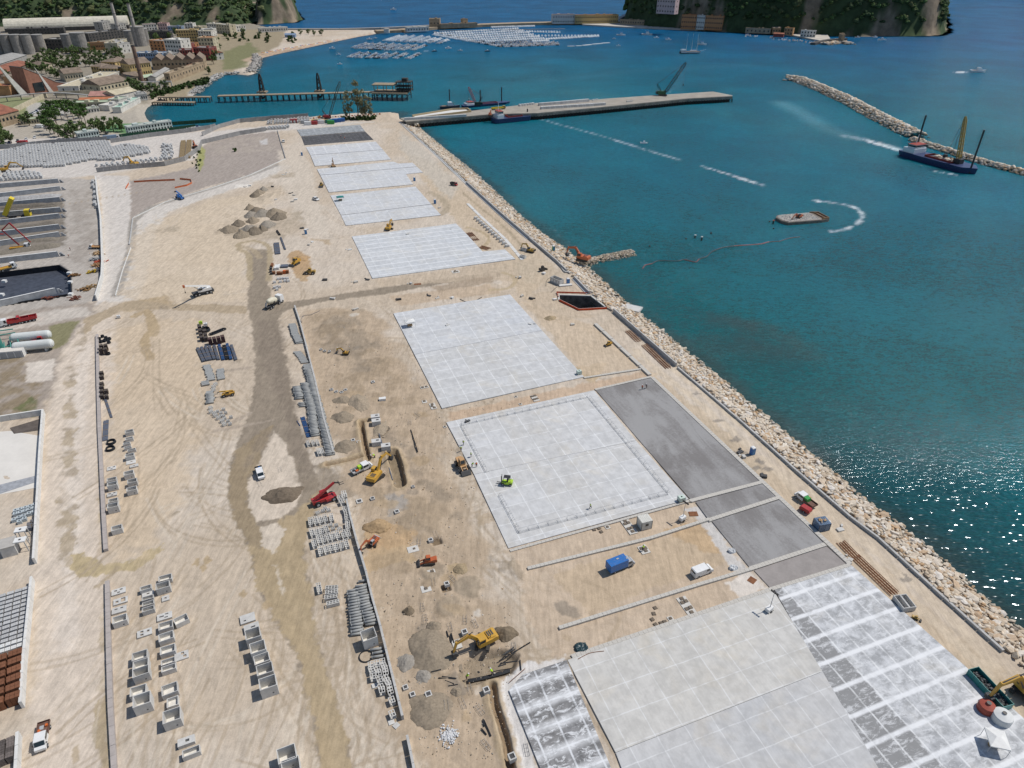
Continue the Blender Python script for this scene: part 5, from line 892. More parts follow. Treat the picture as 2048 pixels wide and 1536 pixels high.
def wheels(t,xs,y,r,w):
    for x in xs:
        for s in (-1,1): W_(t,x,s*y,r,w)
def tracks(t,L,gauge,w,h):
    for s in (-1,1):
        m=MB(); y=s*gauge/2; m.prof([(-L/2+h*.4,0),(L/2-h*.4,0),(L/2,h*.35),(L/2,h*.65),(L/2-h*.3,h),(-L/2+h*.3,h),(-L/2,h*.65),(-L/2,h*.35)],y-w/2,y+w/2)
        n_=int(L/.3)
        for i in range(n_): m.box((-L/2+.25+(L-.5)*i/(n_-1),y,h+.01),(.12,w+.04,.05))
        m.build('track',mat('track_steel',(.06,.055,.05),.7,.3,3),t)
def cabin(t,x,y,z,L,Wd,h,m,nose=.15):
    c=MB(); c.prof([(x-L/2,z),(x+L/2+nose,z),(x+L/2+nose,z+h*.35),(x+L/2-.1,z+h),(x-L/2,z+h)],y-Wd/2,y+Wd/2); o=c.build('cab',m,t)
    g=MB(); g.prof([(x-L/2+.12,z+h*.42),(x+L/2+nose-.1,z+h*.42),(x+L/2-.16,z+h*.92),(x-L/2+.12,z+h*.92)],y-Wd/2-.015,y+Wd/2+.015); g.prof([(x+L/2+nose-.18,z+h*.38),(x+L/2+nose+.02,z+h*.38),(x+L/2-.07,z+h*.95),(x+L/2-.2,z+h*.95)],y-Wd/2+.1,y+Wd/2-.1); g.build('window',glass,o)
    r=MB(); r.box((x-.08,y,z+h+.03),(L-.15,Wd-.1,.06)); r.build('roof_panel',m,o); return o
def P3(px,z=0): return G(px[0],px[1],z)
def head(a,b): d=P3(b)-P3(a); return math.atan2(d.y,d.x)
EXG='excavators and diggers around the site'
def excavator(px,to,m,lab,s=1.0,pose='dig',turn=0.0,z=0,m2=None,cat='excavator',twist=.3):
    g=P3(px,z); rz=head(px,to); t=thing('excavator',lab,cat,g,rz,EXG,s)
    b=thing.__globals__; tt=bpy.data.objects.new('undercarriage',None); C.objects.link(tt); tt.parent=t; tt.rotation_euler=(0,0,twist); tracks(tt,4.3,2.3,.6,.9); MB().box((0,0,.65),(2.2,1.8,.5)).build('chassis',dark,tt)
    h=MB(); h.prof([(-2.6,1.0),(1.5,1.0),(1.5,1.5),(1.3,2.0),(-1.6,2.05),(-2.4,2.2),(-2.75,1.9)],-1.3,1.3); h.box((-1.6,0,2.15),(1.6,1.9,.22)); hh=h.build('house',m,t)
    cw=MB(); cw.prof([(-3.0,1.05),(-2.3,1.0),(-2.3,2.15),(-2.9,2.05)],-1.25,1.25); cw.build('counterweight',m2 or m,t)
    gr=MB(); 
    for i in range(3): gr.box((-2.0+i*.45,-.2,2.28),(.3,1.3,.05))
    gr.tube((-1.2,.8,2.2),(-1.2,.8,2.9),.08); gr.build('engine_grille',dark,t)
    cabin(t,.75,.75,1.2,1.5,1.0,1.75,m if m2 is None else m2)
    ps={'dig':[(.9,1.7),(3.1,4.3),(5.9,3.7),(6.6,1.4)],'low':[(.9,1.7),(2.9,3.2),(5.4,2.2),(6.6,.6)],'high':[(.9,1.7),(2.0,5.2),(4.0,6.6),(5.9,4.2)],'far':[(.9,1.7),(3.3,4.6),(6.2,3.9),(8.6,1.2)]}[pose]
    m_=MB(); yb=-.25; m_.bar((ps[0][0],yb,ps[0][1]),(ps[1][0],yb,ps[1][1]),.5,.75,.5,.9); m_.bar((ps[1][0],yb,ps[1][1]),(ps[2][0],yb,ps[2][1]),.5,.85,.4,.5); m_.build('boom',m,t)
    st=MB(); dx,dz=ps[3][0]-ps[2][0],ps[3][1]-ps[2][1]; st.bar((ps[2][0]-dx*.18,yb,ps[2][1]-dz*.18),(ps[3][0],yb,ps[3][1]),.36,.55,.3,.35); so_=st.build('stick',m,t)
    cy=MB(); cy.tube((ps[1][0]*.7,yb+.0,ps[1][1]+.55),(ps[2][0]-dx*.15,yb,ps[2][1]-dz*.15),.09); 
    for k in (-.42,.42): cy.tube((1.4,yb+k,1.6),(ps[1][0]*.9,yb+k,ps[1][1]*.85),.09)
    cy.build('hydraulic_ram',dark,t)
    bk=MB(); x,z0=ps[3]; bk.prof([(x-.25,z0+.15),(x+.35,z0+.1),(x+.25,z0-.75),(x-.35,z0-1.1),(x-.95,z0-.95),(x-.75,z0-.4)],yb-.55,yb+.55); bk.build('bucket',dark,t)
    return t
excavator((967,1288),(930,1306),YEL,'yellow excavator in the foreground beside the trench, arm towards the big gravel heap',1.0,'dig',twist=.9)
excavator((752,956),(779,921),YEL,'yellow excavator reaching over the trench beside the white flatbed truck',1.0,'far',twist=-.35)
excavator((746,1088),(727,1106),ORA,'small red-orange excavator with grey cab roof beside the brown soil heap',.62,'dig',m2=SILV,twist=.6)
excavator((691,708),(679,707),YEL,'mini excavator with yellow arm in the dug ground beside the upper wall',.5,'dig',m2=BLKP,twist=.5)
excavator((1061,504),(1040,499),DYEL,'dull yellow excavator beside the stacked boxes at the sea wall',.8,'dig',m2=BLKP)
excavator((1164,521),(1138,515),ORA,'large orange excavator on the rocks at the start of the rubble finger',1.25,'dig',z=.2)
excavator((778,459),(786,449),YEL,'yellow excavator between two upper slabs',.9,'dig',twist=1)
excavator((667,334),(664,326),TANP,'small tan excavator with raised arm between two far slabs',.75,'high')
excavator((268,331),(247,328),YEL,'yellow excavator in the block yard with a lowered arm',1.15,'far')
excavator((12,343),(36,340),YEL,'yellow excavator at the left edge of the block yard',1.15,'far')
excavator((391,296),(378,285),ORA,'orange excavator between stacked brown rows by the curved wall',1.0,'dig',m2=BLKP)
excavator((1597,436),(1580,441),ORA,'small excavator on the anchored deck barge',.8,'low',z=SEA+1.6,m2=BLKP)
excavator((2052,1385),(2008,1398),YEL,'orange-yellow excavator cut by the right edge of the picture beside the skip',1.35,'dig')
excavator((980,232),(986,222),ORA,'small orange excavator working on the pier beside the moored barge',.9,'dig',z=2.6)
# trucks
def truck(px,to,lab,cabm,L=5.6,Wd=2.0,cabL=2.3,kind='flat',bedm=None,cargo=(),s=1.0,wr=.38,double=True,z=0,grp='trucks and vans on site',cat='truck',name='flatbed_truck'):
    t=thing(name,lab,cat,P3(px,z),head(px,to),grp,s); x1=L/2; bz=.75*wr/.38
    MB().box((-.1,0,bz-.12),(L-.5,Wd*.55,.22)).build('chassis',dark,t)
    xc=x1-cabL/2
    b=MB(); hood=.55 if L<7 else .12; hc=1.25 if L<7 else 1.75; hb_=bz-.25
    b.prof([(x1-cabL,hb_),(x1,hb_),(x1,hb_+.55),(x1-hood,hb_+.75),(x1-hood-.45,hb_+hc+.3),(x1-cabL,hb_+hc+.3)],-Wd/2+.08,Wd/2-.08); cb=b.build('cab',cabm,t)
    g=MB(); g.prof([(x1-hood-.02,hb_+.78),(x1-hood+.05,hb_+.80),(x1-hood-.36,hb_+hc+.24),(x1-hood-.42,hb_+hc+.2)],-Wd/2+.18,Wd/2-.18); g.build('windscreen',glass,cb)
    for a,c_ in (((.08,.95) if double else (.1,.95)),((1.0,1.7) if double else (.1,.2))):
        if c_-a<.3: continue
        w=MB(); w.prof([(x1-cabL+a*.95,hb_+.8),(x1-cabL+c_*.95,hb_+.8),(x1-cabL+c_*.9,hb_+hc+.18),(x1-cabL+a*.95,hb_+hc+.18)],-Wd/2+.06,Wd/2-.06); w.build('side_window',glass,cb)
    for sy in (-1,1):
        MB().box((x1-hood-.2,sy*(Wd/2+.1),hb_+.95),(.12,.2,.25)).build('mirror',BLKP,cb); MB().box((x1+.005,sy*Wd*.33,hb_+.38),(.06,.3,.18)).build('headlight',mat('lamp_glass',(.6,.6,.58),.15,.05),cb)
    xw=[x1-.85,-x1+1.1] if L<7 else [x1-1.2,-x1+1.2,-x1+2.5]+([x1-2.9] if L>8.5 else [])
    wheels(t,xw,Wd/2-.12,wr,.26)
    x0=-L/2; xb=x1-cabL-.1; bl=xb-x0; bx=(xb+x0)/2; bm=bedm or SILV
    if kind=='flat':
        m=MB(); m.box((bx,0,bz+.06),(bl,Wd,.12)); o=m.build('flatbed',bm,t); q=MB()
        q.box((bx,-Wd/2,bz+.3),(bl,.05,.36)); q.box((bx,Wd/2,bz+.3),(bl,.05,.36)); q.box((x0,0,bz+.3),(.05,Wd,.36)); q.box((xb,0,bz+.5),(.06,Wd,.8)); q.build('side_board',bm,o)
    elif kind=='box':
        MB().box((bx-.1,0,bz+1.12),(bl+.2,Wd+.1,2.15)).build('cargo_box',bm,t)
    elif kind=='tip':
        m=MB(); m.hollowbox(bl,Wd,1.1,.1,.15,c=(bx,0,bz+.05)); m.build('tipper_body',bm,t)
    for (cx,cy,sx,sy,sz,cm,nm) in cargo: MB().box((cx,cy,bz+.13+sz/2),(sx,sy,sz),tx=.9,ty=.9).build(nm,cm,t)
    return t
truck((88,1477),(84,1505),'white crew-cab flatbed truck with orange tools in its bed, driving at the bottom left',WHT,5.7,1.95,2.9,bedm=mat('rusty_bed',(.16,.09,.07),.8,.3),cargo=((-1.9,.5,.5,.4,.3,orange,'tool_bag'),(-1.0,-.6,.7,.4,.3,orange,'tool_bag'),(-1.7,-.3,.9,.7,.12,SILV,'metal_sheet')))
truck((521,950),(526,966),'white pickup parked between the two haul roads with a blue drum in its bed',WHT,5.2,1.85,3.4,bedm=BLKP,cargo=((-1.9,.2,.6,.6,.4,BLU,'blue_drum'),))
truck((724,941),(745,931),'white crew-cab flatbed truck with a lime green tank beside the yellow excavator',WHT,6.0,2.05,2.9,cargo=((-.5,.2,1.0,1.2,.9,LIME,'green_tank'),(-1.6,-.4,.8,.6,.4,orange,'tool_box'),(-2.2,.3,.7,.6,.3,BLKP,'tool_box')))
truck((1610,1004),(1594,992),'white crew-cab truck with a green tank on the haul lane beside the sea wall',WHT,6.0,2.0,2.8,bedm=mat('rusty_bed',(.16,.09,.07),.8,.3),cargo=((-.4,.1,1.3,1.5,1.0,GRNP,'green_tank'),(-.4,-1.0,.5,.4,.6,orange,'orange_jerrycan')))
o=truck((1241,1135),(1268,1124),'blue box truck parked on the gravel lane between two drainage channels',SILV,6.6,2.15,1.95,kind='box',bedm=BLU,double=False,name='box_truck')
MB().box((1.2,-.5,3.0),(.6,.35,.04)).build('roof_mark',SILV,o); MB().box((-.9,.3,3.0),(.6,.35,.04)).build('roof_mark',SILV,o)
t=thing('mixer_truck','concrete mixer truck with a cream drum at the haul road crossing','mixer truck',P3((549,611)),head((541,615),(562,602)),'trucks and vans on site',1.05)
MB().box((-.3,0,.95),(8,1.0,.35)).build('chassis',dark,t); MB().lathe([(.5,-2.6),(.95,-2.0),(1.2,-.6),(1.2,.6),(.75,2.3),(.4,2.6)],18).build('drum',mat('cream_drum',(.62,.58,.46),.5,.1,1,dirt=.2),t); t.children[-1].rotation_euler=(0,-math.pi/2+.2,0); t.children[-1].location=(-.9,0,2.45)
MB().lathe([(1.215,-.9),(1.225,-.2)],18).build('drum_band',dark,t); t.children[-1].rotation_euler=(0,-math.pi/2+.2,0); t.children[-1].location=(-1.5,0,2.35)
c_=MB(); c_.prof([(2.4,.6),(4.4,.6),(4.4,2.2),(4.2,3.1),(2.4,3.1)],-1.2,1.2); q=c_.build('cab',WHT,t); MB().prof([(4.32,1.9),(4.43,1.9),(4.3,2.95),(4.15,2.95)],-1.05,1.05).build('windscreen',glass,q); wheels(t,[3.5,1.7,-1.9,-3.2],1.1,.52,.3); MB().bar((-4,0,2.9),(-4.6,0,1.4),.6,.1).build('chute',SILV,t)
# white van
def van(px,to,lab,m,s=1.0,grp='trucks and vans on site',z=0):
    t=thing('van',lab,'van',P3(px,z),head(px,to),grp,s); MB().prof([(-2.55,.35),(2.5,.35),(2.55,.85),(2.3,1.1),(1.75,1.25),(1.15,1.95),(-2.3,2.0),(-2.5,1.85)],-.98,.98).build('body',m,t)
    w=MB(); w.prof([(1.78,1.28),(1.84,1.24),(1.24,1.92),(1.14,1.9)],-.82,.82); w.build('windscreen',glass,t); w=MB(); w.prof([(.55,1.2),(1.6,1.25),(1.15,1.78),(.55,1.8)],-.995,.995); w.build('side_window',glass,t); w=MB(); w.box((-2.5,0,1.5),(.06,1.4,.45)); w.build('rear_window',glass,t); wheels(t,[1.65,-1.55],.88,.34,.24)
    for sy in (-1,1): MB().box((2.5,sy*.75,.85),(.1,.3,.2)).build('headlight',mat('lamp_glass',(.6,.6,.58),.15,.05),t)
    return t
van((1403,1146),(1421,1139),'white van parked on the gravel lane near the dark panels',WHT)
def car(px,to,m,lab,grp,s=1.0,z=0,proto={}):
    if m.name not in proto:
        t=thing('parked_car',lab,'car',P3(px,z),head(px,to),grp,s); MB().prof([(-2.1,.3),(2.1,.3),(2.15,.7),(1.2,.92),(-1.95,.98),(-2.15,.7)],-.88,.88).build('body',m,t); q=MB(); q.prof([(-1.85,.96),(1.15,.9),(.5,1.45),(-1.3,1.47)],-.78,.78); q.build('window_band',glass,t); MB().box((-.4,0,1.47),(1.7,1.45,.05)).build('roof_panel',m,t); wheels(t,[1.35,-1.35],.8,.31,.2); proto[m.name]=t; return t
    return dup(proto[m.name],P3(px,z),head(px,to),lab,grp,s)
car((567,284),(566,279),WHT,'white car on the lane beside the grey lot','cars on site',1.1); car((632,400),(635,401),WHT,'white car parked left of the third upper slab','cars on site',1.1)
# telehandlers, loaders etc.
def telehandler(px,to,m,lab,s=1.0,lift=.45,cabm=None):
    t=thing('telehandler',lab,'telehandler',P3(px),head(px,to),EXG,s); MB().prof([(-2.8,.7),(2.6,.7),(2.6,1.1),(1.6,1.3),(-2.0,1.35),(-2.8,1.7)],-.75,.75).build('chassis',m,t)
    for x in (-1.8,1.8):
        for sy in (-1,1): W_(t,x,sy*1.0,.65,.45)
    cabin(t,.1,.65,1.25,1.5,.95,1.35,m if cabm is None else cabm); b=MB(); L=5.6; ex=-2.3+L*math.cos(lift); ez=1.9+L*math.sin(lift); b.bar((-2.3,-.35,1.9),(ex,-.35,ez),.5,.6,.4,.42); o=b.build('boom',m,t); f=MB(); f.bar((ex,-.35,ez),(ex+1.0,-.35,ez-.5),.25); f.bar((ex+1,-.9,ez-.6),(ex+1,.2,ez-.6),.12,.6); 
    for y in (-.7,0): f.bar((ex+1,y,ez-.9),(ex+2.1,y,ez-.9),.12,.06)
    f.build('fork',BLKP,t); MB().box((1.0,-.95,1.0),(1.8,.5,.6)).build('engine_cover',m,t); return t
telehandler((650,1003),(666,997),RED,'red telehandler with a raised boom above the block stacks',1.15,.5); telehandler((457,791),(440,794),YEL,'yellow telehandler right of the wide grey pipes',.72,.1); telehandler((360,398),(345,392),BLU,'blue telehandler with its boom out on the gravel road',1.1,.3)
def loader(px,to,m,lab,s=1.0,trk=False,name='wheel_loader'):
    t=thing(name,lab,'loader',P3(px),head(px,to),EXG,s)
    if trk: tracks(t,2.9,1.6,.45,.85)
    else:
        for x in (-1.35,1.35):
            for sy in (-1,1): W_(t,x,sy*1.0,.68,.5)
    MB().prof([(-2.3,.8),(1.2,.8),(1.2,1.3),(-.4,1.5),(-2.2,1.9),(-2.4,1.4)],-.75,.75).build('body',m,t); cabin(t,0,0,1.35,1.3,1.2,1.35,m)
    a=MB(); 
    for sy in (-.6,.6): a.bar((.3,sy,1.5),(2.5,sy,.6),.16,.3)
    a.build('lift_arm',m,t); MB().prof([(2.3,.2),(3.3,.1),(3.2,.3),(2.6,.9),(2.3,.95)],-1.15,1.15).build('bucket',dark,t); return t
loader((857,1127),(842,1129),ORA,'dark tracked loader with an orange side near the square manholes',.85,True,'tracked_loader'); loader((592,529),(585,533),YEL,'yellow dozer working on the orange soil heap',1.15,True,'bulldozer'); loader((621,548),(612,548),DYEL,'yellow and grey roller below the bulldozer',1.0); loader((1217,691),(1211,693),YEL,'small yellow loader on the sand beside the straight concrete beam',.6,True,'compact_loader'); loader((1085,541),(1095,537),BLKP,'small dark tracked loader near the open tank',.8,True,'tracked_loader')
loader((643,373),(641,378),DYEL,'yellow loader at the left edge of the second slab group',.9); loader((924,936),(931,947),TANP,'tan backhoe loader standing beside the workers at the slab edge',1.15); loader((1831,1238),(1840,1242),DYEL,'tiny yellow plate compactor on the haul lane near the double trough',.35,True,'compactor')
loader((640,236),(650,236),YEL,'yellow loader behind the far containers',.8)
t=thing('forklift','lime green forklift on the fenced slab turning on its own tyre marks','forklift',P3((1013,968),.3),head((1013,968),(998,966)),EXG,1.15)
MB().prof([(-1.4,.3),(1.0,.3),(1.0,.8),(-.3,.8),(-.5,1.15),(-1.5,1.1)],-.6,.6).build('body',LIME,t); m=MB()
for x,y in ((-1.0,.5),(-1.0,-.5),(.7,.5),(.7,-.5)): m.bar((x,y,1.0),(x*.8,y,2.2),.07)
m.box((-.15,0,2.22),(1.5,1.1,.06)); m.build('overhead_guard',BLKP,t); m=MB()
for y in (-.35,.35): m.bar((1.15,y,.1),(1.15,y,2.4),.12)
m.build('mast',BLKP,t); m=MB(); [m.bar((1.2,y,.15),(2.3,y,.15),.12,.05) for y in (-.3,.3)]; m.build('fork',BLKP,t); wheels(t,[.7,-1.0],.6,.32,.22); MB().box((-.3,0,1.25),(.4,.5,.6)).build('seat',BLKP,t)
# tyre rings painted by the forklift wheels
# mobile crane
t=thing('mobile_crane','white mobile crane with a long lattice-free boom on the sand left of the haul road','crane',P3((407,588)),head((405,589),(385,594)),'cranes',1.1)
MB().box((0,0,1.1),(7.6,2.2,.6)).build('chassis',dark,t); wheels(t,[-2.6,-1.2,1.6,2.9],1.05,.62,.4); MB().box((-1.2,0,1.9),(3.6,2.3,1.0)).build('engine_housing',WHT,t); cabin(t,.9,.8,1.5,1.6,1.0,1.5,WHT)
for x in (-3.4,3.4): MB().bar((x,-2.0,.9),(x,2.0,.9),.3).build('outrigger',dark,t)
bx=t; e=G(367,572,8.5)-t.location; 
c,s=math.cos(-t.rotation_euler.z),math.sin(-t.rotation_euler.z); ex,ey,ez=(e.x*c-e.y*s)/1.1,(e.x*s+e.y*c)/1.1,e.z/1.1
MB().bar((-1.8,-.2,2.7),(ex,ey,ez),.75,.8,.45,.45).build('boom',WHT,t); MB().bar((1.0,-.2,1.8),(ex*.45,ey*.45,ez*.48+1.2),.2).build('hydraulic_ram',SILV,t); MB().box((ex,ey,ez-.2),(.7,.6,.9)).build('boom_head',ORA,t); m=MB(); m.tube((ex,ey,ez-.5),(ex,ey,ez-2.2),.04); m.box((ex,ey,ez-2.5),(.3,.3,.6)); m.build('hook',BLKP,t)
# crawler cranes with lattice booms
def lattice(mb,p,q,w,r=.08,n_=None,w2=None):
    p,q=Vector(p),Vector(q); d=q-p; L=d.length; u=d/L; up=Vector((0,0,1)) if abs(u.z)<.9 else Vector((1,0,0)); y=up.cross(u).normalized(); z=u.cross(y); n_=n_ or max(3,int(L/(w*1.1))); w2=w2 or w
    def pt(k,i): a=(w+(w2-w)*k/n_)*(min(1,(k+.6)/1.6,(n_-k+.6)/1.6)); sy,sz=((-1,-1),(1,-1),(1,1),(-1,1))[i]; return p+u*(L*k/n_)+y*(sy*a/2)+z*(sz*a/2)
    for k in range(n_):
        for i in range(4):
            mb.bar(pt(k,i),pt(k+1,i),r*1.6); j=(i+1)%4; mb.bar(pt(k,i) if k%2 else pt(k,j),pt(k+1,j) if k%2 else pt(k+1,i),r)
def ccrane(px,tip,m,mb_,lab,s=1.0,z=0,w=1.6,r=.14,grp='crawler cranes'):
    base=P3(px,z); hh=hgt(px,tip,0); 
    # boom leans sideways in the picture: find world tip in the plane facing the camera
    f=(base.y*math.cos(TH)+(CH-z)*math.sin(TH)); 
    sc_,cc_=math.sin(TH),math.cos(TH); y=base.y; v=(768-tip[1])/F; # solve z with y fixed
    zt=CH+ (v*(y*cc_)-y*sc_)/(cc_+v*sc_); dep=y*cc_-(zt-CH)*sc_; xt=(tip[0]-1024)/F*dep
    d=math.atan2(0,xt-base.x); t=thing('crawler_crane',lab,'crane',base,d,grp,1); L=abs(xt-base.x)
    tracks(t,5.5*s,3.8*s,.8*s,1.0*s); MB().prof([(-4.2*s,1.1*s),(1.8*s,1.1*s),(1.8*s,2.2*s),(.5*s,3.1*s),(-3.9*s,3.1*s),(-4.3*s,2.6*s)],-1.6*s,1.6*s).build('house',m,t); cabin(t,1.6*s,1.6*s,1.3*s,1.6*s,1.1*s,1.8*s,m); MB().box((-4.3*s,0,2.0*s),(1.0*s,3.2*s,1.7*s)).build('counterweight',BLKP,t)
    b=MB(); lattice(b,(1.5*s,0,1.8*s),(L,0,zt-z),w,r); b.build('boom',mb_,t); a=MB(); lattice(a,(-1.5*s,0,3.0*s),(-4.5*s,0,7.5*s),.9*s,r*.8,4); a.build('gantry_mast',BLKP,t)
    c=MB(); 
    for k in (-.4,.4): c.tube((-4.5*s,k,7.5*s),(L,k,zt-z),.07,n=4)
    c.tube((-4.5*s,0,7.5*s),(-4.0*s,0,3.0*s),.07,n=4); c.tube((L,0,zt-z),(L,0,(zt-z)*.35),.06,n=4); c.build('hoist_cable',BLKP,t); h=MB(); h.box((L,0,(zt-z)*.35-.6),(.6*s,.6*s,1.3*s)); h.build('hook_block',BLKP,t); return t
ccrane((656,237),(680,163),RED,paint('dark_green',(.03,.06,.05)),'crawler crane with a red house and dark lattice boom on the inner bay shore',.9,0)
ccrane((1325,191),(1372,125),paint('crane_green',(.02,.10,.04)),BLKP,'crawler crane with a green house and long black boom out on the main pier',1.35,3,w=2.2,r=.2)
ccrane((955,211),(937,174),paint('dark_green',(.03,.06,.05)),paint('redwhite',(.45,.05,.05)),'crawler crane with a red boom on the work barge behind the pier',1.0,1,w=1.6,r=.18)
# lighting towers
def lightower(px,tip,lab):
    t=thing('lighting_tower',lab,'lighting tower',P3(px,.05),AX+.3,'mobile lighting towers'); MB().box((0,0,.9),(1.7,1.0,.9)).build('generator_box',WHT,t); wheels(t,[.0],.65,.32,.2); m=MB()
    for sx,sy in ((-1,-1),(1,-1),(1,1),(-1,1)): m.bar((sx*.5,sy*.3,.5),(sx*1.2,sy*.9,.1),.08)
    m.build('outrigger',BLKP,t); MB().bar((.2,0,1.3),(.2,0,5.6),.14,.14,.08,.08).build('mast',SILV,t); MB().box((.2,0,5.6),(.1,1.5,.1)).build('lamp_bar',BLKP,t)
    for y in (-.7,-.25,.25,.7): MB().box((.3,y,5.75),(.2,.36,.4)).build('floodlight',BLKP,t)
lightower((1537,1223),None,'lighting tower standing on the big slab, casting a long thin shadow'); lightower((1364,1041),None,'lighting tower on the sand beside the rusty plate near the fenced slab')
# portable toilets, cabins, tanks
def toilet(px,m,lab,rz=AX):
    t=thing('portable_toilet',lab,'toilet',P3(px),rz,'portable toilets'); MB().box((0,0,1.1),(1.15,1.15,2.1)).build('cabin_walls',m,t); MB().prof([(-.62,2.15),(.62,2.15),(.5,2.35),(0,2.45),(-.5,2.35)],-.62,.62).build('roof',WHT,t); MB().box((0,-.585,1.05),(.8,.03,1.85)).build('door',paint('door_blue',(.05,.22,.45)),t)
for p,m,l in (((1504,908),BLU,'blue portable toilet on the haul lane strip beside the dark panel'),((1136,567),BLU,'blue portable toilet beside the open tank above the pit'),((1107,501),GRNP,'green portable toilet on the revetment behind the sea wall'),((870,407),BLU,'blue portable toilet beside the third slab group'),((829,362),BLU,'blue portable toilet beside the second slab group'),((612,468),BLU,'blue portable toilet near the orange soil heap'),((604,311),BLU,'blue portable toilet between the far lane and the first slabs')): toilet(p,m,l)
def container(px,L,Wd,h,m,lab,rz,name='site_container',cat='container',roofm=None,grp='site containers and cabins',door=True,z=0,windows=0,wm=None):
    t=thing(name,lab,cat,P3(px,z),rz,grp); b=MB(); n_=int(L/.3); k=.04
    b.box((0,0,h/2),(L-.08,Wd-.08,h))
    for i in range(n_):
        x=-L/2+.15+(L-.3)*i/(n_-1); b.box((x,-Wd/2+.02,h/2),(.14,.05,h-.2)); b.box((x,Wd/2-.02,h/2),(.14,.05,h-.2))
    b.build('wall_panels',m,t); r=MB(); r.box((0,0,h+.03),(L,Wd,.07)); 
    for i in range(int(L/.45)): r.box((-L/2+.22+.45*i,0,h+.08),(.2,Wd-.1,.05))
    r.build('roof',roofm or m,t); f=MB()
    for sx in (-1,1):
        for sy in (-1,1): f.box((sx*(L/2-.03),sy*(Wd/2-.03),h/2),(.1,.1,h+.02))
    f.build('corner_post',BLKP if roofm is None else dark,t)
    if door: MB().box((L*.2,-Wd/2-.012,h*.45),(.85,.05,h*.85)).build('door',wm or m,t)
    for i in range(windows): MB().box((-L/2+L*(i+.5)/windows,-Wd/2-.012,h*.6),(.8,.06,.7)).build('window',glass,t)
    return t
container((1288,1052),2.9,2.6,2.5,mat('cabin_cream',(.62,.61,.56),.6,.08),'white site cabin with a ribbed roof beside the long cover plate',AX-R(2),cat='cabin',windows=1)
t=container((1641,1055),3.1,2.7,2.2,paint('slate_blue',(.10,.16,.25)),'slate blue box container with rubble on its roof beside the haul lane',AX-R(8)); 
for i in range(9): o=MB(); 
o=bpy.data.objects.new('roof_debris',meshes[2]); 
dm=MB(); [dm.box((rnd.uniform(-.9,.9),rnd.uniform(-.7,.7),2.45+rnd.random()*.2),(rnd.uniform(.2,1),.15,.12),rz=rnd.random()*3) for i in range(14)]; dm.build('roof_debris',wood,t)
# red compressor, ibc, tanks
t=thing('compressor','dark red tank trailer touching the green-tank truck','compressor',P3((1610,1023)),head((1600,1018),(1620,1030)),'trucks and vans on site'); MB().prof([(-1.3,.5),(1.3,.5),(1.4,1.0),(1.1,1.5),(-1.1,1.5),(-1.4,1.0)],-.75,.75).build('tank_body',RED,t); wheels(t,[0],.7,.3,.2)
def ibc(px,m,lab,s=1.0,z=.3):
    t=thing('water_tank',lab,'tank',P3(px,z),AX,'plastic water tanks',s); MB().box((0,0,.62),(1.15,1.0,1.0)).build('tank_body',m,t); c=MB()
    for x in (-.6,0,.6):
        for y in (-.53,.53): c.bar((x,y,.1),(x,y,1.15),.04)
    c.build('cage',steel,t); MB().box((0,0,.06),(1.2,1.1,.12)).build('pallet',wood,t); MB().tube((0,0,1.12),(0,0,1.2),.15).build('cap',BLKP,t)
ibc((1362,1002),mat('tank_pale_green',(.52,.62,.55),.4,.08),'pale green water tank at the lower corner of the fenced slab',1.3); ibc((1158,748),mat('tank_pale_green',(.52,.62,.55),.4,.08),'pale water tank at the far corner of the grey slab',1.2); ibc((412,652),WHT,'white water tank behind the dark crates, right one',1.1,0); ibc((402,648),paint('lime',(.40,.62,.04)),'lime green cage at the head of the dark crates',1.0,0); ibc((238,636),WHT,'white tank beside the little yellow post',1.0,0)
t=thing('round_tank','round rusty-red plastic tank on the right slab beside the skip','tank',P3((1969,1421)),0,'round tanks at the slab edge'); MB().lathe([(1.45,0),(1.5,1.3),(1.35,1.75),(.4,2.15),(.38,2.3)],20).build('tank_body',mat('tank_red',(.33,.075,.05),.55,.15,.8),t,smooth=False); MB().tube((0,0,2.3),(0,0,2.45),.42,n=14).build('lid',BLKP,t)
t=thing('round_tank','round white plastic tank on the right slab in front of the red one','tank',P3((2000,1441)),0,'round tanks at the slab edge'); MB().lathe([(1.7,0),(1.72,1.5),(1.6,1.8),(.4,2.2),(.38,2.3)],22).build('tank_body',mat('tank_white',(.62,.63,.62),.5,.06),t); MB().tube((0,0,2.3),(0,0,2.45),.36,n=14).build('lid',BLKP,t)
def gazebo(px,L,Wd,h,m,lab,rz):
    t=thing('gazebo',lab,'gazebo',P3(px,.3),rz,'sun shades for the workers'); c=MB(); c.add([(-L/2,-Wd/2,h),(L/2,-Wd/2,h),(L/2,Wd/2,h),(-L/2,Wd/2,h),(-L*.1,0,h+.55),(L*.1,0,h+.55),(-L/2,-Wd/2,h-.25),(L/2,-Wd/2,h-.25),(L/2,Wd/2,h-.25),(-L/2,Wd/2,h-.25)],[(0,1,5,4),(1,2,5),(2,3,4,5),(3,0,4),(6,7,1,0),(7,8,2,1),(8,9,3,2),(9,6,0,3)]); c.build('canopy',m,t)
    for sx in (-1,1):
        for sy in (-1,1): MB().bar((sx*L/2*.97,sy*Wd/2*.97,0),(sx*L/2*.97,sy*Wd/2*.97,h),.06).build('leg',SILV,t)
    MB().box((0,0,.4),(L*.5,.6,.8)).build('work_bench',wood,t)
gazebo((820,652),3.6,3.0,2.2,white,'white gazebo on the upper corner of the bluish slab',AX); gazebo((681,401),4,3,2.2,TEAL,'teal gazebo at the left end of the third slab group',AX); gazebo((1986,1492),3.2,3.6,2.3,white,'white gazebo on the right slab below the round tanks',AX-R(35))
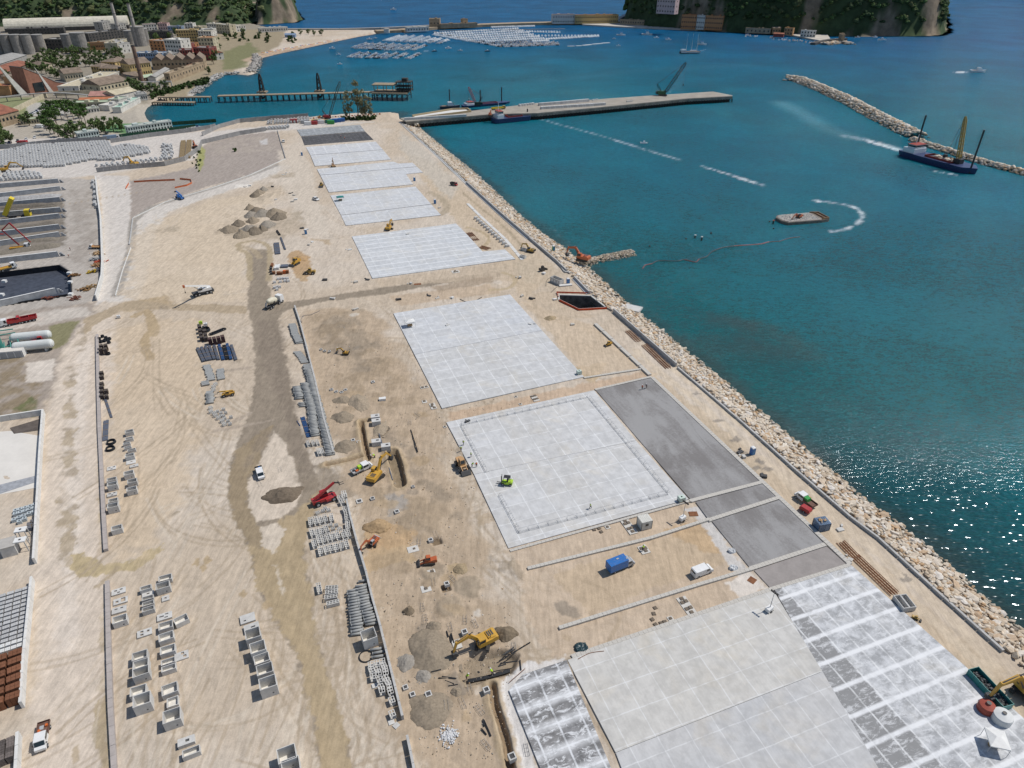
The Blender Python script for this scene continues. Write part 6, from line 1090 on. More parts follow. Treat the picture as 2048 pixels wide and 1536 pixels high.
# skip trailer
A_,B_=(1942,1352),(2003,1418); t=thing('skip','long green skip full of rubble beside the excavator at the right edge','skip',P3((1975,1384)),head(A_,B_)); t.location.z=.1
MB().hollowbox(8.2,2.4,1.7,.1,.2).build('skip_body',TEAL,t); m=MB(); [m.bar((x,sy*1.22,0),(x,sy*1.22,1.65),.1,.12) for x in (-4,-2.7,-1.35,0,1.35,2.7,4) for sy in (-1,1)]; m.build('rib',TEAL,t)
nn=220; LL=np.stack([rr.uniform(-3.7,3.7,nn),rr.uniform(-.95,.95,nn),.45+rr.uniform(0,.6,nn)],-1); sz=rr.uniform(.08,.3,nn); o=scatter('soil_load',rockm,LL,np.stack([sz*1.3,sz,sz],-1),rr.uniform(0,6,nn),rr.normal(0,.3,nn),np.full((nn,3),.10)+rr.uniform(-.04,.06,(nn,1))); o.parent=t
# truck bodies in the basin yard
t=thing('tipper_truck','yellow tipper truck with its body raised high in the basin yard','truck',P3((38,436)),head((25,437),(60,434)),'trucks and vans on site',1.35)
MB().box((0,0,1.0),(8.4,1.0,.35)).build('chassis',dark,t); wheels(t,[3.1,-1.4,-2.7,1.6],1.1,.5,.3); c_=MB(); c_.prof([(2.6,.6),(4.5,.6),(4.5,2.0),(4.3,3.1),(2.6,3.1)],-1.2,1.2); q=c_.build('cab',paint('bright_yellow',(.68,.52,.03)),t); MB().prof([(4.43,1.8),(4.53,1.8),(4.4,2.9),(4.25,2.9)],-1.05,1.05).build('windscreen',glass,q)
tb=MB(); tb.hollowbox(7.6,2.4,1.5,.1,.15,c=(-3.8,0,0)); tb.f=[q for q in tb.f]; o=tb.build('tipper_body',paint('bright_yellow',(.68,.52,.03)),t); o.location=(-2.6,0,1.3); o.rotation_euler=(0,math.pi+.95,math.pi) ; o.rotation_euler=(0,.9,0); o.location=(-4.0,0,1.2); o.rotation_euler=(math.pi,math.pi-.0,0)
o.rotation_euler=(0,0,0)
o.matrix_local=Matrix.Translation((-3.6,0,1.3))@Matrix.Rotation(-.95,4,'Y')@Matrix.Translation((7.6,0,0))
for (px,to,pts,l) in (((42,499),(52,498),[(0,0,2.2),(-4.5,0,10),(-.5,0,13),(5,0,3)],'red concrete pump boom machine between the basin walls'),((14,540),(26,537),[(-2,0,2.4),(-5,0,15),(-1,0,17),(4,0,15.5)],'white and yellow pump truck with a tall red boom at the left edge')):
    t=truck(px,to,l,WHT,8.5,2.4,2.2,kind='flat',bedm=YEL,double=False,wr=.5,name='pump_truck',cat='pump truck'); m=MB()
    for a,b in zip(pts[:-1],pts[1:]): m.bar(a,b,.5,.6,.35,.4)
    m.build('boom',RED,t)
truck((32,648),(12,652),'red articulated dump truck behind the white tanks',WHT,9.5,2.5,2.3,kind='tip',bedm=RED,double=False,wr=.5,name='tipper_truck')
truck((55,643),(20,650),'second red tipper body parked behind the white tanks',RED,7,2.5,1.5,kind='tip',bedm=RED,double=False,wr=.5,name='tipper_truck')
truck((908,371),(913,372),'small red dumper on the lane beside the sea wall',RED,4.8,1.9,1.3,kind='tip',bedm=dark,double=False,name='dumper'); truck((190,497),(186,497),'small white dumper beside the tall pale wall',WHT,5,2,1.6,kind='flat',bedm=TANP,double=False,name='dumper')
t=truck((997,219),(1008,218),'long yellow tipper parked on the pier above the barge',DYEL,13,2.6,2.2,kind='tip',bedm=paint('bright_yellow',(.68,.52,.03)),double=False,wr=.5,name='tipper_truck',z=3)
t=thing('tractor','red tractor under the white horizontal tanks','tractor',P3((76,688)),head((76,688),(64,690)),EXG,1.1); MB().prof([(-.5,.8),(1.9,.8),(1.9,1.4),(-.5,1.6)],-.45,.45).build('bonnet',RED,t); cabin(t,-1.0,0,1.0,1.3,1.2,1.5,RED)
for sy in (-1,1): W_(t,-1.1,sy*.9,.85,.45); W_(t,1.4,sy*.75,.5,.3)
# horizontal tanks
for (x,y),l in (((62,672),'farther'),((66,690),'nearer')):
    p=G(x,y,2.4); t=thing('gas_tank',f'{l} long white horizontal tank in the fenced corner at left','tank',(p.x,p.y,0),AX-R(7),'long white horizontal tanks'); m=MB(); m.lathe([(.3,-6.6),(1.0,-6.4),(1.5,-5.9),(1.6,-5.3),(1.6,5.3),(1.5,5.9),(1.0,6.4),(.3,6.6)],20); o=m.build('tank_body',mat('tank_offwhite',(.62,.64,.62),.45,.06,.3,dirt=.1),t,smooth=False); o.rotation_euler=(0,math.pi/2,0); o.location=(0,0,2.4)
    for x_ in (-3.8,3.8): MB().box((x_,0,.5),(.5,2.4,1.4)).build('saddle',conc,t)
for i,(pts,z_) in enumerate((([(0,672),(30,668)],2.2),([(0,680),(34,674)],2.0),([(10,690),(12,712)],1.2),([(22,680),(26,712)],1.4),([(2,700),(30,694)],1.0),([(40,690),(46,712)],2.4))): tubeobj(pts,.22,paint('pipe_green',(.06,.26,.22)),'process_pipe','green process pipe beside the white tanks','pipe','green process pipes at left',zz=z_)
t=thing('process_vessel','tall green vessel at the left edge beside the tanks','vessel',P3((2,700)),0); MB().lathe([(1.3,0),(1.3,5),(.9,5.8),(.2,6.1)],16).build('vessel_body',paint('pipe_green',(.06,.26,.22)),t)
t=container((28,712),7.6,3.2,2.6,WHT,'white shed with a pale roof under the green pipes at left',AX-R(8),door=False,cat='shed',roofm=mat('shed_roof',(.62,.59,.54),.8,.1))
for i in range(3): MB().box((-2.4+i*2.4,-1.62,1.2),(2.0,.05,2.2)).build('shutter',SILV,t)
# persons
def person(px,z,rz,pose,vest,trous,lab,s=1.0,helmet=True):
    key=(pose,); 
    if key not in PM: PM[key]=body(pose)
    g=P3(px,z); o=bpy.data.objects.new('person',PM[key][0]); C.objects.link(o); o.location=g; o.rotation_euler=(0,0,rz); o.scale=(s,s,s); tag(o,lab,'person','workers in safety clothing')
    for nm,me,m in (('vest',PM[key][1],vest),('trousers',PM[key][2],trous)):
        c=bpy.data.objects.new(nm,me.copy()); c.data.materials.clear(); c.data.materials.append(m); C.objects.link(c); c.parent=o
    h=PM[key][3]; 
    if helmet: q=MB(); q.lathe([(.155,-.02),(.15,.03),(.12,.10),(.05,.14)],12,c=h); q.build('helmet',WHT,o)
    return o
PM={}
def skinmesh(nm,nodes,edges,m,sub=1):
    me=bpy.data.meshes.new(nm); me.from_pydata([n[0] for n in nodes],edges,[]); o=bpy.data.objects.new(nm,me); C.objects.link(o); md=o.modifiers.new('s','SKIN'); md.use_smooth_shade=True
    for i,n in enumerate(nodes): v=me.skin_vertices[0].data[i]; v.radius=n[1] if isinstance(n[1],tuple) else (n[1],n[1]); v.use_root=(i==0)
    if sub: q=o.modifiers.new('d','SUBSURF'); q.levels=sub; q.render_levels=sub
    dg=bpy.context.evaluated_depsgraph_get(); dg.update(); r=bpy.data.meshes.new_from_object(o.evaluated_get(dg)); bpy.data.objects.remove(o); r.name=nm; r.materials.clear(); r.materials.append(m); return r
def body(pose):
    skin=mat('skin',(.35,.19,.12),.6,.05); st=.22 if pose=='walk' else .06; lean=.45 if pose=='bend' else 0.04
    hip=(0,0,.92); ch=(lean*.6,0,1.28); nk=(lean*.9,0,1.48); hd=(lean*1.0+.02,0,1.63); top=(lean*1.0+.02,0,1.74)
    N=[(hip,(.13,.16)),(ch,(.12,.18)),(nk,.055),(hd,(.095,.085)),(top,.06)]; E_=[(0,1),(1,2),(2,3),(3,4)]
    for s in (-1,1):
        k=len(N); N+=[((st*s*.4,s*.1,.88),.095),((st*s+.05,s*.11,.48),.065),((st*s*(1.6 if s<0 else 1),s*.11,.08),.045),((st*s*(1.6 if s<0 else 1)+.16,s*.12,.035),.035)]; E_+=[(0,k),(k,k+1),(k+1,k+2),(k+2,k+3)]
        k=len(N); ax=lean*.8; fr=.18*(-s) if pose=='walk' else .28 if pose!='stand' else .05
        N+=[((ax,s*.21,1.42),.055),((ax+fr*.4,s*.27,1.14),.042),((ax+fr+.08,s*.25,.90),.03),((ax+fr+.11,s*.25,.83),.035)]; E_+=[(1,k),(k,k+1),(k+1,k+2),(k+2,k+3)]
        for j in range(4): k2=len(N); N.append(((ax+fr+.08+.02*j,s*.26,.76-.006*abs(j-1.5)),.009)); E_.append((k+3,k2))
        k2=len(N); N.append(((ax+fr+.16,s*.22,.82),.010)); E_.append((k+3,k2))
    b=skinmesh('person',N,E_,skin)
    v=skinmesh('vest',[(hip[:2]+(1.0,),(.155,.185)),(ch,(.15,.21)),((nk[0],0,1.44),(.08,.12))]+[((lean*.8,s*.22,1.42),.075) for s in (-1,1)]+[((lean*.8+.08,s*.27,1.2),.06) for s in (-1,1)],[(0,1),(1,2),(1,3),(1,4),(3,5),(4,6)],skin)
    tn=[((0,0,.96),(.15,.175))]; te=[]
    for s in (-1,1): k=len(tn); tn+=[((st*s*.4,s*.1,.86),.115),((st*s+.05,s*.11,.48),.085),((st*s*(1.6 if s<0 else 1),s*.11,.12),.07)]; te+=[(0,k),(k,k+1),(k+1,k+2)]
    t=skinmesh('trousers',tn,te,skin); return b,v,t,(top[0],0,1.70)
HV=mat('hi_vis_yellow',(.45,.75,.04),.7,.05); HO=mat('hi_vis_orange',(.85,.13,.03),.7,.05); NV=mat('navy_cloth',(.02,.03,.06),.9,.1); GY=mat('grey_cloth',(.10,.10,.11),.9,.1)
for p,z_,a,po,ve,tr,l in (((927,890),.3,1.2,'walk',HV,NV,'worker in yellow walking at the left edge of the fenced slab, farthest one'),((922,902),.3,-1,'stand',HV,GY,'worker in yellow standing at the slab edge beside a stack of rails'),((942,914),.3,.5,'stand',HV,NV,'worker in yellow beside the left rail barrier'),((944,934),.3,0,'bend',HV,GY,'worker in yellow next to the worker in red'),((953,934),.3,2,'stand',HO,NV,'worker in a red vest beside the backhoe loader'),((1181,1017),.3,3.3,'walk',HV,NV,'worker in yellow walking alone on the lower part of the fenced slab'),((1284,779),.25,1,'stand',HO,GY,'worker in orange standing on the dark panel'),((1293,776),.25,4,'bend',NV,GY,'worker in dark clothes bending on the dark panel'),((933,1359),-1.2,.3,'bend',HV,GY,'worker in yellow bending at the left end of the foreground trench'),((985,1350),-1.2,2.5,'bend',HV,NV,'worker in yellow leaning over the pipes in the foreground trench'),((742,920),0,1,'stand',GY,NV,'worker in grey beside the white flatbed truck and trench'),((750,917),0,3,'bend',HV,NV,'worker bending at the trench above the yellow excavator'),((676,704),0,0,'stand',HV,GY,'worker in yellow beside the mini excavator'),((682,275),.3,0,'stand',HO,NV,'worker in orange on the far dark rebar slab'),((689,279),.3,1,'bend',HO,NV,'second worker in orange bending on the far dark rebar slab'),((138,515),0,1,'stand',HO,NV,'worker in orange near the dark lined basin'),((141,501),0,1,'stand',RED,NV,'worker in red near the basin wall ends'),((1285,1102),.1,1,'bend',HV,NV,'worker kneeling on the square cover plate')): person(p,z_,a,po,ve,tr,l)
# ================================================================= BLOCK YARD, BASIN YARD
blk=mat('yard_block',(.50,.50,.49),.85,.12,1,rand=.10); bme=bpy.data.meshes.new('concrete_block'); _m=MB(); _m.box((0,0,.85),(1.35,2.3,1.7)); _m.box((0,0,1.75),(.7,1.3,.12)); bme.from_pydata(_m.v,[],_m.f); bme.materials.append(blk)
BL=[]
def blockfield(poly,du,dv,skip=.03,z=0):
    P=gp(poly); a=np.array(P); rz=yaw((0,333),(180,322)); c,s=math.cos(rz),math.sin(rz); o=a.mean(0); R_=np.abs(a-o).max()*1.5
    n_=int(R_/du)+1; m_=int(R_/dv)+1
    for j in range(-m_,m_+1):
        for i in range(-n_,n_+1):
            x=i*du+(j%2)*du*.3; y=j*dv; X_,Y_=o[0]+x*c-y*s,o[1]+x*s+y*c
            if inside(np.array([X_]),np.array([Y_]),P)[0] and rnd.random()>skip: BL.append((X_,Y_,z,rz+rnd.uniform(-.04,.04)))
blockfield([(-40,318),(22,301),(60,292),(215,284),(228,296),(252,290),(298,296),(304,306),(230,322),(180,322),(120,335),(-40,336)],1.9,3.1)
blockfield([(-30,348),(60,344),(86,350),(90,358),(0,364),(-30,366)],2.4,3.1,.12)
blockfield([(192,332),(330,316),(342,320),(200,338)],3.2,3.2,.1); blockfield([(322,290),(332,290),(340,318),(326,320)],2.2,3.0,.05); blockfield([(335,291),(343,291),(348,316),(342,318)],2.2,3.0,.05)
blockfield([(185,362),(192,362),(196,416),(190,416)],2.2,2.6,.05); blockfield([(534,243),(618,236),(618,246),(534,250)],2.6,3.2,.1); blockfield([(520,258),(580,252),(580,257),(520,262)],2.4,3,.1)
BL.sort(key=lambda p:math.hypot(p[0],p[1]))
for x,y,z,r_ in BL[:300]:
    o=bpy.data.objects.new('concrete_block',bme); C.objects.link(o); o.location=(x,y,z); o.rotation_euler=(0,0,r_); tag(o,'pale precast block in the near rows of the block yard at the upper left','concrete block','precast blocks of the block yard')
m=MB()
for x,y,z,r_ in BL[300:]: m.box((x,y,z+.85),(1.35,2.3,1.7),rz=r_); m.box((x,y,z+1.75),(.7,1.3,.12),rz=r_)
tag(m.build('concrete_blocks',mat('yard_block_far',(.49,.49,.48),.85,.25,.5)),'field of pale precast blocks in the far rows of the yard','blocks',kind='stuff')
bm_=mat('brown_rows',(.30,.22,.12),.85,.25,1)
for (a,b),l in ((((367,284),(364,318)),'left brown stacked row by the curved wall'),(((379,283),(376,318)),'right brown stacked row by the curved wall')):
    A,Bp=G(*a),G(*b); m=MB(); n_=int((Bp-A).length/1.6)
    t=thing('sheet_pile_stack',l,'stack',A,0,'brown stacked rows')
    for i in range(n_): q=(Bp-A)*(i/n_); m.box((q.x,q.y,.6),(3.2,1.2,1.2),rz=math.atan2(Bp.y-A.y,Bp.x-A.x)+math.pi/2)
    m.build('stacked_piles',bm_,t)
m=MB(); P=gp([(300,329),(330,325),(355,318),(382,312)]); d_=polylen(P)
for i in range(26): g=along(P,d_,i/25); m.box((g[0],g[1],.4),(1.3,2.2,.8),rz=.2)
tag(m.build('formwork_row',paint('form_yellow',(.38,.24,.07))),'curved row of dark yellow forms along the boundary wall','formwork row')
# basins: long parallel walls with soil between
basw=mat('basin_wall',(.40,.41,.42),.85,.2,.5); 
for i,(x0,y0,x1,y1,l) in enumerate(((-40,379,124,365,'first'),(-40,400,128,380,'second'),(-40,418,128,402,'third'),(-40,437,130,423,'fourth'),(-40,455,128,435,'fifth'),(-40,477,128,457,'sixth'),(-40,498,128,472,'seventh'),(-40,531,126,512,'eighth'),(-40,622,122,585,'ninth'))):
    A,Bp=G(x0,y0),G(x1,y1); t=thing('basin_wall',l+' basin wall counted from the top of the basin yard','basin wall',A,math.atan2(Bp.y-A.y,Bp.x-A.x),'parallel basin walls'); L=(Bp-A).length; m=MB()
    for k in range(4): m.prof([(0,0),(L+k*.5-1.5,0),(L+k*.5-1.5,2.6-k*.65),(0,2.6-k*.65)],-.3+k*.12-.25,.3+k*.12-.25) if k==0 else m.box((L+k*.5-1.0,-.25,(2.6-k*.65)/2),(.99,.6,2.6-k*.65))
    m.build('wall_panels',basw,t); MB().box((L/2-1,-.25,2.64),(L-2,.7,.08)).build('coping',white,t)
SO=(.17,.15,.125)
def ridge(a,b,w,h,col,lab,seed):
    A,Bp=G(*a),G(*b); L=(Bp-A).length; nx,ny=60,16; XX,YY=np.meshgrid(np.linspace(-.5,.5,nx),np.linspace(-1,1,ny)); hh=(1-YY**2)*sst(.5-np.abs(XX),0,.12)*(.35+1.1*fbm(XX*L+seed*9,YY*w,.12,4,seed)); r_=math.atan2(Bp.y-A.y,Bp.x-A.x); c,s=math.cos(r_),math.sin(r_); x,y=XX*L,YY*w/2
    o=gridmesh('soil_ridge',x*c-y*s,x*s+y*c,hh*h-.03,mat('soil_%d'%int(col[0]*99),col,.95,.25,1.2,spec=.1)); o.location=(A+Bp)/2; tag(o,lab,'heap','soil ridges in the basins')
for a,b,w,h,c_,l,s_ in (((-40,404),(122,391),7,1.6,(.36,.355,.35),'grey soil ridge in the first basin with pale sheeting',3),((-40,420),(125,408),5,1.8,SO,'dark soil ridge in the second basin',4),((-30,432),(122,416),6,2.0,SO,'dark soil ridge behind the yellow tipper',5),((-40,470),(126,448),7,2.4,SO,'dark soil ridge in front of the yellow tipper',6),((-40,490),(124,478),5,1.2,(.21,.185,.15),'low soil ridge beside the pump boom',7),((-40,512),(124,490),7,1.4,(.21,.185,.15),'flat soil bed beside the pump boom',8)): ridge(a,b,w,h,c_,l,s_)
pitm=mat('black_liner',(.060,.068,.088),.55,.3,.6)
t=thing('lined_basin','empty basin lined with black sheeting in the basin yard','basin',G(60,570)); o_=t.location; P=[Vector(p)-o_.xy for p in gp([(-60,553),(118,531),(141,545),(143,588),(-60,621)])]
MB().prism([tuple(p) for p in P],-2.3,-2.2).build('basin_floor',pitm,t); m=MB()
for a,b in zip(P,P[1:]+P[:1]): m.bar((a.x,a.y,-1.0),(b.x,b.y,-1.0),.3,2.6)
m.build('basin_side',mat('liner_side',(.02,.021,.026),.5,.3,.6),t)
for x,y in ((138,545),(140,563),(141,587),(8,561),(3,588)): g=topg((x,y),.6); MB().box((g.x-o_.x,g.y-o_.y,.3),(1.6,1.4,1.0)).build('anchor_block',white,t)
for i,(x,y,c_,l) in enumerate(((186,545,(.5,.34,.03),'yellow covered heap'),(198,542,(.1,.1,.11),'black covered heap'),(192,532,(.34,.2,.1),'brown scrap heap'),(168,580,(.25,.15,.07),'timber scrap heap'),(182,575,(.30,.2,.1),'mixed scrap heap'),(200,525,(.4,.08,.04),'red scrap heap'),(150,598,(.16,.06,.04),'rusty bar heap'),(100,598,(.15,.05,.035),'rusty bar stack'),(150,552,(.22,.12,.05),'brown box'),(197,508,(.45,.3,.16),'timber stack'),(190,520,(.3,.3,.3),'grey scrap heap'))):
    g=G(x,y); m=MB()
    for k in range(26): m.box((rnd.gauss(0,1.1),rnd.gauss(0,.8),rnd.uniform(.1,1.0)),(rnd.uniform(.3,2.2),rnd.uniform(.2,.7),rnd.uniform(.1,.4)),M=Matrix.Rotation(rnd.uniform(0,3),3,'Z')@Matrix.Rotation(rnd.uniform(-.4,.4),3,'X'))
    tag(m.build('scrap_heap',mat('scrap_%d'%i,c_,.85,.35,1.5),loc=(g.x,g.y,0),rz=.3),l+' beside the tall pale yard wall','scrap','scrap along the yard wall')
m=MB(); P=gp([(252,378),(258,368),(280,364),(320,362),(350,361)],0); 
for pts,l in ((([(252,378),(258,368)],),'short'),(([(268,365),(300,363),(350,361)],),'long'),(([(360,359),(382,361),(384,367),(374,372),(350,377)],),'bent')):
    q=gp(pts[0]); mm=MB(); [mm.bar((a[0],a[1],.5),(b[0],b[1],.5),.06,1.0) for a,b in zip(q[:-1],q[1:])]; tag(mm.build('orange_net_fence',mat('orange_mesh',(.55,.15,.06),.8,.3,2)),l+' orange net fence on the grey lot','fence','orange net fences')
g=G(470,303); 
# ================================================================= PIERS, SHIPS
deckm=mat('pier_deck',(.33,.30,.255),.9,.2,.12,dirt=.3,dcol=(.28,.25,.2)); face=mat('pier_face',(.22,.20,.17),.9,.4,.25); pile=mat('pile_dark',(.05,.045,.04),.9,.3,1)
t=thing('main_pier','long broad concrete pier reaching into the bay with a crawler crane on it','pier',G(812,244,3)); o_=t.location
near=[(812,243),(985,228),(1074,226),(1224,212),(1374,197),(1465,192)]; far=[(1465,190.5),(1426,183),(1299,191),(1174,200),(1074,206),(905,226),(800,236)]
P=[(p[0]-o_.x,p[1]-o_.y) for p in gp(near+far,3)]; MB().prism(P,-.8,0).build('deck',deckm,t); m=MB(); pn=gp(near,3); 
for a,b in zip(pn[:-1],pn[1:]): m.bar((a[0]-o_.x,a[1]-o_.y,-1.7),(b[0]-o_.x,b[1]-o_.y,-1.7),.6,2.2)
a,b=pn[-1],gp([(1426,183)],3)[0]; m.bar((a[0]-o_.x,a[1]-o_.y,-1.7),(b[0]-o_.x,b[1]-o_.y,-1.7),.6,2.2); m.build('fender_face',face,t)
m=MB(); m.prism([(x*.999,y+1.2) for x,y in P],-5.6,-.9); 
d_=polylen(pn)
m2=MB()
for i in range(110): g=along(pn,d_,i/109); m2.box((g[0]-o_.x,g[1]-o_.y-.2,-4.2),(.9,.9,3.6))
for q in [m2]: q.build('piles',pile,t)
m=MB(); m.prism([(P[i][0]*.995,P[i][1]+1.5) for i in range(len(P))],-5.7,-2.9); m.build('underdeck_wall',pile,t)
pal=mat('pier_floor_pale',(.62,.62,.60),.9,.1)
t=thing('pier_basin','shallow walled basin with pale floor on the root of the pier','basin',G(880,228,3.1)); o_=t.location; P=[Vector(p)-o_.xy for p in gp([(825,233),(905,220),(935,219),(942,224),(830,238)],3.1)]; m=MB()
for a,b in zip(P,P[1:]+P[:1]): m.bar((a.x,a.y,.7),(b.x,b.y,.7),.7,1.5)
m.build('basin_side',mat('tan_wall',(.42,.33,.2),.9,.15),t); MB().prism([(p.x,p.y) for p in P],.02,.08).build('floor_panel',pal,t)
def rowblocks(pts,n_,d,lab,z=3,m_=None,grp='blocks stored on the pier',nm='block_row'):
    P=gp(pts,z); dd=polylen(P)
    for i in range(n_):
        g=along(P,dd,i/(n_-1)); o=bpy.data.objects.new('concrete_block',PBM); C.objects.link(o); o.location=(g[0],g[1],z); o.scale=d; o.rotation_euler=(0,0,yaw(pts[0],pts[-1],z)); tag(o,lab,'concrete block',grp)
PBM=bpy.data.meshes.new('concrete_block'); _m=MB(); _m.box((0,0,.5),(1,1,1),tx=.9,ty=.9); PBM.from_pydata(_m.v,[],_m.f); PBM.materials.append(blk)
rowblocks([(1084,218),(1130,215),(1180,212),(1208,210)],26,(2.2,3.4,2.0),'grey block in the near row on the middle of the pier'); rowblocks([(1080,211),(1130,207),(1175,203)],22,(2.6,2.5,2.2),'grey block in the far row on the middle of the pier'); rowblocks([(812,240),(880,236),(930,233)],24,(2.2,2.6,1.8),'grey block in the row on the pier root beside the basin'); rowblocks([(1040,212),(1066,209)],6,(2,3,1.5),'pale block near the pier basin')
rockline('pier_rubble',[tuple(G(x,y,3)[:2]) for x,y in ((1046,213),(1066,210))][:0] or [(815,246),(822,250),(835,257)],5,60,.7,'rocks at the root of the pier',ztop=1)
for p,l in (((1186,201),'dark heap'),((1255,204),'brown pile')): rowblocks([p,(p[0]+8,p[1]-1)],3,(2,1.4,1),'dark object lying on the outer pier',grp='odds on the outer pier')
# old jetty
rst=mat('jetty_rust',(.30,.235,.16),.9,.25,.5)
def jetty(a,b,w,h,n_,lab,hd=.8,gr='old thin jetties'):
    A,Bp=G(*a,SEA+h),G(*b,SEA+h); L=(Bp-A).length; t=thing('old_jetty',lab,'jetty',(A.x,A.y,SEA),math.atan2(Bp.y-A.y,Bp.x-A.x),gr); MB().box((L/2,0,h-hd/2),(L,w,hd)).build('deck',rst,t); m=MB()
    for i in range(n_+1):
        x=L*i/n_
        for y in (-w*.4,w*.4): m.box((x,y,h/2-1.2),(.7,.7,h+1.6))
        m.box((x,0,h*.55),(.4,w*.8,.5))
    m.build('piles',pile,t); return t
t=jetty((436,191),(748,183),7,6,27,'long thin rusty jetty on dark piles crossing the inner bay'); jetty((318,193),(420,193),6,5,9,'broken shore end of the old jetty'); jetty((306,203),(388,204),6,3,8,'low short jetty beside the shore end')
t=jetty((748,182),(818,183),20,7,7,'wide head of the old jetty with a ruined loading frame',1.2); m=MB(); L=34
for x in (2,11,20): 
    for y in (-6,6): m.box((x,y,10),(.6,.6,6))
m.box((11,0,13.3),(22,13,.8)); m.build('ruined_roof',rst,t); m=MB()
for x in (24,28,33,37):
    for y in (-5,5): m.box((x,y,11.5),(.7,.7,9))
for z in (9,12,15.8): m.box((30,0,z),(15,11,.6))
m.box((31,0,17.5),(5,6,3)); m.build('loading_frame',pile,t)
for px,l in (((527,197),'left'),((641,195),'right')):
    g=G(*px,SEA); t=thing('jetty_tower',l+' dark lattice tower on the long jetty','tower',(g.x,g.y,SEA),0,'lattice towers on the jetty'); m=MB(); lattice(m,(0,0,0),(0,0,22),4.5,.5,6,1.6); m.build('lattice_frame',pile,t); MB().box((0,0,6),(9,8,1.2)).build('platform',rst,t)
# boats
def hull(L,B_,H_,m,t,name='hull',n=8):
    pts=[(-L/2,-B_*.42),(-L*.1,-B_/2),(L*.25,-B_*.42),(L/2,0),(L*.25,B_*.42),(-L*.1,B_/2),(-L/2,B_*.42)]
    vs=[(x*.93,y*.7,-.25*H_) for x,y in pts]+[(x,y,H_*(1+.25*max(0,x/L))) for x,y in pts]; k=7
    o=MB().add(vs,[tuple(range(k-1,-1,-1)),tuple(range(k,2*k))]+[(i,(i+1)%k,k+(i+1)%k,k+i) for i in range(k)]); return o.build(name,m,t)
BW=mat('boat_white',(.74,.75,.75),.35,.05,1,rand=.06); BB=mat('boat_blue_cover',(.05,.14,.32),.6,.1); BD=mat('boat_dark',(.05,.06,.08),.5,.1); BT=mat('boat_teak',(.38,.24,.13),.6,.15)
def boatproto(k,L,B_):
    t=thing('motor_boat','x','boat',(0,0,-60)); hull(L,B_,1.1,BD if k==3 else BW,t); MB().box((-L*.12,0,1.13),(L*.55,B_*.62,.06)).build('cockpit',BT if k!=1 else BB,t)
    MB().prof([(-L*.1,1.15),(L*.22,1.15),(L*.1,1.15+L*.16),(-L*.1,1.15+L*.17)],-B_*.3,B_*.3).build('cabin',BW,t); MB().prof([(L*.10,1.2),(L*.235,1.2),(L*.12,1.1+L*.145),(L*.07,1.1+L*.145)],-B_*.27,B_*.27).build('windscreen',glass,t)
    if k==2: MB().box((-L*.05,0,1.2+L*.22),(L*.35,B_*.7,.1)).build('sun_top',BB,t)
    return t
BP=[boatproto(0,8,2.9),boatproto(1,7,2.7),boatproto(2,9.5,3.2),boatproto(3,8.5,2.9)]; used=set()
def boat(k,g,rz,lab,grp,s=1.0):
    if k not in used: used.add(k); o=BP[k]; o.location=g; o.rotation_euler=(0,0,rz); o.scale=(s,s,s); o['label']=lab; o['group']=grp; return o
    return dup(BP[k],g,rz,lab,grp,s)
boats=[]
SN={}
def strip(a,b,n_,per,sp=0,lab=''):
    k=SN[lab]=SN.get(lab,-1)+1; lab=lab.replace('motor boat','motor boat of the '+(ORD[k] if k<13 else 'last')+' strip,',1) if 'strip' not in lab and lab!=l4 else lab
    A,Bp=G(*a,SEA),G(*b,SEA); u=(Bp-A)/n_
    for i in range(n_): g=A+u*(i+.5); boats.append((g,math.atan2(u.y,u.x)+math.pi/2+rnd.uniform(-.1,.1)+(math.pi if rnd.random()<.5 else 0),lab))
l1='white motor boat in the slanting rows nearest the jetty'; l2='white motor boat in the middle slanting rows'; l3='white motor boat in the far slanting rows'; l4='white motor boat moored in the dense main block of the marina'
Zm=lambda x,y:(512+x/4,y/4)
for a,b in (((745,462),(838,425)),((812,466),(900,427)),((885,470),(968,432)),((952,470),(1052,432)),((1020,473),(1128,428)),((1108,472),(1208,430)),((1210,474),(1312,430))): strip(Zm(*a),Zm(*b),9,1,lab=l1)
for a,b in (((775,385),(888,350)),((805,394),(942,352)),((862,396),(1000,350)),((912,402),(1048,352)),((972,402),(1105,355)),((1038,404),(1155,360)),((1095,406),(1222,360)),((1158,406),(1290,362)),((1245,404),(1355,366))): strip(Zm(*a),Zm(*b),11,1,lab=l2)
for a,b in (((1030,330),(1150,290)),((1075,334),(1205,290)),((1130,338),(1265,290)),((1185,342),(1335,292)),((1240,344),(1390,298)),((1300,346),(1440,310)),((1378,348),(1480,312)),((1452,352),(1532,322))): strip(Zm(*a),Zm(*b),11,1,lab=l3)
for i in range(9):
    f=i/8; a=(1430+f*520,275+f*98); b=(2048+f*60,205+f*60); a=(1420+f*560,272+f*104); b=(2100+f*330,232+f*128); strip(Zm(*a),Zm(*b),34-i,1,lab=l4); 
for a,b in (((1880,222),(2230,212)),((1960,250),(2440,262)),((2170,292),(2750,290)),((2310,318),(2740,292)),((2050,366),(2420,350))): strip(Zm(*a),Zm(*b),22,1,lab=l4)
strip(Zm(1420,280),Zm(1960,375),34,1,lab='white motor boat moored along the long outer pontoon of the marina')
boats.sort(key=lambda q:q[0].y)
for g,rz,l in boats[:292]: boat(rnd.choice((0,0,0,1,2,2,3)) if rnd.random()<.9 else 3,g,rz,l,'boats moored in the marina',rnd.uniform(.85,1.15))
m=MB()
